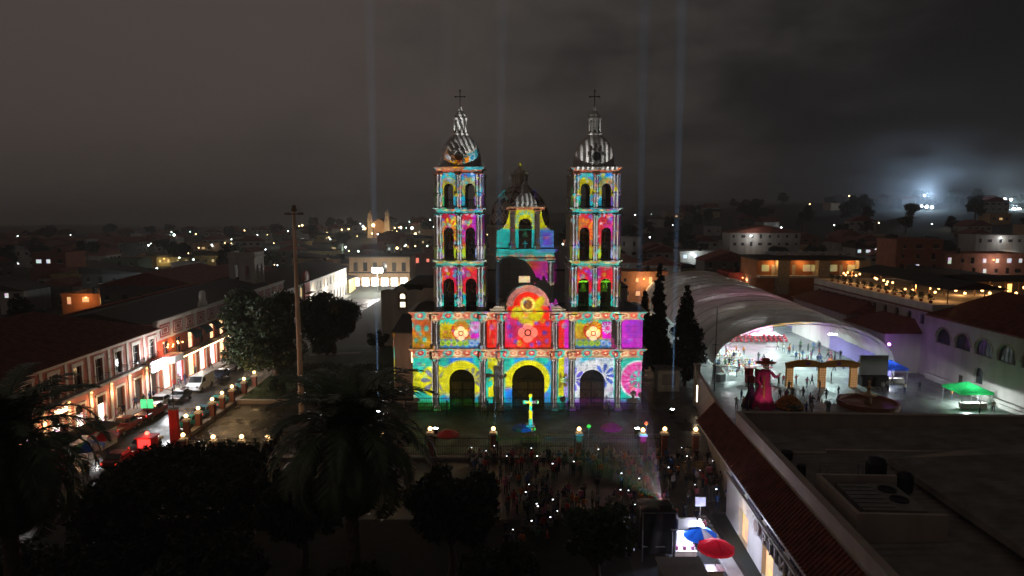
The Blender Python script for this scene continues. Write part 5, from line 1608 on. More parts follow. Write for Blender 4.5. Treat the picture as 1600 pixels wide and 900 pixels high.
def umbrella(x, y, h, r, cols, label, group, tilt=0):
    u = thing('umbrella', label, 'umbrella', (x, y, 0), 0, group)
    MB().tube((0, 0, 0), (0, 0, h+.35), .03, n=6).build('pole', M['steel'], u)
    n = 8
    for k in range(n):
        a0, a1 = 2*PI*k/n, 2*PI*(k+1)/n
        b = MB(); m = 4
        rows = []
        for i in range(m+1):
            t = i/m; rr = r*t; z = h+.62*(1-t**1.6)*r/1.6
            am = (a0+a1)/2
            rows.append([(rr*math.cos(a0), rr*math.sin(a0), z), (rr*.95*math.cos(am), rr*.95*math.sin(am), z-.05*t), (rr*math.cos(a1), rr*math.sin(a1), z)])
        for i in range(m):
            for j in range(2): b.quad(rows[i][j], rows[i+1][j], rows[i+1][j+1], rows[i][j+1])
        p_, q_, s_ = rows[m]
        b.quad(p_, (p_[0], p_[1], p_[2]-.18), (q_[0], q_[1], q_[2]-.18), q_).quad(q_, (q_[0], q_[1], q_[2]-.18), (s_[0], s_[1], s_[2]-.18), s_)
        b.build('canopy_panel', cols[k % len(cols)], u)
    return u
RC, WC, BC = mat('umbrella_red', (.55, .012, .03), .7, .12, 3), mat('umbrella_white', (.65, .62, .6), .7, .1, 3), mat('umbrella_blue', (.02, .14, .62), .7, .12, 3)
def thin_cloth(m_, k=.24):      # thin nylon lets lamp light through
    t_ = m_.node_tree; o_ = t_.nodes['Material Output']; p_ = t_.nodes['Principled BSDF']
    tr_ = t_.nodes.new('ShaderNodeBsdfTranslucent'); mx_ = t_.nodes.new('ShaderNodeMixShader'); mx_.inputs[0].default_value = k
    t_.links.new(p_.inputs['Base Color'].links[0].from_socket, tr_.inputs['Color'])
    t_.links.new(p_.outputs[0], mx_.inputs[1]); t_.links.new(tr_.outputs[0], mx_.inputs[2]); t_.links.new(mx_.outputs[0], o_.inputs['Surface'])
    return m_
for m_ in (RC, WC, BC): thin_cloth(m_)
umbrella(-44.6, 72.0, 2.2, 1.6, [RC, WC], 'red and white market umbrella by the dark-roofed stall', 'umbrellas at the market stalls')
umbrella(-44.2, 68.6, 2.2, 1.6, [BC, WC, mat('umbrella_green', (.03, .3, .1), .7, .1, 3)], 'blue white and green market umbrella', 'umbrellas at the market stalls')
umbrella(-43.6, 62.2, 2.2, 1.6, [RC, RC, WC], 'mostly red market umbrella by the white-roofed stall', 'umbrellas at the market stalls')
umbrella(-7.2, 74.3, 1.6, 1.3, [mat('umbrella_dark_red', (.32, .01, .015), .7, .12, 3)], 'low dark red umbrella inside the atrium fence', None)
umbrella(11.6, 77.0, 1.5, 1.3, [mat('umbrella_plum', (.26, .02, .14), .7, .12, 3)], 'plum umbrella behind the crowd barriers', None)
umbrella(1.2, 76.8, 1.5, 1.2, [mat('umbrella_navy', (.02, .06, .30), .7, .12, 3)], 'navy umbrella by the atrium cross', None)
# voladores pole
vp = thing('flyers_pole', 'very tall bare timber ceremonial pole with a small top frame', 'pole', (-27.3, 86.0, 0))
b = MB(); pts = [(0, 0, 0), (0.02, 0, 9), (-.03, 0, 18), (-.06, 0, 26.4)]
b.path(pts, [.36, .32, .26, .19], 12)
for i in range(34): b.tube((-.3+.002*i, -.22, .9+i*.75), (.3-.004*i, -.22, .9+i*.75), .035, n=5)
b.build('pole_shaft', M['polewood'], vp)
b = MB().box(-.28, .28, -.28, .28, 26.4, 26.75)
for s in (-1, 1): b.box(-1.0, 1.0, s*.8-.05, s*.8+.05, 26.0, 26.12).box(s*.8-.05, s*.8+.05, -1.0, 1.0, 26.13, 26.25)
b.lathe([(.22, 26.75), (.3, 26.9), (.2, 27.2)], 10)
b.build('top_frame', M['wood'], vp)
# ================================================================== vegetation
def leaf_cloud(clumps, n, size, seed, flat=.5):
    """many small bent leaf quads spread through clump ellipsoids"""
    rs = np.random.RandomState(seed)
    cl = np.array(clumps, np.float64)             # cx cy cz r
    wts = cl[:, 3]**2; wts /= wts.sum()
    pick = rs.choice(len(cl), n, p=wts)
    d = rs.normal(size=(n, 3)); d /= np.linalg.norm(d, axis=1)[:, None]
    rad = rs.rand(n)**.38
    c = cl[pick, :3]+d*(cl[pick, 3]*rad)[:, None]*np.array([1, 1, .82])
    a = rs.normal(size=(n, 3))+d*.8; a /= np.linalg.norm(a, axis=1)[:, None]
    t = np.cross(a, rs.normal(size=(n, 3))); t /= np.linalg.norm(t, axis=1)[:, None]
    bt = np.cross(a, t)
    s = size*(.55+.9*rs.rand(n))[:, None]
    v = np.empty((n, 4, 3))
    v[:, 0] = c-t*s; v[:, 1] = c-bt*s*.42+a*s*.12; v[:, 2] = c+t*s; v[:, 3] = c+bt*s*.42+a*s*.12
    return v.reshape(-1, 3)
def leaf_mesh(name, verts, m):
    n = len(verts)//4
    me = bpy.data.meshes.new(name)
    me.vertices.add(n*4); me.vertices.foreach_set('co', verts.astype(np.float32).ravel())
    me.loops.add(n*4); me.loops.foreach_set('vertex_index', np.arange(n*4, dtype=np.int32))
    me.polygons.add(n); me.polygons.foreach_set('loop_start', np.arange(0, n*4, 4, dtype=np.int32))
    try: me.polygons.foreach_set('loop_total', np.full(n, 4, np.int32))
    except Exception: pass
    me.materials.append(m); me.update(calc_edges=True); me.validate()
    return me
def broad_tree(name, label, loc, h_trunk, crown_c, crown_r, n_leaf, leaf, m, seed, group=None, cat='tree', zs=.85, clumps=34, tr=.35):
    rs = random.Random(seed)
    o = thing(name, label, cat, loc, 0, group)
    cx, cy, cz = crown_c
    cl = []
    for i in range(clumps):
        d = Vector((rs.gauss(0, 1), rs.gauss(0, 1), rs.gauss(0, 1))).normalized()
        k = rs.random()**.45
        p = Vector((cx+d.x*crown_r*k*.8, cy+d.y*crown_r*k*.8, cz+d.z*crown_r*zs*k*.8))
        cl.append((p.x, p.y, p.z, crown_r*rs.uniform(.2, .34)))
    b = MB()
    base = [Vector((0, 0, -.1)), Vector((.15, .05, h_trunk*.5)), Vector((cx*.4, cy*.4, h_trunk))]
    b.path(base, [tr*1.35, tr, tr*.8], 10)
    for i in range(0, clumps, 3):
        q = Vector(cl[i][:3]); mid = base[2].lerp(q, .5)+Vector((rs.uniform(-.4, .4), rs.uniform(-.4, .4), .2))
        b.path([base[2]-Vector((0, 0, .2)), mid, q], [tr*.5, tr*.28, tr*.08], 6)
    b.build('trunk', M['bark'], o)
    link('crown', leaf_mesh('crown', leaf_cloud(cl, n_leaf, leaf, seed), m), o)
    return o
broad_tree('broad_tree', 'big round leafy tree between the shop street and the tall pole', (-37.0, 104.0, .3), 3.0, (-2.4, 0, 7.2), 8.8, 26000, .34, M['leaf'], 11, clumps=46, tr=.42)
broad_tree('broad_tree', 'smaller round tree on the lawn beside the glaring street floodlight', (-31.6, 119.0, 1.0), 2.4, (-.4, 0, 6.0), 6.9, 15000, .32, M['leafd'], 12, tr=.34)
broad_tree('broad_tree', 'leafy tree behind the tall pole at the back of the lawn', (-36.0, 126.0, 1.0), 2.4, (0, 0, 5.2), 4.6, 6000, .32, M['leafd'], 13, tr=.3)
broad_tree('shrub', 'spreading shrub on the lawn against the chapel', (-25.0, 124.0, .9), .4, (0, 0, 1.8), 2.4, 3000, .22, M['leaf'], 14, cat='shrub', clumps=14, tr=.12)
broad_tree('shrub', 'rounded shrub at the lawn corner near the tall pole', (-33.5, 94.5, .6), .3, (0, 0, 1.1), 1.5, 2000, .18, M['leaf'], 15, cat='shrub', clumps=12, tr=.1)
# cypresses beside the vault
def cypress(label, x, y, h, r, seed):
    rs = random.Random(seed); o = thing('cypress_tree', label, 'tree', (x, y, 0), 0, 'cypresses beside the vault')
    cl = []
    for i in range(40):
        t = (i+.5)/40; rr = r*(min(1, t*5)*(1-t)**.75+.05)
        for k in range(3):
            a = rs.uniform(0, 2*PI); q = rr*rs.uniform(.2, .75)
            cl.append((q*math.cos(a), q*math.sin(a), .6+h*t*.97, max(.25, rr*.5)))
    MB().path([(0, 0, 0), (0, 0, h*.5), (0, 0, h*.96)], [.25, .15, .03], 8).build('trunk', M['bark'], o)
    link('crown', leaf_mesh('cypress_crown', leaf_cloud(cl, 14000, .28, seed), M['leafd']), o)
cypress('tallest slim cypress beside the church corner', 22.8, 104.5, 18.3, 2.3, 31)
cypress('bushy cypress closest to the vault roof', 26.2, 101.0, 15.2, 3.3, 32)
cypress('short cypress squeezed against the church side', 21.0, 107.0, 13.5, 2.1, 33)
# trimmed laurel block and dark park trees in the foreground
def hedge_block(name, label, x0, x1, y0, y1, z0, z1, n, seed, m=None):
    rs = np.random.RandomState(seed); o = thing(name, label, 'tree', ((x0+x1)/2, (y0+y1)/2, 0), 0, 'trimmed laurels in the square')
    w, d = (x1-x0)/2, (y1-y0)/2
    cl = []
    r = .75
    for i in range(int(w*2/1.1)+1):
        for j in range(int(d*2/1.1)+1):
            for k in range(int((z1-z0)/1.1)+1):
                x, y, z = -w+i*1.1, -d+j*1.1, z0+k*1.1
                e_ = min(i, int(w*2/1.1)-i, j, int(d*2/1.1)-j, int((z1-z0)/1.1)-k)
                if e_ > 0: continue
                cl.append((x+rs.uniform(-.25, .25), y+rs.uniform(-.25, .25), z+rs.uniform(-.2, .2), .85))
    b = MB()
    for x in (-w*.5, w*.4):
        b.path([(x, 0, 0), (x+.1, 0, z0*.7), (x, .1, z0+1.2)], [.35, .28, .2], 8)
        for k in range(6):
            a = k*PI/3
            b.path([(x, .1, z0*.8), (x+w*.35*math.cos(a), d*.55*math.sin(a), z0+1.4)], [.16, .06], 6)
    b.build('trunk', M['bark'], o)
    link('crown', leaf_mesh('trimmed_crown', leaf_cloud(cl, n, .2, seed), m or M['leafd']), o)
hedge_block('trimmed_laurel', 'wide box-trimmed laurel between the two palms', -30.4, -20.0, 45.5, 55.6, 2.2, 7.6, 36000, 41)
hedge_block('trimmed_laurel', 'low box-trimmed laurel beside the left palm trunk', -36.5, -25.5, 34.0, 43.5, 1.0, 4.6, 20000, 42)
broad_tree('park_tree', 'dark rounded park tree right of the big palm in the square', (-4.4, 47.0, 0), 2.6, (0, 0, 5.6), 3.9, 9000, .26, M['leafd'], 43, tr=.3)
broad_tree('park_tree', 'small green park tree beside the black projector booth', (5.9, 44.5, 0), 2.0, (0, 0, 4.6), 3.0, 8000, .22, M['leaf'], 44, tr=.24)
broad_tree('park_tree', 'dark park tree below the trimmed laurel', (-18.5, 38.0, 0), 2.2, (0, 0, 5.0), 4.0, 7000, .26, M['leafd'], 45, tr=.3)
broad_tree('park_tree', 'dark park tree growing under the big palm', (-9.0, 35.0, 0), 2.0, (0, 0, 4.6), 3.8, 7000, .26, M['leafd'], 46, tr=.3)
hedge_block('trimmed_laurel', 'low box-trimmed laurel under the big palm', -24.0, -3.5, 33.0, 37.5, .4, 3.2, 16000, 48)
hedge_block('trimmed_laurel', 'low box-trimmed laurel hedge beside the grey cabin', -2.8, 8.6, 35.5, 40.5, .4, 2.8, 10000, 49)
broad_tree('park_tree', 'dark park tree beside the wide trimmed laurel', (-15.6, 48.5, 0), 2.4, (0, 0, 5.0), 3.8, 8000, .26, M['leafd'], 50, tr=.28)
broad_tree('park_tree', 'dark park tree between the small green tree and the big palm', (-.5, 39.0, 0), 2.0, (0, 0, 4.4), 3.4, 7000, .26, M['leafd'], 47, tr=.28)
# palms: every frond its own part, four frond shapes shared
def frond_mesh(L, droop, seed):
    rs = random.Random(seed); b = MB(); m = 9
    pts = []
    x, z, a = 0.0, 0.0, R(62)-droop*.25
    for i in range(m+1):
        pts.append(Vector((x, 0, z)))
        x += math.cos(a)*L/m; z += math.sin(a)*L/m; a -= droop/m*(1+.5*i/m)
    b.path(pts, [.055*(1-i/m)+.012 for i in range(m+1)], 5)
    for i in range(46):
        t = .12+.87*i/45; f = t*m; k = min(m-1, int(f)); p = pts[k].lerp(pts[k+1], f-k); d = (pts[k+1]-pts[k]).normalized()
        ll = L*.17*(math.sin(PI*min(1, t*.92+.08))**.6+.12)*rs.uniform(.85, 1.1)
        up = Vector((-d.z, 0, d.x))
        for s in (-1, 1):
            q = p+d*ll*.55+Vector((0, s*ll*.75, 0))+up*(ll*.12)-Vector((0, 0, ll*rs.uniform(.12, .4)))
            w = d*.045
            mid = p.lerp(q, .5)+up*ll*.08
            b.add([p-w, p+w, mid+w*.9, mid-w*.9, q], [(0, 1, 2, 3), (3, 2, 4)])
    return b.mesh('frond', M['palm'])
FR = [frond_mesh(4.9, d, i) for i, d in enumerate((R(85), R(115), R(140), R(165)))]
def palm(label, loc, h, n, seed, sc=1.0):
    rs = random.Random(seed); o = thing('palm_tree', label, 'palm tree', loc, 0, 'date palms in the square')
    b = MB(); k = int(h/.35)
    b.lathe([(.46*(1-.25*i/k)+(.05 if i % 2 else 0), h*i/k) for i in range(k+1)], 12)
    b.lathe([(.4, h-.8), (.62, h-.3), (.5, h+.2), (.2, h+.5)], 12)
    b.build('trunk', M['bark'], o)
    for i in range(n):
        t = i/n
        e_ = link('frond', FR[min(3, int(t*4))], o, (0, 0, h+.25-.35*t))
        e_.rotation_euler = (0, R(-24+104*t**1.15)+rs.uniform(-.1, .1)-R(22), i*2.39996+rs.uniform(-.15, .15))
        s_ = sc*rs.uniform(.88, 1.1); e_.scale = (s_, s_, s_)
    return o
palm('tall date palm with a wide skirt of fronds in front of the atrium', (-9.6, 39.0, 0), 13.0, 92, 51, 1.28)
palm('tall date palm with fronds reaching over the market street', (-26.8, 34.6, 0), 13.9, 84, 52, 1.28)

# ================================================================== shop building with large letters (right foreground)
OA = R(-92.76)
OB = thing('letter_sign_building', 'single-storey white shop building with red tiled eave and large OPTIMA letters', 'building', (18.4, 66.0, 0), OA)
# local: x runs from the far eave end towards the square, -y faces the street
b = MB().wall(8.5, 44, 0, 5.6, .9, 1.4, [(13.6, 2.6, .05, 2.5, 0), (19.6, 2.4, .05, 2.5, 0), (24.2, 2.4, .05, 2.5, 0), (29, 2.6, .05, 2.5, 0)])
b.box(8.5, 9.0, 1.4, 60, 0, 7.4)
b.build('wall', M['whitewash'], OB)
MB().box(9.0, 44, 3.0, 3.1, 0, 5.6).build('inner_wall', M['cream'], OB)
for x in (13.6, 19.6, 24.2, 29):
    MB().box(x-1.15, x+1.15, 1.2, 1.28, .05, 2.5).build('shop_door', shop_light('shop_door_amber', (1.0, .62, .28), 1.1, 1.2), OB)
MB().box(8.4, 44, .7, .9, 3.78, 3.95).build('string_course', M['whitewash'], OB)
lat = mat('violet_lattice', (.25, .22, .30), .7, .15, 3)
for i in range(6):
    x = 10.3+4.6*i
    p = MB().box(x, x+3.4, .80, .9, 4.15, 5.35).build('clerestory_panel', M['darkin'], OB)
    q = MB()
    for k in range(9): q.box(x+.1+k*.4, x+.16+k*.4, .74, .797, 4.15, 5.35)
    for k in range(4): q.box(x, x+3.4, .70, .737, 4.2+k*.34, 4.26+k*.34)
    q.build('lattice', lat, p)
MB().box(0, 44, -.1, .0, 5.72, 5.86).build('eave_gutter', mat('white_gutter', (.7, .7, .72), .4, .1, 3), OB)
er = MB(); er.add([(0, 0, 5.8), (44, 0, 5.8), (44, 1.75, 7.75), (0, 1.75, 7.75), (0, 0, 5.65), (44, 0, 5.65), (44, 1.75, 7.5), (0, 1.75, 7.5)],
                 [(0, 1, 2, 3), (7, 6, 5, 4), (0, 4, 5, 1), (3, 7, 4, 0), (1, 5, 6, 2)])
eo = er.build('tiled_eave', M['tile'], OB)
er = MB()
for i in range(110): er.tube((.2+i*.4, -.04, 5.83), (.2+i*.4, 1.72, 7.79), .085, n=5)
o = er.build('tile_rolls', M['tile'], eo); o['kind'] = 'stuff'
er = MB()
for k in range(5): er.box(0, 44, .02+k*.35, .06+k*.35, 5.83+k*.39, 5.9+k*.39)
o = er.build('tile_courses', M['tile'], eo); o['kind'] = 'stuff'
MB().box(7.3, 44, 1.8, 2.15, 7.2, 8.95).box(7.3, 7.65, 2.15, 62, 7.2, 8.95).build('parapet', M['tan'], OB)
MB().box(7.2, 44, 1.72, 2.25, 8.951, 9.05).box(7.2, 7.75, 2.25, 62, 8.951, 9.05).build('parapet_cap', M['tan'], OB)
# ribbed sheet roof: a low far strip and the big slope rising to a ridge
def ribbed(b, x0, x1, fz, y0, y1, pitch=.72, hh=.15):
    k = int((x1-x0)/pitch)
    for i in range(k):
        x = x0+(i+.5)*pitch
        b.add([(x-.13, y0, fz(x, y0)), (x+.13, y0, fz(x, y0)), (x, y0, fz(x, y0)+hh), (x-.13, y1, fz(x, y1)), (x+.13, y1, fz(x, y1)), (x, y1, fz(x, y1)+hh)],
              [(0, 1, 2), (5, 4, 3), (0, 2, 5, 3), (2, 1, 4, 5)])
fz1 = lambda x, y: 7.3+.045*(y-2)
b = MB(); b.add([(7.66, 2.16, fz1(0, 2.16)), (44, 2.16, fz1(0, 2.16)), (44, 30, fz1(0, 30)), (7.66, 30, fz1(0, 30)), (7.66, 62, fz1(0, 30)-1.2), (44, 62, fz1(0, 30)-1.2)], [(0, 1, 2, 3), (3, 2, 5, 4)])
ro = b.build('sheet_roof', M['metalroof'], OB)
b = MB(); ribbed(b, 7.8, 44, fz1, 2.2, 30); ribbed(b, 7.8, 44, lambda x, y: fz1(0, 30)-1.2*(y-30)/32, 30, 62)
o = b.build('roof_ribs', M['metalroof'], ro); o['kind'] = 'stuff'
b = MB()
b.box(13.6, 13.95, 2.2, 7.0, 7.35, 7.75).box(13.61, 13.94, 7.0, 17.5, 7.4, 8.0)
b.build('roof_duct', M['tan'], ro)
# raised near roof
fz2 = lambda x, y: 8.3+.06*(y-9)+.03*(x-17)
b = MB(); pts = [(16.5, 10.5), (44, 10.5), (44, 60), (12.5, 60), (12.5, 33)]
b.add([(x, y, fz2(x, y)) for x, y in pts]+[(x, y, fz2(x, y)-.5) for x, y in pts], [(0, 1, 2, 3, 4), (0, 5, 6, 1), (4, 9, 5, 0), (3, 8, 9, 4)])
ro2 = b.build('upper_sheet_roof', M['metalroof'], OB)
b = MB(); ribbed(b, 16.6, 44, lambda x, y: fz2(x, y)+.004, 10.6, 59)
o = b.build('roof_ribs', M['metalroof'], ro2); o['kind'] = 'stuff'
# plant room box with cooling unit
b = MB().box(21.8, 27.9, 3.1, 3.35, 7.3, 9.2).box(27.65, 27.9, 3.35, 8.3, 7.3, 9.2).box(21.8, 22.05, 3.35, 8.3, 7.3, 9.2)
b.build('plant_screen', M['tan'], OB)
cu_ = MB().box(22.9, 27.0, 3.9, 7.6, 7.9, 9.05).build('cooling_unit', mat('unit_grey', (.20, .19, .18), .6, .25, 1.5, metal=.2), OB)
for x in (24.0, 25.5): MB().lathe([(.55, 9.05), (.55, 9.15), (.46, 9.15), (.44, 9.08)], 20, x, 6.7).build('fan', M['iron'], cu_)
for i in range(7): MB().box(23.0+i*.6, 23.04+i*.6, 3.9, 5.9, 9.051, 9.075).build('lid_seam', M['iron'], cu_)
MB().lathe([(.62, 8.2), (.66, 8.4), (.66, 9.6), (.5, 9.9), (.15, 10.0)], 18, 20.6, 7.6).build('water_tank', M['iron'], OB)
MB().lathe([(.5, 7.9), (.54, 8.1), (.54, 8.9), (.4, 9.15), (.15, 9.25)], 18, 21.3, 9.2).build('water_tank', M['iron'], OB)
b = MB().tube((19.0, 3.2, 7.4), (19.0, 3.2, 8.7), .3, n=12).tube((14.4, 3.8, 7.4), (14.4, 3.8, 8.0), .45, n=14)
b.build('vent_pipe', M['iron'], OB)
b = MB()
for x0, y0, x1, y1 in ((20.2, 4.0, 20.2, 6.6), (21.3, 4.0, 21.3, 6.4)):
    b.tube((x0, y0, 9.3), (x1, y1, 9.3), .04, n=5).tube((x0, y0, 7.6), (x0, y0, 9.3), .04, n=5).tube((x1, y1, 7.6), (x1, y1, 9.3), .04, n=5)
b.build('pipe_rack', M['steel'], OB)
rp_ = random.Random(12)
for i in range(16):
    x, y = rp_.uniform(29.0, 42), rp_.uniform(12, 40); w_, d_ = rp_.uniform(.5, .7), rp_.uniform(2, 6)
    z0_, z1_ = fz2(x, y)+.02, fz2(x, y+d_)+.02
    MB().add([(x, y, z0_+.14), (x+w_, y, z0_+.14), (x+w_, y+d_, z1_+.14), (x, y+d_, z1_+.14), (x, y, z0_), (x+w_, y, z0_), (x+w_, y+d_, z1_), (x, y+d_, z1_)], [(0, 1, 2, 3), (0, 4, 5, 1), (1, 5, 6, 2), (2, 6, 7, 3), (3, 7, 4, 0)]).build('patch_sheet', mat('patch_%d' % (i % 3), [(.34, .31, .28), (.13, .12, .11), (.22, .14, .10)][i % 3], .5, .4, 1.0, metal=.2), ro2)
MB().path([(9.5, 2.6, 7.45), (13, 3.4, 7.5), (17, 2.8, 7.5), (21.5, 3.0, 7.6), (21.6, 4.5, 7.7)], [.04]*5, 6).build('conduit', M['iron'], OB)
# letters
def letter(ch, size, depth, m, name='letter'):
    c = bpy.data.curves.new(name, 'FONT'); c.body = ch; c.size = size; c.extrude = depth; c.align_x = 'CENTER'
    tmp = bpy.data.objects.new(name, c); COL.objects.link(tmp)
    dg = bpy.context.evaluated_depsgraph_get()
    me = bpy.data.meshes.new_from_object(tmp.evaluated_get(dg)); me.name = name
    me.materials.clear(); me.materials.append(m)
    bpy.data.objects.remove(tmp, do_unlink=True)
    return me
LM = mat('white_letter', (.72, .70, .68), .5, .08, 3)
disc = MB().prism_xz([(.7*math.cos(2*PI*k/24), .7*math.sin(2*PI*k/24)) for k in range(24)], .66, .826).build('letter_o', LM, OB, (17.4, 0, 3.3))
MB().prism_xz([(.45*math.cos(2*PI*k/24), .45*math.sin(2*PI*k/24)) for k in range(24)], .63, .657).build('letter_core', M['tan'], disc)
for i, chh in enumerate('PTIMA'):
    x = [19.3, 20.6, 21.7, 23.0, 24.5][i]
    lo_ = link('letter', letter(chh, 1.5, .07, LM), OB, (x, .72, 2.70))
    lo_.rotation_euler = (R(90), 0, 0)
MB().box(16.2, 26.2, .83, .898, 2.58, 3.74).build('dim_wall_panel', mat('dim_wall_grey', (.16, .14, .145), .7, .15, 2), OB)  # added panel, its dark grey stands in for the dimly lit wall behind the letters
lamp('POINT', 'doorway_light', (13.6, .2, 2.9), 25, (1, .7, .4), OB, .3)
# ================================================================== wall of the festival plaza
pw = thing('plaza_wall', 'tall tan boundary wall between alley and festival plaza', 'wall', (0, 0, 0))
b = MB()
p0, p1 = Vector((19.9, 59.5, 0)), Vector((25.2, 90.5, 0)); d = (p1-p0).normalized(); nrm = Vector((-d.y, d.x, 0))*.18
def slab(b, a, c, za, zc, n_):
    b.add([a-n_, c-n_, c+n_, a+n_]+[(a-n_)+Vector((0, 0, za)), (c-n_)+Vector((0, 0, zc)), (c+n_)+Vector((0, 0, zc)), (a+n_)+Vector((0, 0, za))],
          [(0, 3, 2, 1), (4, 5, 6, 7), (0, 1, 5, 4), (1, 2, 6, 5), (2, 3, 7, 6), (3, 0, 4, 7)])
slab(b, p0, p1, 7.2, 4.9, nrm); b.build('wall_panel', M['tan'], pw)
b = MB().box(p1.x-.35, p1.x+.35, p1.y+.02, p1.y+.72, 0, 5.6); b.box(p1.x-.45, p1.x+.45, p1.y-.08, p1.y+.82, 5.6, 5.8)
b.build('gate_pier', M['tan'], pw)
MB().box(p1.x-.6, p1.x-.42, p1.y-2.2, p1.y-1.9, 1.2, 3.4).build('wall_lamp', emis('wall_strip_lamp', (1, .8, .5), 9.0), pw)
ga = thing('gate_house', 'small pale gate house in the side alley', 'hut', (23.0, 99.0, 0))
MB().box(-1.6, 1.6, -1.2, 1.2, 0, 3.2).build('wall', M['cream'], ga); MB().box(-1.9, 1.9, -1.5, 1.5, 3.2, 3.4).build('roof', M['granite'], ga)
MB().box(-1.0, 1.0, -1.26, -1.203, 1.0, 2.6).build('shutter', M['tan'], ga)
# ================================================================== the vaulted roof
SK = (51.7-46.0)/85.0
vt = thing('vault_roof', 'huge barrel-vaulted metal roof sheltering the festival plaza', 'roof', (45.5, 104.0, 0))
def arch(t):      # t 0..1 across, gives x,z (pointed low barrel)
    a = PI*t
    return -14.1*math.cos(a)*(1-.02*math.sin(a)), 2.6+6.75*math.sin(a)**.92
VL = 84.0; NA, NY = 36, 14
def shell(b, off):
    o = len(b.v)
    for j in range(NY+1):
        y = VL*j/NY
        for i in range(NA+1):
            x, z = arch(i/NA); b.v.append((x*(1+off*.004)+SK*y, y, z+off*.06))
    for j in range(NY):
        for i in range(NA):
            a = o+j*(NA+1)+i; b.f.append((a, a+NA+1, a+NA+2, a+1) if off > 0 else (a, a+1, a+NA+2, a+NA+1)); b.m.append(0 if off > 0 else 1)
b = MB(); shell(b, 1)
for i in range(NA):     # front rim
    x0, z0 = arch(i/NA); x1, z1 = arch((i+1)/NA)
    b.quad((x0*.996, 0, z0-.06), (x1*.996, 0, z1-.06), (x1*1.004, 0, z1+.06), (x0*1.004, 0, z0+.06))
b.build('vault_shell', M['tent'], vt, smooth=True)
for j in range(1, NY):
    s_ = MB(); pts = []
    for i in range(NA+1):
        x, z = arch(i/NA); pts.append((x*1.006+SK*VL*j/NY, VL*j/NY, z+.07))
    s_.path(pts, [.045]*(NA+1), 4); s_.build('seam', M['tent'] if j % 4 else M['roofdark'], vt)
for j in range(0, NY+1, 2):
    for s in (0, 1):
        x, z = arch(s)
        MB().tube((x+SK*VL*j/NY, VL*j/NY+.2, 0), (x*.995+SK*VL*j/NY, VL*j/NY+.2, z), .16, n=8).build('column', M['steel'], vt)
for j in range(0, NY+1, 2):      # trusses carrying the flood lamps
    y = VL*j/NY+.4
    tr_ = MB()
    for i in range(6, 30, 2):
        x0, z0 = arch(i/NA); x1, z1 = arch((i+2)/NA)
        tr_.tube((x0*.97+SK*y, y, z0-.45), (x1*.97+SK*y, y, z1-.45), .05, n=5)
        tr_.tube((x0*.99+SK*y, y, z0-.1), (x1*.97+SK*y, y, z1-.45), .03, n=4)
    tr_.build('truss', M['steel'], vt)
for j, (yy, pw_) in enumerate(((5, 2600), (19, 3600), (34, 3600), (50, 3000), (66, 2400))):
    for s in (-1, 1):
        x = s*6.2+SK*yy
        MB().box(x-.6, x+.6, yy-.25, yy+.25, 6.35, 6.5).build('flood_lamp', M['bulb_white'], vt)
        MB().tube((x-.4, yy, 6.5), (x-.4, yy, 8.5), .02, n=4).tube((x+.4, yy, 6.5), (x+.4, yy, 8.4), .02, n=4).build('lamp_hanger', M['steel'], vt)
        lamp('SPOT', 'vault_lamp', (x, yy, 6.3), pw_*2.4, (.70, 1.0, .95), vt, .3, spot_size=R(165), spot_blend=.6)
# far side gable sheet with purple-lit panels on the right flank
b = MB()
for j in range(NY): 
    x, _ = arch(1); y0, y1 = VL*j/NY, VL*(j+1)/NY
    if j % 1 == 0 and j < 10: b.box(x-.4+SK*y0, x-.34+SK*y0, y0+.3, y1-.3, .2, 3.0)
b.build('side_sheet', mat('violet_sheet', (.22, .17, .40), .7, .15, 2), vt)
for yy in (8, 26): lamp('POINT', 'violet_light', (11.2+SK*yy, yy, 3.4), 110, (.30, .10, 1.0), vt, .3)
for k in range(5):       # strings of paper bunting
    b = MB(); pts = [(-9+18*i/14+SK*16, 16+k*.9, 6.9-1.0*math.sin(PI*i/14)+.1*k) for i in range(15)]
    b.path(pts, [.09]*15, 4); tag(b.build('bunting', emis('yellow_bunting', (1.0, .62, .12), .9), None, (45.5, 104.0, 0)), 'glowing yellow garland strung across the inside of the vault', 'garland', 'garlands inside the vault')
# stage at the back left, pink-lit
st = thing('stage', 'long stage bathed in pink light at the back of the vault', 'stage', (49.4, 136.0, 0))
MB().box(-5.6, 5.6, 0, 6, 0, 1.0).build('deck', mat('stage_deck', (.35, .28, .30), .6, .15, 2), st)
MB().box(-5.4, 5.4, 5.6, 5.9, 1.0, 5.2).build('backdrop', emis('pink_backdrop', (1.0, .42, .78), 1.8), st)
for r_ in range(3):
    for i in range(12): MB().lathe([(.28, 0), (.3, .3), (.12, .5)], 8).build('flower_pot', mat('pot_red', (.55, .06, .08), .7, .3, 5), st, (-5.5+i, -.4-r_*.7, .9-.35*r_))
for x in (-4, 0, 4): lamp('POINT', 'stage_light', (x, 2, 4.6), 420, (1, .3, .62), st, .3)
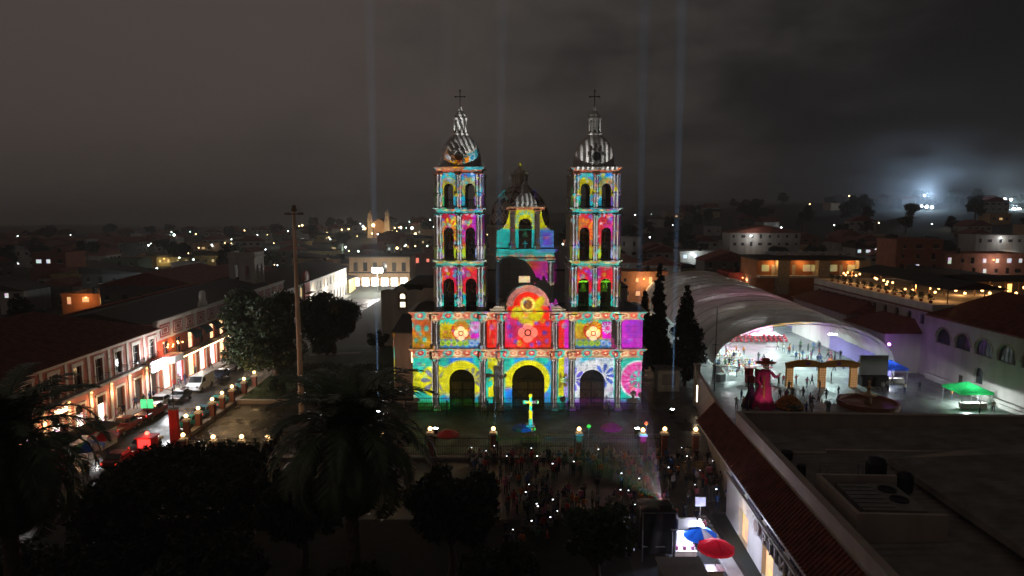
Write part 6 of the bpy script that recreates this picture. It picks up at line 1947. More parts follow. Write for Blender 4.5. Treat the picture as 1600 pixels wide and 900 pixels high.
# tall grey screen back, canopies, flower arch, fountain, giant figure
scn = thing('rear_of_screen', 'large grey screen seen from behind beside the blue canopy', 'screen', (54.9, 101.5, 0))
MB().box(-2.1, 2.1, -.2, .2, 1.6, 4.6).build('panel', mat('screen_back', (.20, .19, .18), .7, .1, 2), scn)
MB().box(-2.0, 2.0, -.9, .9, 0, 1.59).build('base_skirt', M['darkin'], scn)
def canopy(name, label, x, y, w, h, m, lightc=None, power=0):
    c = thing(name, label, 'canopy', (x, y, 0))
    for sx in (-1, 1):
        for sy in (-1, 1): MB().tube((sx*w/2, sy*w/2, 0), (sx*w/2, sy*w/2, h), .04, n=6).build('post', M['steel'], c)
    q = w/2+.15
    MB().add([(-q, -q, h), (q, -q, h), (q, q, h), (-q, q, h), (0, 0, h+1.0), (-q, -q, h-.3), (q, -q, h-.3), (q, q, h-.3), (-q, q, h-.3)],
             [(0, 1, 4), (1, 2, 4), (2, 3, 4), (3, 0, 4), (0, 5, 6, 1), (1, 6, 7, 2), (2, 7, 8, 3), (3, 8, 5, 0)]).build('canopy_top', m, c)
    MB().box(-w/2+.3, w/2-.3, -w/2+.3, -w/2+1.0, .1, .85).build('table', M['cream'], c)
    if power:
        MB().box(-.5, .5, -.3, .3, h-.35, h-.2).build('lamp_bar', M['bulb_white'], c)
        lamp('POINT', 'canopy_light', (0, -.2, h-.7), power, lightc, c, .2)
    return c
canopy('canopy_tent', 'blue pop-up canopy beside the grey screen', 58.6, 103.5, 3.4, 2.5, thin_cloth(mat('canopy_blue', (.02, .07, .45), .7, .1, 2)), (1, .9, .8), 40)
canopy('canopy_tent', 'green pop-up canopy with a glaring lamp by the white arcaded building', 62.0, 90.6, 4.0, 2.4, thin_cloth(mat('canopy_green', (.02, .38, .10), .7, .1, 2)), (.9, 1, 1), 900)
fa = thing('flower_arch', 'orange flower arch with three glittering posts at the vault entrance', 'arch', (46.6, 100.3, 0))
fm = mat('marigold', (.50, .20, .03), .8, .4, 6, bump=.5, bscale=12)
b = MB(); pts = []
for i in range(21):
    t = i/20; pts.append((-5.5+11*t, 3.75+.45*abs(math.sin(2*PI*t))))
poly = pts+[(5.5, 3.2), (-5.5, 3.2)]
for i in range(20):
    (xa, za), (xb, zb) = pts[i], pts[i+1]; b.prism_xz([(xa, 3.15), (xb, 3.15), (xb, zb), (xa, za)], -.3, .3)
b.build('arch_top', fm, fa)
for x in (-4.9, 0.0, 4.7):
    p = MB().box(x-.5, x+.5, -.3, .3, 0, 3.15).build('post', fm, fa)
    bb = MB()
    for i in range(4):
        for k in range(8): bb.ball((x-.42+i*.28, -.36, .25+k*.37), .04, 6, 4)
    o = bb.build('fairy_lights', emis('fairy_light', (1, .72, .38), 3.0, False), p); o['kind'] = 'stuff'
for x in (-2.3, 2.3): MB().prism_xz([(x+.35*math.cos(2*PI*k/12), 3.7+.3*math.sin(2*PI*k/12)) for k in range(12)], -.34, -.303).build('emblem', mat('emblem_purple', (.25, .04, .22), .7, .2, 4), fa)
fo = thing('fountain', 'round orange tiled fountain with tiered centre', 'fountain', (48.6, 90.6, 0))
MB().lathe([(3.9, 0), (3.9, .75), (3.55, .75), (3.5, .3), (.5, .3)], 28).build('basin', mat('orange_tile', (.26, .09, .035), .5, .25, 3), fo)
MB().lathe([(.5, .3), (.35, 1.2), (1.0, 1.5), (1.05, 1.6), (.3, 1.65), (.2, 2.4), (.5, 2.6), (.16, 2.7), (.12, 3.2), (.22, 3.4), (.05, 3.6)], 16).build('centre_tiers', M['ochre'], fo, smooth=True)
ct = thing('giant_figure', 'giant magenta skeleton lady figure with wide hat and long dress', 'figure', (34.0, 89.8, 0))
dm_ = mat('magenta_cloth', (.62, .02, .16), .75, .25, 2); gm_ = mat('purple_cloth', (.10, .015, .08), .8, .25, 2)
b = MB(); N = 28; rows = [(1.75, 0), (1.55, .6), (1.2, 1.6), (.85, 2.7), (.62, 3.6), (.55, 4.2), (.72, 4.8), (.66, 5.2), (.22, 5.4)]
vs, fs = [], []
for i, (r_, z) in enumerate(rows):
    for k in range(N):
        a = 2*PI*k/N; q = r_*(1+.10*math.sin(a*9)*(1-i/len(rows)))
        vs.append((q*math.cos(a)+.1*z/5-.2*(i < 3), q*math.sin(a)*.8, z))
for i in range(len(rows)-1):
    for k in range(N): fs.append((i*N+k, i*N+(k+1) % N, (i+1)*N+(k+1) % N, (i+1)*N+k))
b.add(vs, fs); b.build('dress', dm_, ct, smooth=True)
b = MB(); 
b.path([(-.75, 0, 4.9), (-1.0, -.3, 3.9), (-.55, -.6, 3.2)], [.24, .2, .14], 8).path([(.85, 0, 4.9), (1.4, -.2, 4.2), (1.9, -.3, 4.6)], [.24, .19, .12], 8)
b.build('arms', dm_, ct)
for a, z in (((-.55, -.6, 3.2), 0), ((1.9, -.3, 4.6), 0)):
    h_ = MB().ball(a, .14, 8, 6)
    for k in range(5):
        an_ = -.6+.3*k
        h_.tube(a, (a[0]+.28*math.sin(an_)+.05, a[1]-.05, a[2]+.26*math.cos(an_)*(1 if a[0] > 0 else -1)), .035, .025, 5)
    h_.build('hand', M['cream'], ct)
b = MB().ball((.1, -.05, 5.85), .42, 14, 10, 1.15).box(-.12, .32, -.42, -.1, 5.35, 5.6); b.build('skull', M['cream'], ct, smooth=True)
b = MB()
for x in (-.07, .26): b.ball((x, -.42, 5.92), .11, 8, 6)
b.tube((.1, -.46, 5.72), (.1, -.44, 5.82), .05, .01, 5); b.box(-.08, .27, -.44, -.423, 5.45, 5.5)
b.build('eye_sockets', M['darkin'], ct)
MB().lathe([(1.35, 6.15), (1.4, 6.25), (.55, 6.3), (.48, 6.75), (.3, 6.85)], 24, .1, 0, 0, 0, 1, .75).build('hat', mat('coral_hat', (.50, .10, .07), .7, .2, 3), ct)
b = MB(); b.path([(-.35, -.95, .1), (-.3, -.8, 2.0), (-.25, -.62, 4.6)], [.16, .14, .1], 6); b.build('orange_stole', mat('orange_cloth', (.55, .16, .04), .7, .2, 3), ct)
drp = MB(); drp.lathe([(1.3, 0), (1.0, .8), (.5, 2.0), (.2, 3.1)], 18, -1.5, .5, 0); drp.build('train', gm_, ct, smooth=True)
for i_, (sx_, sy_) in enumerate(((32.2, 85.6), (36.2, 85.8))):
    gl_ = thing('ground_spotlight', 'small ground spotlight aimed at the giant magenta figure', 'spotlight', (sx_, sy_, 0), 0, 'spotlights at the giant figure')
    MB().box(-.15, .15, -.1, .1, 0, .12).tube((0, 0, .12), (0, .22, .35), .12, .16, 10).build('housing', M['iron'], gl_)
    sl_ = lamp('SPOT', 'figure_light', (0, .25, .45), 170, (1, .78, .66), gl_, .1, spot_size=R(60), spot_blend=.6)
    dv_ = Vector((34.0, 89.8, 3.6))-Vector((sx_, sy_+.25, .45)); sl_.rotation_euler = dv_.to_track_quat('-Z', 'Y').to_euler()
mg = thing('marigold_mound', 'mound of orange marigolds beside the giant figure', 'flowers', (37.4, 89.6, 0))
b = MB(); rs_ = random.Random(3)
for i in range(500):
    a, r_ = rs_.uniform(0, 2*PI), 1.7*math.sqrt(rs_.random()); b.ball((r_*math.cos(a)*1.1, r_*math.sin(a), 1.6*(1-(r_/1.75)**2)+.1), .13, 6, 4)
o = b.build('flower_heads', mat('marigold'), mg); o['kind'] = 'stuff'
MB().lathe([(1.85, 0), (1.7, .5), (1.0, 1.3), (.1, 1.6)], 18).build('mound', M['leafd'], mg)
tproto_ = thing('stall_table', 'white-topped stall table set out along the vault edge', 'table', (0, 0, 0), 0, 'stall tables under the vault')
MB().box(-.9, .9, -.4, .4, .72, .78).build('table_top', M['cream'], tproto_)
for sx in (-.8, .8):
    for sy in (-.32, .32): MB().tube((sx, sy, 0), (sx, sy, .72), .025, n=5).build('leg', M['steel'], tproto_)
for i in range(4): MB().box(-.13, .13, -.12, .12, .781, .95+.1*(i % 2)).build('goods_box', mat('goods_%d' % (i % 3)), tproto_, (-.6+.4*i, .05*(i % 2), 0))
tp_ = random.Random(4)
for i in range(22):
    o = tproto_ if i == 0 else copy_tree(tproto_)
    o.location = (33.6+(i % 4)*1.9+SK*(4+i)+tp_.uniform(-.4, .4), 107.5+(i//4)*3.6+tp_.uniform(-.6, .6), .004); o.rotation_euler = (0, 0, tp_.uniform(-.5, .5)+(PI/2 if i % 3 == 0 else 0))
for i, (x_, y_) in enumerate(((36.8, 103.2), (38.2, 102.6), (39.3, 103.4), (32.6, 104.2))):
    kb = thing('vendor_booth', ['red vendor booth with a white sign', 'dark red vendor booth behind the giant figure', 'crimson vendor booth by the flower arch', 'white vendor booth at the vault foot'][i], 'booth', (x_, y_, 0), .2*i)
    MB().box(-.6, .6, -.5, .5, 0, 1.1).build('counter', mat('booth_%d' % i, [(.45, .04, .05), (.25, .02, .03), (.5, .03, .08), (.6, .6, .6)][i], .7, .2, 3), kb)
    MB().box(-.65, .65, .42, .5, 1.1, 2.3).build('back_board', mat('booth_%d' % i), kb); MB().box(-.8, .8, -.7, .6, 2.3, 2.4).build('roof', M['cream'] if i % 2 else mat('booth_%d' % i), kb)
# lamp masts at the plaza wall
for x, y, h, w_ in ((29.8, 98.0, 12.6, 'tall thin mast in front of the vault corner'), (28.0, 101.0, 7.6, 'short thin mast beside the vault corner'), (30.6, 86.2, 7.0, 'thin flag mast by the giant figure')):
    tag(MB().tube((0, 0, 0), (0, 0, h), .09, .05, 8).box(-.5, .5, -.05, .05, h*.55, h*.55+.06).build('mast', M['iron'], None, (x, y, 0)), w_, 'mast')
# white arcaded building on the right edge
R1 = thing('white_arcade_building', 'whitewashed building with four big glazed arches and a dark tiled roof', 'building', (68.3, 70.0, 0), R(92.5))
# local x -> +Y ; front (-y local) faces +X after +90, so mirror: build with front at +y
b = MB().wall(0, 36.5, 0, 5.6, 0, .6, [(25.3, 1.7, 1.9, 3.4, 1), (29.0, 1.2, .1, 2.2, 0)]).wall(0, 36.5, 5.6, 10.0, 0, .6, [(18.0+4.25*i-9.0+3.0, 3.3, 6.0, 6.75, 1.0) for i in range(6)])
b.box(0, .6, -22, 0, 0, 10).box(35.9, 36.5, -22, 0, 0, 10)
b.build('wall', M['whitewash'], R1)
for i in range(6):
    x = 12.0+4.25*i
    g_ = MB(); pts = [(x-1.65*math.cos(PI*k/12), 6.75+1.65*math.sin(PI*k/12)) for k in range(13)]+[(x+1.65, 6.0), (x-1.65, 6.0)]
    g_.prism_xz(pts, .2, .26); go = g_.build('arched_window', mat('dim_pane', (.05, .06, .065), .12, .2, 1.0, spec=.7), R1)
    f_ = MB()
    for k in range(5): f_.box(x-1.4+k*.7-.03, x-1.4+k*.7+.03, .262, .31, 6.0, 6.75+math.sqrt(max(0.05, 1.65**2-(-1.4+k*.7)**2)))
    f_.box(x-1.64, x+1.64, .262, .30, 6.72, 6.79)
    f_.build('glazing_bars', M['doorwood'], go)
    a_ = MB()
    for k in range(12):
        q = lambda t, r_: (x-r_*math.cos(t), 6.75+r_*math.sin(t))
        a0, a1 = PI*k/12, PI*(k+1)/12
        a_.prism_xz([q(a0, 1.66), q(a1, 1.66), q(a1, 1.9), q(a0, 1.9)], .603, .68)
    a_.build('arch_trim', M['stone'], go)
g_ = MB(); g_.box(24.45, 26.15, .2, .26, 1.9, 4.2); g_.build('arched_window', mat('dim_pane'), R1)
MB().box(28.4, 29.6, .25, .33, .1, 2.2).build('door', M['doorwood'], R1)
b = MB().prism_yz([(1.2, 9.9), (1.2, 10.1), (-11, 13.6), (-23, 10.1), (-23, 9.9)], -.5, 37.0)
rf1 = b.build('roof', M['tile'], R1)
b = MB()
for i in range(85): b.tube((-.3+i*.44, 1.25, 10.12), (-.3+i*.44, -11, 13.65), .1, n=4)
o = b.build('tile_rolls', M['tile'], rf1); o['kind'] = 'stuff'
MB().box(0, 36, .61, 1.2, 0, .9).box(5, 20, .62, 1.6, .0, .5).build('planter_wall', M['whitewash'], R1)
# long white wing with small arched windows and the roof terrace restaurant
R2 = thing('long_white_wing', 'long white wing with paired arched windows under a lamplit roof terrace', 'building', (67.0, 106.6, 0), R(91.5))
ops = []
for i in range(11): ops.append((2.4+3.5*i, 1.15, 8.1, 9.3, 1.0))
b = MB().wall(0, 40, 0, 7.0, 0, .6, []).wall(0, 40, 7.0, 11.6, 0, .6, ops); b.box(0, .6, -24, 0, 0, 11.6).box(39.4, 40, -24, 0, 0, 11.6)
b.build('wall', M['whitewash'], R2)
for i in range(11): MB().box(2.4+3.5*i-.57, 2.4+3.5*i+.57, .2, .28, 8.1, 9.9).build('arched_window', mat('dim_pane'), R2)
MB().box(-.2, 40.2, .61, 1.3, 10.35, 10.5).build('tile_ledge', M['tile'], R2)
MB().box(.6, 39.4, -24, 0, 11.3, 11.45).build('terrace_floor', M['concrete'], R2)
for (x0, x1, y0, y1, z) in ((12, 34, -15, -4, 14.0), (2, 12, -13, -3, 13.8)):
    p = MB().prism_yz([(y1, z), ((y0+y1)/2, z+1.1), (y0, z), (y0, z-.12), (y1, z-.12)], x0, x1).build('terrace_roof', M['roofdark'], R2)
    for x in (x0+.2, (x0+x1)/2, x1-.2):
        for y in (y0+.2, y1-.2): MB().tube((x, y, 11.45), (x, y, z), .09, n=6).build('roof_post', M['wood'], p)
rs_ = random.Random(8)
for i in range(16):
    x, y = rs_.uniform(3, 37), rs_.uniform(-6, -1.2)
    MB().ball((0, 0, 0), .2, 8, 6).build('lantern', M['bulb_warm'], R2, (x, y, 13.0+rs_.uniform(-.3, .4)))
for x in (5, 12, 19, 26, 33): lamp('POINT', 'terrace_light', (x, -4.0, 13.2), 330, (1, .48, .16), R2, .25)
for i in range(14):
    x = 3+i*2.5
    MB().lathe([(.25, 0), (.3, .4), (.2, .42)], 8, x, -1.0, 11.46).build('planter', M['tile'], R2)
    link('terrace_plant', leaf_mesh('terrace_plant', leaf_cloud([(0, 0, .7, .55), (.2, 0, 1.1, .4)], 130, .16, 80+i), M['leaf']), R2, (x, -1.0, 11.6))
pg = thing('lamplit_pergola', 'dark pergola hung with amber lanterns behind the dark tiled roof', 'pergola', (84.0, 121.0, 8.0))
for x in (-8, -2.7, 2.7, 8):
    for y in (-2, 2): MB().tube((x, y, 0), (x, y, 6.0), .1, n=6).build('post', M['wood'], pg)
MB().prism_yz([(-2.6, 6.0), (2.6, 6.0), (0, 6.9)], -8.6, 8.6).build('roof', M['roofdark'], pg)
MB().box(-8.4, 8.4, -2.4, 2.4, -8, 0).build('base', M['ochre'], pg)
for i in range(11): MB().ball((0, 0, 0), .24, 8, 6).build('lantern', M['bulb_warm'], pg, (-7.5+1.5*i, -2.2+.2*(i % 2), 4.9-.5*(i % 3)))
for x in (-5, 0, 5): lamp('POINT', 'pergola_light', (x, -1.6, 4.4), 260, (1, .48, .16), pg, .25)
# tiled low roofs between the vault and the wing
for x0, x1, y0, y1, z, lab in ((60.5, 66.6, 109.0, 122.0, 6.6, 'low red-tiled roof block next to the vault, lit violet at its edge'), (60.8, 66.2, 122.4, 146, 7.6, 'longer red-tiled roof block behind the violet-edged one')):
    o = thing('tiled_block', lab, 'building', ((x0+x1)/2, (y0+y1)/2, 0)); w, d = (x1-x0)/2, (y1-y0)/2
    MB().box(-w, w, -d, d, 0, z).build('wall', M['whitewash'], o)
    MB().add([(-w-.5, -d-.5, z), (w, -d-.5, z), (w, d+.5, z), (-w-.5, d+.5, z), (w, -d+2, z+2.2), (w, d-2, z+2.2)], [(0, 1, 4), (3, 0, 4, 5), (2, 3, 5), (1, 2, 5, 4), (3, 2, 1, 0)]).build('roof', M['tile'], o)
lamp('POINT', 'violet_wall_light', (59.6, 106.6, 5.4), 90, (.42, .10, 1.0), None, .2)
vl = bpy.data.objects['violet_wall_light']
vf = thing('violet_floodlight', 'small violet floodlight on the corner of the vault', 'light', (59.6, 106.0, 0))
MB().tube((0, 0, 0), (0, 0, 5.2), .06, n=6).build('post', M['steel'], vf); MB().ball((0, 0, 5.4), .24).build('lamp_head', emis('violet_lamp', (.75, .2, 1.0), 14.0, False), vf)
vl.parent = vf; vl.location = (0, -.5, 5.7)
# stall cluster beside the letter building
WTC = mat('white_canvas')
sb = thing('snack_stall', 'brilliantly lit white snack stall behind the umbrellas', 'stall', (13.3, 50.2, 0))
MB().box(-1.0, 1.0, 1.0, 1.06, .2, 2.6).build('back_sheet', WTC, sb); MB().box(-1.2, 1.2, -1.0, 1.1, 2.6, 2.66).build('roof_sheet', WTC, sb)
for sx in (-1, 1):
    for sy in (-1, 1): MB().tube((sx*1.1, sy*.95, 0), (sx*1.1, sy*.95, 2.6), .035, n=6).build('post', M['steel'], sb)
MB().box(-.9, .9, -.7, -.1, .7, .78).box(-.85, .85, -.65, -.15, .02, .7).build('counter', M['cream'], sb)
MB().box(-.7, .7, .2, .3, 2.3, 2.42).build('tube_lamp', M['bulb_white'], sb)
lamp('POINT', 'stall_lamp', (.1, -.5, 2.1), 520, (.62, .70, 1.0), sb, .15)
MB().box(1.24, 1.34, -.6, .4, 2.72, 2.82).build('wall_fill_lamp', M['bulb_white'], sb)  # added lamp above the stall roof, brightens the upper shop wall and letters
lamp('POINT', 'wall_fill_light', (1.5, -.3, 3.0), 420, (.74, .76, 1.0), sb, .15)
for x in (-.6, 0, .6): MB().lathe([(.14, .78), (.16, 1.1), (.05, 1.2)], 10, x, -.4).build('jar', mat('jar_pink', (.6, .2, .4), .3, .2, 4), sb)
umbrella(14.2, 48.9, 2.5, 1.25, [BC, BC, BC, BC, BC, BC, WC, BC], 'blue and white umbrella over the brilliantly lit snack stall', None)
umbrella(14.8, 46.9, 2.5, 1.35, [RC], 'big all-red umbrella in front of the snack stall', None)
lamp('POINT', 'under_umbrella_light', (15.3, 54.0, 2.3), 170, (.8, .82, 1.0), sb, .1)
bpy.data.objects['under_umbrella_light'].location = (1.4, -2.6, 2.2)
ct2 = thing('serving_cart', 'white serving cart under the red umbrella', 'cart', (14.4, 46.6, 0))
MB().box(-.8, .8, -.4, .4, .35, 1.0).build('body', M['cream'], ct2); MB().box(-.9, .9, -.5, .5, 1.0, 1.06).build('top', M['steel'], ct2)
for s in (-1, 1): MB().lathe([(.05, -.04), (.3, -.03), (.3, .03), (.05, .04)], 14).xform(Matrix.Rotation(PI/2, 4, 'X')).build('wheel', M['rubber'], ct2, (s*.5, -.42, .3))
gb_ = thing('grey_cabin', 'flat-roofed grey cabin at the edge of the square', 'cabin', (11.6, 43.6, 0))
MB().box(-1.4, 1.4, -1.5, 1.5, 0, 2.5).build('wall', M['granite'], gb_); MB().box(-1.55, 1.55, -1.65, 1.65, 2.5, 2.65).build('roof', M['concrete'], gb_)
MB().box(-.5, .5, -1.56, -1.503, .1, 2.1).build('door', M['iron'], gb_)
bs = thing('blank_board', 'white notice board on a post among the crowd', 'sign', (15.2, 52.6, 0))
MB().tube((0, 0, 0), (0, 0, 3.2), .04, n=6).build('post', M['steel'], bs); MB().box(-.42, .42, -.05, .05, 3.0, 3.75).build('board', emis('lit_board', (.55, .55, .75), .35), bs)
pk = MB().box(15.9, 17.0, 44, 57, 0, .13); tag(pk.build('footpath', M['concrete']), kind='structure')
b = MB()
for i in range(5): b.box(17.7, 21.5, 68.6-.45*i, 69.05-.45*i, 0, .16*(5-i)*.6)
tag(b.build('steps', mat('ochre_step', (.22, .15, .06), .7, .3, 2)), kind='structure')
# ================================================================== people
def make_person(pose, seed):
    J = {'pel': (0, 0, .95), 'waist': (0, 0, 1.12), 'chest': (0, .01, 1.33), 'neck': (0, .02, 1.49), 'headb': (0, .03, 1.56), 'head': (0, .05, 1.66), 'top': (0, .04, 1.75),
         'hipL': (-.10, 0, .90), 'hipR': (.10, 0, .90), 'shL': (-.18, 0, 1.42), 'shR': (.18, 0, 1.42)}
    if pose == 'walk':
        J.update(knL=(-.11, .16, .50), knR=(.11, -.10, .50), anL=(-.11, .20, .08), anR=(.11, -.30, .12), toL=(-.11, .34, .04), toR=(.11, -.16, .03),
                 elL=(-.27, -.12, 1.16), elR=(.27, .14, 1.16), haL=(-.26, -.04, .92), haR=(.26, .30, .98))
    elif pose == 'wide':
        J.update(knL=(-.17, .03, .50), knR=(.17, .03, .50), anL=(-.20, 0, .08), anR=(.20, 0, .08), toL=(-.24, .15, .04), toR=(.24, .15, .04),
                 elL=(-.33, -.02, 1.2), elR=(.33, -.02, 1.2), haL=(-.20, .14, 1.06), haR=(.20, .14, 1.06))
    else:
        J.update(knL=(-.10, .03, .50), knR=(.10, .02, .50), anL=(-.10, 0, .08), anR=(.11, -.02, .08), toL=(-.12, .15, .04), toR=(.13, .14, .04),
                 elL=(-.25, -.03, 1.16), elR=(.25, -.02, 1.16), haL=(-.25, .06, .92), haR=(.25, .06, .92))
    if pose == 'phone':
        J.update(elL=(-.24, .20, 1.38), elR=(.24, .20, 1.38), haL=(-.08, .38, 1.62), haR=(.08, .38, 1.62))
    if pose == 'point':
        J.update(elR=(.28, .22, 1.52), haR=(.25, .46, 1.72))
    rad = dict(pel=.145, waist=.125, chest=.155, neck=.058, headb=.075, head=.105, top=.07, hipL=.095, hipR=.095, shL=.075, shR=.075, knL=.062, knR=.062, anL=.045, anR=.045, toL=.035, toR=.035,
               elL=.045, elR=.045, haL=.036, haR=.036)
    E_ = [('pel', 'waist'), ('waist', 'chest'), ('chest', 'neck'), ('neck', 'headb'), ('headb', 'head'), ('head', 'top'), ('pel', 'hipL'), ('pel', 'hipR'), ('hipL', 'knL'), ('hipR', 'knR'), ('knL', 'anL'), ('knR', 'anR'),
          ('anL', 'toL'), ('anR', 'toR'), ('chest', 'shL'), ('chest', 'shR'), ('shL', 'elL'), ('shR', 'elR'), ('elL', 'haL'), ('elR', 'haR')]
    keys = list(J); me = bpy.data.meshes.new('person_skeleton')
    me.from_pydata([J[k] for k in keys], [(keys.index(a), keys.index(b_)) for a, b_ in E_], [])
    tmp = bpy.data.objects.new('tmp', me); COL.objects.link(tmp)
    sk = tmp.modifiers.new('skin', 'SKIN')
    if not me.skin_vertices: me.skin_vertices.new()
    for k, sv in zip(keys, me.skin_vertices[0].data):
        r = rad[k]; sv.radius = (r*1.15, r*.8) if k in ('pel', 'waist', 'chest') else (r, r)
        sv.use_root = (k == 'pel')
    ss = tmp.modifiers.new('sub', 'SUBSURF'); ss.levels = 1; ss.render_levels = 1
    dg = bpy.context.evaluated_depsgraph_get()
    out = bpy.data.meshes.new_from_object(tmp.evaluated_get(dg)); out.name = 'person'
    bpy.data.objects.remove(tmp, do_unlink=True)
    out.materials.clear()
    for m in (M['skin'], M['hair'], M['cream'], M['iron']): out.materials.append(m)
    hands = [Vector(J['haL']), Vector(J['haR'])]
    for p in out.polygons:
        c = p.center
        if any((c-h).length < .10 for h in hands): i = 0
        elif c.z > 1.50 and abs(c.x) < .14 and c.y < .12+.0 and (c.z > 1.655 or c.y < .02): i = 1
        elif c.z > 1.485 and abs(c.x) < .13: i = 0
        elif c.z < .98 and min((c-h).length for h in hands) > .3 or c.z < .9: i = 3
        else: i = 2
        p.material_index = i; p.use_smooth = True
    return out
POSES = {k: make_person(k, i) for i, k in enumerate(('stand', 'phone', 'walk', 'wide', 'point'))}
CLOTH = dict(black=(.015, .015, .017), navy=(.02, .03, .08), white=(.55, .55, .56), red=(.38, .03, .03), grey=(.16, .16, .17), pink=(.50, .14, .24), orange=(.55, .17, .03), blue=(.06, .14, .36), green=(.05, .14, .07), beige=(.38, .31, .23))
CM = {k: mat('cloth_'+k, v, .85, .15, 6) for k, v in CLOTH.items()}
TR = [CM['black'], CM['navy'], mat('cloth_denim', (.05, .08, .15), .85, .2, 6), CM['grey']]
DO = {'stand': 'standing', 'phone': 'holding up a phone', 'walk': 'walking', 'wide': 'standing with feet apart', 'point': 'pointing'}
prs = random.Random(21)
def person(x, y, z, rz, pose, col, place, group, s=1.0):
    o = bpy.data.objects.new('person', POSES[pose]); COL.objects.link(o)
    o.location = (x, y, z); o.rotation_euler = (0, 0, rz); o.scale = (s, s, s)
    for i, m in ((2, CM[col]), (3, prs.choice(TR))):
        o.material_slots[i].link = 'OBJECT'; o.material_slots[i].material = m
    tag(o, 'person in %s %s %s' % (col, DO[pose], place), 'person', group)
    return o
ph_on = emis('phone_screen', (.85, .92, 1.0), 4.0, False)
ph_me = MB().box(-.06, .06, -.008, .008, -.035, .035); ph_me.m[2] = 1
ph_me = ph_me.mesh('phone', [M['iron'], ph_on])
placed = []
def free(x, y, r=.5):
    for a, b_ in placed:
        if (a-x)**2+(b_-y)**2 < r*r: return False
    placed.append((x, y)); return True
def wall_x(y): return 18.4-.048*(66-y)-1.3 if y < 57.5 else 21.5
n_ = 0; tries = 0; spect = []
while n_ < 290 and tries < 12000:
    tries += 1
    x, y = prs.uniform(-4.5, 20.5), 69.9-19.5*prs.random()**1.15
    if x > wall_x(y)-.3 or (y < 52.3 and x > 9.2 and x < 15.3) or (abs(x-13.3) < 1.6 and abs(y-50.2) < 1.6) or (y > 66 and x > 17.4 and False): continue
    if x < -1 and y < 57: continue
    if (x-5.9)**2+(y-44.5)**2 < 5 or (x+4.4)**2+(y-47)**2 < 5: continue
    if mnoise.noise(Vector((x*.22, y*.3, 5.0))) < -.12 and y < 66 and prs.random() < .85: continue
    if not free(x, y, .46): continue
    z = 0.01
    if 17.7 < x < 21.5 and 66.8 < y < 69.05: z = .16*(5-int((69.05-y)/.45))*.6
    near = y < 60 and x > 11
    pose = prs.choice(['stand', 'stand', 'phone', 'phone', 'wide', 'point', 'stand'])
    col = prs.choice(['black', 'black', 'navy', 'grey', 'grey', 'white', 'red', 'blue', 'green', 'beige', 'pink', 'orange'])
    pl = 'beside the lit snack stall' if near else ('in the dark street crowd' if x < 12.5 else 'in the crowd by the white shop wall')
    rz = prs.uniform(-.45, .45)+math.atan2(-(2-x), 95-y)*.6 + (prs.choice([0, 0, 0, 1.6, -1.6, 3.1]) if pose in ('stand', 'wide') else 0)
    s = prs.uniform(.88, 1.06)
    spect.append(person(x, y, z, rz, pose, col, pl, 'spectators in the street crowd', s))
    if pose == 'phone' and prs.random() < .5:
        ro = Matrix.Rotation(rz, 3, 'Z') @ Vector((0, .41*s, 1.66*s))
        q = link('phone', ph_me, None, (x+ro.x, y+ro.y, z+ro.z), rz)
        q.rotation_euler = (R(prs.uniform(-12, 8)), 0, rz); k_ = prs.uniform(.6, 1.2); q.scale = (k_, 1, k_)
        tag(q, 'lit phone held up by a spectator '+pl, 'phone', 'phones held up in the crowd')
    n_ += 1
# the farthest rows, past the countable limit, stay real figures joined into one crowd
spect.sort(key=lambda o: -o.location.y)
cb_ = MB(); cmats = [M['skin'], M['hair']]
for o in spect[:128]:
    me = o.data; Mx = Matrix.Translation(o.location) @ Matrix.Rotation(o.rotation_euler.z, 4, 'Z') @ Matrix.Scale(o.scale.x, 4)
    idxs = []
    for i in range(4):
        m_ = o.material_slots[i].material
        if m_ not in cmats: cmats.append(m_)
        idxs.append(cmats.index(m_))
    base_ = len(cb_.v); cb_.v.extend([tuple(Mx @ v.co) for v in me.vertices])
    for p in me.polygons: cb_.f.append(tuple(base_+v for v in p.vertices)); cb_.m.append(idxs[p.material_index])
    bpy.data.objects.remove(o, do_unlink=True)
tag(cb_.build('crowd', cmats, smooth=True), 'dense dark back rows of the crowd pressed along the atrium fence', 'crowd', None, 'stuff')
# plaza visitors
spots = []
def plaza(n, x0, x1, y0, y1, place, r=.9):
    k = 0; t = 0
    while k < n and t < 900:
        t += 1
        x, y = prs.uniform(x0, x1), prs.uniform(y0, y1)
        if (x-48.6)**2+(y-90.6)**2 < 20 or (x-34)**2+(y-89.8)**2 < 6 or (x-37.4)**2+(y-89.6)**2 < 5: continue
        if abs(y-100.3) < .8 and min(abs(x-41.7), abs(x-46.6), abs(x-51.3)) < 1: continue
        if not free(x, y, r): continue
        person(x, y, .01, prs.uniform(0, 2*PI), prs.choice(['stand', 'walk', 'wide', 'walk', 'point']), prs.choice(list(CLOTH)), place, 'visitors in the festival plaza', prs.uniform(.9, 1.05)); k += 1
plaza(26, 33.0, 44.0, 106, 126, 'on the bright floor under the vault')
plaza(40, 50.0, 58.5, 110, 128, 'in the group by the violet vault side')
plaza(9, 38.0, 52.5, 97, 104, 'near the flower arch')
plaza(16, 36.0, 47.0, 86.5, 95, 'on the dim plaza by the fountain', .6)
plaza(6, 54.0, 60.0, 96, 102, 'by the blue canopy')
plaza(4, 61, 65, 86, 94, 'by the green canopy')
plaza(5, 29.0, 33.0, 84, 96, 'along the tan plaza wall')
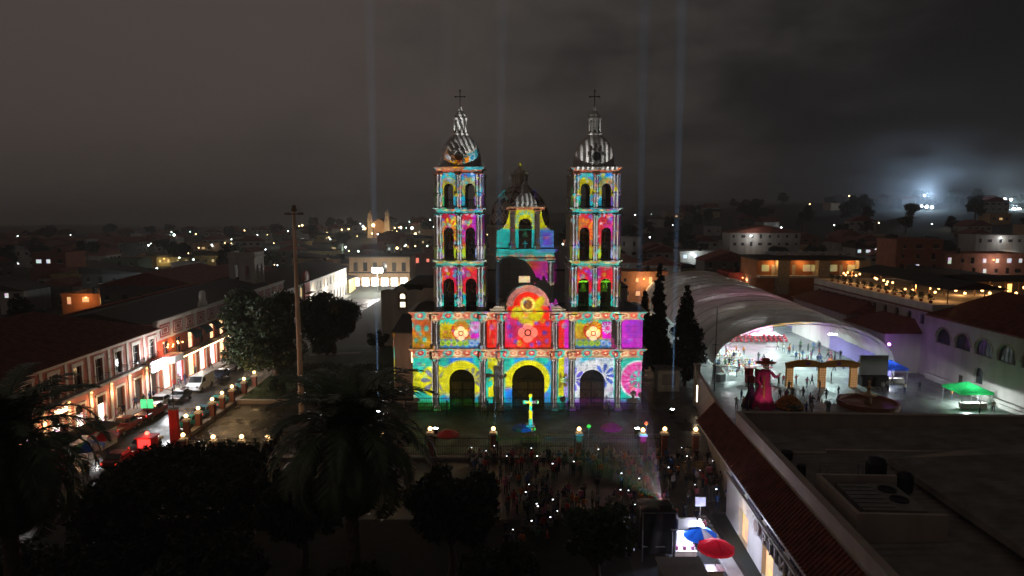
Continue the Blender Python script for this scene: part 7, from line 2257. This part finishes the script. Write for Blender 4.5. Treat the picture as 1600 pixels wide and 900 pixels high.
# people on the shop street
def street_p(n, x0, x1, y0, y1, place):
    k = 0
    for t in range(300):
        if k >= n: break
        x, y = prs.uniform(x0, x1), prs.uniform(y0, y1)
        if free(x, y, .8): person(x, y, .15 if x < -49.3 else .01, prs.uniform(0, 6.3), prs.choice(['stand', 'walk', 'wide']), prs.choice(list(CLOTH)), place, 'people on the shop street'); k += 1
street_p(9, -50.6, -49.5, 76, 96, 'on the pavement before the salmon building')
street_p(14, -50.6, -49.5, 98, 135, 'before the red panelled shops')
street_p(4, -43.5, -42.0, 56, 73, 'near the market umbrellas')
# ================================================================== background town
def gable_roof(w, d, z, h, o=.4):
    return MB().prism_xz([(-w/2-o, z), (w/2+o, z), (w/2+o, z+.15), (0, z+h), (-w/2-o, z+.15)], -d/2-o, d/2+o)
def town_house(label, x, y, w, d, h, wm, roof, group, lit_m=None, rz=0.0, z=None, floors=2, cat='house', nlit=2, seed=0, zoff=0):
    rs = random.Random(seed*7+3)
    z = T(x, y) if z is None else z
    o = thing('town_house', label, cat, (x, y, z-.3), rz, group)
    MB().box(-w/2, w/2, -d/2, d/2, -4, h).build('wall', wm, o)
    if roof == 'gable': gable_roof(w, d, h, min(3, w*.22)).build('roof', M['tile'], o)
    elif roof == 'shed': MB().prism_xz([(-w/2-.4, h), (w/2+.4, h), (w/2+.4, h+.2), (-w/2-.4, h+1.8)], -d/2-.4, d/2+.4).build('roof', M['roofdark'], o)
    else:
        MB().box(-w/2-.15, w/2+.15, -d/2-.15, -d/2+.15, h, h+.7).box(-w/2-.15, w/2+.15, d/2-.15, d/2+.15, h, h+.7).box(-w/2-.15, -w/2+.15, -d/2+.15, d/2-.15, h, h+.7).box(w/2-.15, w/2+.15, -d/2+.15, d/2-.15, h, h+.7).build('parapet', wm, o)
        if rs.random() < .6: MB().lathe([(.6, h+.0), (.6, h+1.5), (.2, h+1.8)], 12, rs.uniform(-w*.3, w*.3), rs.uniform(-d*.2, d*.3)).build('water_tank', M['roofdark'], o)
    k = max(2, int(w/3.2)); wins = [(i, f) for i in range(k) for f in range(floors)]
    litset = set(rs.sample(wins, min(nlit, len(wins)))) if lit_m else set()
    for i, f in wins:
        ww, hh = rs.choice([(.9, 1.1), (1.2, 1.2), (.7, 1.0), (1.6, 1.1), (.9, 1.7)])
        xx = -w/2+w*(i+.5)/k+rs.uniform(-.3, .3); zz = min(h-hh/2-.2, h*(f+.55)/floors)
        if (i, f) in litset:
            q = MB().box(xx-ww/2, xx+ww/2, -d/2-.04, -d/2-.003, zz-hh/2, zz+hh/2).build('window', lit_m, o)
        else: q = MB().box(xx-ww/2, xx+ww/2, -d/2-.04, -d/2-.003, zz-hh/2, zz+hh/2).build('window', M['glass'], o)
        MB().box(xx-ww/2-.15, xx+ww/2+.15, -d/2-.12, -d/2-.002, zz-hh/2-.15, zz-hh/2-.003).build('sill', M['cream'], q)
    return o
LW = shop_light('house_warm', (1, .62, .28), .9, 1.5); LC = shop_light('house_cool', (.8, .92, 1), 1.1, 1.5); LY = shop_light('house_yellow', (1, .80, .40), .7, 1.5)
GB = 'houses of the town behind'
def px_house(label, px0, px1, ptop, pbase, Y, wm, roof, lm, **kw):
    a, b_ = at(px0, pbase, Y), at(px1, pbase, Y); t = at(px0, ptop, Y)
    w = b_.x-a.x; h = t.z-a.z
    glow = kw.pop('glow', None)
    o = town_house(label, (a.x+b_.x)/2, Y+kw.pop('d', 10)/2, w, kw.pop('dd', 10), h, wm, roof, GB, lm, z=a.z+.3, **kw)
    if glow:
        fx_, pw_, c_ = glow
        MB().box(-.12, .12, -.3, 0, 0, .2).build('porch_lamp', M['bulb_warm'] if c_[2] < .7 else M['bulb_white'], o, (w*fx_, -5.05, h*.8))
        lamp('POINT', 'porch_light', (w*fx_, -8.0, h*.75), pw_, c_, o, .3)
    return o
brk = mat('dull_red_brick', (.26, .10, .07), .9, .2, 2); dullw = mat('grey_white_render', (.46, .45, .43), .9, .2, .6, streak=True); dark = mat('dark_render', (.12, .115, .11), .9, .2, .8)
yel = mat('yellowish_render', (.46, .38, .18), .9, .2, .8); grn = mat('greenish_render', (.16, .20, .12), .9, .2, .8)
px_house('brick-red house with two big pale lit windows above the dark roofs', 52, 104, 398, 421, 215, brk, 'flat', LC, seed=1, nlit=2, floors=1)
px_house('pale long flat house at the misty town edge', 22, 50, 393, 408, 300, dullw, 'flat', None, seed=2)
px_house('yellow-lit stepped house behind the salmon roof', 82, 128, 433, 456, 190, yel, 'flat', LY, glow=(.3, 420, (1, .82, .45)), seed=3, nlit=5)
px_house('yellowish house with glowing arched porch among trees', 118, 160, 418, 433, 230, yel, 'shed', LY, glow=(.1, 260, (1, .8, .35)), seed=4, nlit=2, floors=1)
px_house('long green-tinted wall house behind a dark roof', 160, 215, 408, 428, 240, grn, 'flat', None, seed=5)
px_house('cream terrace of houses with many lit openings', 231, 297, 402, 415, 290, yel, 'shed', LY, glow=(-.1, 420, (1, .75, .35)), seed=6, nlit=6, floors=1)
px_house('low house with pale shutters lit from the yard', 268, 318, 424, 432, 220, M['cream'], 'flat', LW, seed=7, nlit=2, floors=1)
px_house('grey house half hidden behind the dark trees at the town edge', 0, 38, 455, 470, 170, dullw, 'shed', LC, seed=8, nlit=1, floors=1)
px_house('orange-lit long low house behind the salmon roof', 97, 174, 463, 474, 165, M['orange'], 'flat', LW, glow=(0, 420, (1, .5, .2)), seed=9, nlit=3, floors=1)
px_house('house with two amber windows by the square tower', 480, 521, 412, 425, 230, M['ochre'], 'flat', shop_light('amber_win', (1, .55, .18), 2.2, 1), glow=(-.1, 200, (1, .6, .2)), seed=10, nlit=3, floors=1)
px_house('dark house with one small lamp above the roofs', 500, 528, 385, 400, 300, grn, 'flat', LY, seed=11, nlit=1)
px_house('white house with red-lit canopy strip next to the church tower', 596, 676, 401, 414, 240, brk, 'flat', emis('red_strip', (1, .22, .14), 1.3), glow=(0, 420, (1, .25, .15)), seed=12, nlit=6, floors=1)
px_house('small pale house under the red-lit canopy', 594, 612, 386, 398, 300, dullw, 'flat', LC, seed=13, nlit=1)
px_house('long dark roofed house right of the tall pole', 560, 640, 418, 440, 260, dark, 'gable', None, seed=14)
px_house('orange arcaded building beside the church corner', 968, 1042, 428, 470, 192, mat('orange_arcade', (.46, .22, .12), .85, .2, .8), 'flat', LW, glow=(0, 900, (1, .6, .28)), seed=15, nlit=4, floors=2)
px_house('pale grey stacked house seen past the east tower', 964, 1000, 374, 420, 260, dullw, 'flat', None, seed=16, floors=3)
px_house('white house with bright yard lamp behind the vault', 1062, 1128, 395, 408, 250, dullw, 'flat', LC, glow=(-.2, 700, (.9, 1, 1)), seed=17, nlit=3, floors=1)
px_house('dark hip-roofed house behind the vault crest', 1100, 1180, 408, 436, 205, dark, 'gable', None, seed=18)
px_house('oxide red wall house beside the vault crest', 1138, 1181, 430, 452, 175, mat('oxide_wall', (.34, .05, .03), .85, .2, .8), 'flat', None, glow=(0, 220, (1, .8, .6)), seed=19, floors=1)
px_house('white hall with dark gable roof and rows of small windows on the slope', 1140, 1250, 364, 388, 270, dullw, 'gable', None, glow=(-.2, 500, (1, .95, .9)), seed=20, floors=2)
px_house('white lit house on the slope below the mist', 1336, 1392, 388, 398, 260, dullw, 'shed', LC, glow=(.1, 900, (.85, .95, 1)), seed=21, nlit=3, floors=1)
px_house('tall terracotta building with a pale panel on its side', 1398, 1470, 378, 425, 185, mat('terracotta', (.34, .14, .09), .85, .2, .8), 'flat', LC, seed=22, nlit=1, floors=3)
px_house('long pink building with a band of lit windows', 1474, 1600, 400, 432, 190, mat('dusty_pink', (.42, .20, .15), .85, .2, .8), 'flat', shop_light('pale_win', (.9, .9, 1), .8, 1), glow=(.1, 500, (1, .75, .6)), seed=23, nlit=6, floors=2)
px_house('white-walled house at the foot of the wooded slope', 1524, 1600, 370, 384, 260, dullw, 'flat', None, glow=(0, 400, (1, .95, .9)), seed=24, floors=1)
px_house('cream house with glowing doorway next to the roof terrace', 1455, 1545, 430, 452, 165, M['cream'], 'shed', LW, glow=(.2, 260, (1, .7, .35)), seed=25, nlit=2, floors=1)
px_house('dark long roof with a row of amber lamps under its eave', 1500, 1620, 440, 462, 140, M['ochre'], 'shed', shop_light('amber_eave', (1, .5, .14), 3.5, 1), seed=26, nlit=12, floors=1)
px_house('dark house in shadow left of the slope hall', 1020, 1090, 390, 410, 300, dark, 'flat', LC, seed=27, nlit=1)
px_house('grey workshop with dark shed roof near the trees', 130, 230, 428, 470, 178, dark, 'shed', None, seed=28)
px_house('big dark tin-roofed hall behind the panelled building', 190, 330, 440, 480, 160, dark, 'gable', None, seed=29, dd=26, floors=1)
px_house('dark tin-roofed hall beyond the square tower', 300, 400, 430, 470, 190, dark, 'gable', None, seed=30, dd=24, floors=1)
# bright spot between the halls and a pink-lit roof
for px, py, Y, c, s_, lab in ((211, 443, 172, (.8, .97, 1), 30, 'glaring white yard lamp between the dark tin-roofed halls'), (341, 425, 230, (1, .2, .5), 4, 'pink party lamp on a far roof'), (1455, 322, 520, (.7, .88, 1), 0, '')):
    if not lab: continue
    p = at(px, py, Y); o = thing('yard_lamp', lab, 'lamp', (p.x, p.y, p.z-6))
    MB().tube((0, 0, 0), (0, 0, 6), .1, n=6).build('post', M['steel'], o); MB().box(-.9, .9, -.2, .2, 5.8, 6.5).build('lamp_head', emis('yard_%d' % s_, c, s_), o)
    lamp('POINT', 'yard_light', (0, -1, 6.2), 1800 if s_ > 10 else 300, c, o, .4)
# square arched tower on the left
tw_ = thing('square_tower', 'square pale tower with pointed arch openings and balustraded top', 'tower', (-58.5, 150.0, 0))
b = MB()
ring_wall(b, 2.9, 0, 10.5, .5, []); ring_wall(b, 2.8, 10.5, 16.0, .5, [(-1.2, 1.1, 11.2, 13.6, 1.6), (1.2, 1.1, 11.2, 13.6, 1.6)])
b.build('wall', M['whitewash'], tw_); MB().box(-3.1, 3.1, -3.1, 3.1, 16.0, 16.3).box(-2.9, 2.9, -2.9, -2.7, 16.3, 17.2).box(2.7, 2.9, -2.7, 2.9, 16.3, 17.2).box(-2.9, -2.7, -2.7, 2.9, 16.3, 17.2).build('parapet', M['whitewash'], tw_)
lamp('POINT', 'tower_light', (6, -2, 9), 200, (1, .95, .9), tw_, .3)
# hotel with stone piers
H_ = thing('hotel', 'orange lamplit hotel gallery with rough stone piers', 'building', (72.0, 165, 0))
MB().box(-12.5, 12, 0, 12, 0, 14.2).build('wall', M['orange'], H_); MB().box(-13, 12.5, -2.2, 12.4, 14.2, 14.7).build('roof', M['roofdark'], H_)
MB().box(-12.5, 12, -2.0, -.002, 10.0, 10.5).build('gallery_floor', M['cream'], H_)
for x in (-11.5, -1.8, 7.9): MB().box(x-1.5+4.8, x+1.3+4.8, -2.05, -.003, 6, 14.19).build('stone_pier', M['stone'], H_)
for x in (-10.5, -5.5, -.5, 1.5, 6.0, 10.3):
    MB().box(x-.9, x+.9, -.06, -.003, 11.4, 13.0).build('window', shop_light('hotel_win', (.9, .8, .35), .35, 1), H_); MB().box(x+1.5, x+2.3, -.05, -.003, 10.5, 13.0).build('door', M['cream'], H_)
for x in (-9, -2, 4, 10): lamp('POINT', 'gallery_light', (x, -1.2, 13.6), 130, (1, .55, .2), H_, .2)
b = MB()
for i in range(9): b.prism_xz([(-8+i*2.1, 15.2), (-6.2+i*2.1, 15.2), (-6.6+i*2.1, 15.8)], 1.0, 9.0)
b.build('roof_lights', M['steel'], H_)
# far lit church with two towers on a rise
fc = thing('far_church', 'small far church with twin towers glowing amber on a rise', 'church', at(592, 372, 420))
MB().box(-4.5, 4.5, 0, 14, 0, 9).build('nave', M['ochre'], fc)
for s in (-1, 1): MB().box(s*5.2-1.5, s*5.2+1.5, -.5, 2.5, 0, 12).box(s*5.2-1.2, s*5.2+1.2, -.2, 2.2, 12, 15).lathe([(1.3, 15), (1.1, 16), (.1, 17.5)], 8, s*5.2, 1).build('tower', M['cream'], fc)
MB().prism_xz([(-4.5, 9), (4.5, 9), (0, 12)], -.1, .8).build('gable', M['ochre'], fc); MB().box(-1, 1, -.15, -.103, 0, 3.5).build('door', M['doorwood'], fc)
lamp('POINT', 'church_flood', (-3, -9, 5), 1800, (1, .62, .28), fc, .5); lamp('POINT', 'church_flood', (7, -7, 5), 900, (1, .62, .28), fc, .5)
MB().ball((0, 0, 0), .9).build('flood_lamp', M['bulb_warm'], fc, (-7.5, -5, 6))
# generic houses filling the town, copied from six kinds
kinds = []
for i, (wm, rf_, lm, nm) in enumerate(((dullw, 'flat', None, 'grey-white flat-roofed house'), (brk, 'gable', LW, 'brick house with tiled gable roof'), (yel, 'shed', LY, 'yellowish house with dark shed roof'),
                                      (dark, 'gable', None, 'dark unlit house with tiled gable roof'), (M['ochre'], 'flat', LW, 'ochre flat-roofed house'), (dullw, 'gable', None, 'grey-white house with tiled gable roof'))):
    k = town_house(nm+' in the far town', 0, -80, 9+i % 3*2, 9, 4.5+1.6*(i % 2), wm, rf_, GB, lm, z=0, seed=40+i, nlit=1, floors=1+i % 2); kinds.append((k, nm))
hr = random.Random(5); used = set(); cnt = 0
busy = []
for t_ in range(3000):
    if cnt >= 225: break
    Y = 165+400*hr.random()**1.25; px = hr.uniform(-20, 1620); x = (px-800)/1066*Y
    if -56 < x < 72 and Y < 235: continue
    if -75 < x and x < -50 and Y < 215: continue
    if any((x-a)**2+(Y-b_)**2 < 11.5**2 for a, b_ in busy): continue
    if x > 0 and Y > 330 and hr.random() < .7: continue
    busy.append((x, Y)); i = hr.randrange(6); k, nm = kinds[i]
    o = k if i not in used else copy_tree(k); used.add(i)
    side = 'on the wooded slope' if (x > 90 and Y > 260) else ('in the misty far town' if Y > 300 else 'among the near roofs of the town')
    o.location = (x, Y, T(x, Y)-.3); o.rotation_euler = (0, 0, hr.choice([0, 0, .15, -.2, PI/2+.05])); o['label'] = nm+' '+side
    cnt += 1
for i in range(6):
    if i not in used: bpy.data.objects.remove(kinds[i][0])
# far trees from three crowns
tproto = []
for i in range(3):
    rs_ = random.Random(60+i); cl = []
    for k in range(22):
        d_ = Vector((rs_.gauss(0, 1), rs_.gauss(0, 1), rs_.gauss(0, 1))).normalized(); q = rs_.random()**.5
        cl.append((d_.x*3.4*q, d_.y*3.4*q, 6.0+d_.z*3.0*q, rs_.uniform(1.0, 1.6)))
    cm_ = leaf_mesh('far_crown', leaf_cloud(cl, 2600, .42, 60+i), M['leafd'])
    tm_ = MB().path([(0, 0, -1), (.1, 0, 2.5), (0, .1, 5.5)], [.35, .28, .12], 7).mesh('far_trunk', M['bark'])
    tproto.append((cm_, tm_))
def far_tree(x, y, s, label, zz=None):
    o = thing('far_tree', label, 'tree', (x, y, (T(x, y) if zz is None else zz)-.2), hr.uniform(0, 6), 'trees of the town and slopes'); o.scale = (s, s, s)
    c_, t2 = hr.choice(tproto); link('crown', c_, o); link('trunk', t2, o)
def px_tree(px, py, Y, s, label):
    p = at(px, py, Y); far_tree(p.x, Y, s, label, p.z-8.8*s)
px_tree(134, 373, 250, 1.15, 'big round tree rising over the left town roofs'); px_tree(360, 383, 230, 1.5, 'broad dark tree behind the square tower'); px_tree(60, 380, 280, 1.0, 'dark tree behind the brick-red house')
px_tree(20, 470, 120, .8, 'dark tree beside the grey house half hidden in shade'); px_tree(45, 478, 118, .6, 'small dark tree by the grey house'); px_tree(420, 388, 240, 1.0, 'dark tree by the tall pole top behind the tower')
px_tree(1345, 306, 420, 1.9, 'tall dark tree standing out on the misty slope'); px_tree(1325, 318, 415, 1.5, 'dark tree beside the tall one on the misty slope'); px_tree(1425, 318, 400, 1.2, 'dark tree below the glowing mist'); px_tree(1510, 352, 330, 1.4, 'bushy tree at the slope foot above the pink building')
px_tree(1180, 318, 430, 1.5, 'tree on the dark slope above the white hall')
for i in range(110):
    for t_ in range(20):
        Y = 240+330*hr.random(); px = hr.uniform(900, 1640) if i < 70 else hr.uniform(-30, 900); x = (px-800)/1066*Y
        if not any((x-a)**2+(Y-b_)**2 < 8**2 for a, b_ in busy): break
    busy.append((x, Y)); far_tree(x, Y, hr.uniform(.7, 1.35), 'dark tree of the wooded slope' if i < 70 else 'dark tree between the far town houses')
# far lamps
far_em = [emis('far_lamp_white', (.85, .95, 1), 22, False), emis('far_lamp_warm', (1, .62, .26), 18, False), emis('far_lamp_green', (.75, 1, .85), 18, False)]
lm_me = []
for m_ in far_em:
    b = MB(); b.tube((0, 0, 0), (0, 0, 5.0), .09, n=5); k_ = len(b.f); b.ball((0, 0, 5.2), .42, 8, 6); b.m = [0]*k_+[1]*(len(b.f)-k_); lm_me.append(b.mesh('town_lamp', [M['iron'], m_]))
nmz = ['cool white', 'warm amber', 'greenish white']
def town_lamp(p, i, s, where):
    o = link('town_lamp', lm_me[i], None, (p.x, p.y, p.z-5.2*s), 0, (s, s, s)); tag(o, nmz[i]+' street lamp '+where, 'street lamp', 'lamps of the far town')
lr = random.Random(77)
def lamp_at(x, Y, px, k, i=None):
    s_ = lr.uniform(.3, .66)*(.55+Y/520)*(1.9 if lr.random() < .07 else 1)
    town_lamp(Vector((x, Y, T(x, Y)+5.2*s_+lr.uniform(0, .8))), lr.choice([0, 0, 1, 1, 2]) if i is None else i, s_, 'among the far roofs' if px < 900 else 'on the dark eastern slope')
    if k % 6 == 0 and Y < 480: lamp('POINT', 'town_lamp_light', (x, Y, T(x, Y)+5.0*s_), 420, (1, .78, .5) if k % 12 else (.85, .95, 1), None, .3)
k_ = 0
for st_ in range(17):            # lamps strung along the far streets
    z_ = lr.random()
    px = lr.uniform(230, 680) if st_ < 10 else (lr.uniform(950, 1180) if st_ < 12 else (lr.uniform(1180, 1600) if st_ < 15 else lr.uniform(0, 330)))
    Y = lr.uniform(250, 520); x = (px-800)/1066*Y; an_ = lr.choice([0, 0, .5, -.4, 1.3]); stp = lr.uniform(9, 17); ci = lr.choice([0, 1, 1, 2])
    for j in range(lr.randint(4, 9)):
        xx, yy = x+j*stp*math.cos(an_)+lr.uniform(-2, 2), Y+j*stp*math.sin(an_)+lr.uniform(-3, 3)
        if yy < 235 or yy > 590 or any((xx-a)**2+(yy-b_)**2 < 5**2 for a, b_ in busy): continue
        lamp_at(xx, yy, px, k_, ci if lr.random() < .75 else None); k_ += 1
n0 = k_
while k_ < n0+125:
    z_ = lr.random()
    px = lr.uniform(240, 690) if z_ < .7 else (lr.uniform(950, 1180) if z_ < .78 else (lr.uniform(1180, 1610) if z_ < .86 else lr.uniform(-10, 330)))
    Y = 235+lr.random()*330
    x = (px-800)/1066*Y
    if any((x-a)**2+(Y-b_)**2 < 7**2 for a, b_ in busy): continue
    lamp_at(x, Y, px, k_); k_ += 1
for px, py, i, s in ((1448, 323, 0, 2.2), (1456, 324, 0, 2.2), (1440, 322, 0, 1.6), (1505, 340, 0, 2.6), (1365, 340, 2, 1.8), (1572, 328, 0, 2.6), (1584, 327, 0, 2.4), (1592, 328, 0, 3.0), (1536, 320, 2, 1.9), (1570, 311, 0, 1.7), (1580, 312, 0, 1.8),
                    (1545, 333, 0, 1.5), (1553, 333, 0, 1.5), (1560, 333, 0, 1.5), (1303, 351, 2, 1.4), (1197, 350, 2, 1.6), (1478, 380, 1, 1.3), (583, 352, 1, 2.2), (446, 380, 0, 2.0), (431, 384, 0, 2.2), (609, 374, 0, 1.8), (663, 382, 0, 2.0), (538, 378, 1, 1.8), (649, 366, 1, 2.0)):
    town_lamp(at(px, py, 420), i, s, 'glaring on the misty slope' if px > 1000 else 'glaring below the far church')
for px, py, pw_, c in ((1450, 305, 30000, (.55, .75, 1.0)), (1585, 322, 14000, (.7, .9, 1.0)), (1505, 334, 6000, (.6, .9, .95))):
    p = at(px, py, 417); lamp('POINT', 'slope_flood_light', p, pw_, c, None, .6)
# low mist bank over the slope lamps
def mist(name, label, c, r, dens, seed):
    m_ = bpy.data.materials.new('mist_'+name); m_.use_nodes = True; t = m_.node_tree; t.nodes.clear()
    o_ = t.nodes.new('ShaderNodeOutputMaterial'); v = t.nodes.new('ShaderNodeVolumePrincipled'); v.inputs['Color'].default_value = (.8, .88, .95, 1)
    tc = t.nodes.new('ShaderNodeTexCoord'); n = t.nodes.new('ShaderNodeTexNoise'); n.inputs['Scale'].default_value = 3.0; n.inputs['Detail'].default_value = 4
    ln = t.nodes.new('ShaderNodeVectorMath'); ln.operation = 'LENGTH'; t.links.new(tc.outputs['Object'], ln.inputs[0])
    f_ = t.nodes.new('ShaderNodeMapRange'); f_.inputs['From Min'].default_value = 1.0; f_.inputs['From Max'].default_value = .15; t.links.new(ln.outputs['Value'], f_.inputs['Value'])
    g2 = t.nodes.new('ShaderNodeMapRange'); g2.inputs['From Min'].default_value = .38; g2.inputs['From Max'].default_value = .68; t.links.new(tc.outputs['Object'], n.inputs['Vector']); t.links.new(n.outputs['Fac'], g2.inputs['Value'])
    a_ = t.nodes.new('ShaderNodeMath'); a_.operation = 'MULTIPLY'; t.links.new(f_.outputs[0], a_.inputs[0]); t.links.new(g2.outputs[0], a_.inputs[1])
    b2 = t.nodes.new('ShaderNodeMath'); b2.operation = 'MULTIPLY'; b2.inputs[1].default_value = dens; t.links.new(a_.outputs[0], b2.inputs[0]); t.links.new(b2.outputs[0], v.inputs['Density'])
    t.links.new(v.outputs[0], o_.inputs['Volume'])
    b = MB().ball((0, 0, 0), 1.0, 24, 14); o = b.build('mist_bank', m_, None, c); o.scale = r
    tag(o, label, 'mist', None, 'stuff')
pm = at(1430, 285, 425)
mist('slope', 'pale mist bank glowing over the lamps of the wooded slope', (pm.x, 425, pm.z+2), (105, 42, 36), .030, 1)
# ================================================================== haze over the whole town
hm = bpy.data.materials.new('haze_air'); hm.use_nodes = True
t = hm.node_tree; t.nodes.clear()
ho = t.nodes.new('ShaderNodeOutputMaterial'); hv = t.nodes.new('ShaderNodeVolumePrincipled')
hv.inputs['Color'].default_value = (.92, .93, .95, 1); hv.inputs['Density'].default_value = HAZE_D if 'HAZE_D' in globals() else 0.0006; hv.inputs['Anisotropy'].default_value = .0
t.links.new(hv.outputs[0], ho.inputs['Volume'])
hm.cycles.homogeneous_volume = True
for i_, (hz_, dn_) in enumerate(((92, .0005), (74, .0006), (58, .0008), (44, .0010), (30, .0014))):
    fb = bpy.data.materials.new('fog_bank_air_%d' % i_); fb.use_nodes = True
    t = fb.node_tree; t.nodes.clear()
    fo_ = t.nodes.new('ShaderNodeOutputMaterial'); fv = t.nodes.new('ShaderNodeVolumePrincipled')
    fv.inputs['Color'].default_value = (.92, .93, .95, 1); fv.inputs['Density'].default_value = dn_
    t.links.new(fv.outputs[0], fo_.inputs['Volume']); fb.cycles.homogeneous_volume = True
    o = MB().ball((0, 0, 0), 1.0, 40, 20).build('fog_bank', fb, None, (30*i_-60, 740+6*i_, 10)); o.scale = (820-20*i_, 236-8*i_, hz_)
    tag(o, ['highest thin veil', 'upper layer', 'middle layer', 'lower layer', 'dense foot'][i_]+' of the fog bank lying over the far hills', 'fog', 'fog bank over the far hills', 'stuff')
tag(MB().box(-870, 870, -140, 1000, -8, 112).build('haze', hm), 'thin night mist over the town', 'haze', None, 'stuff')
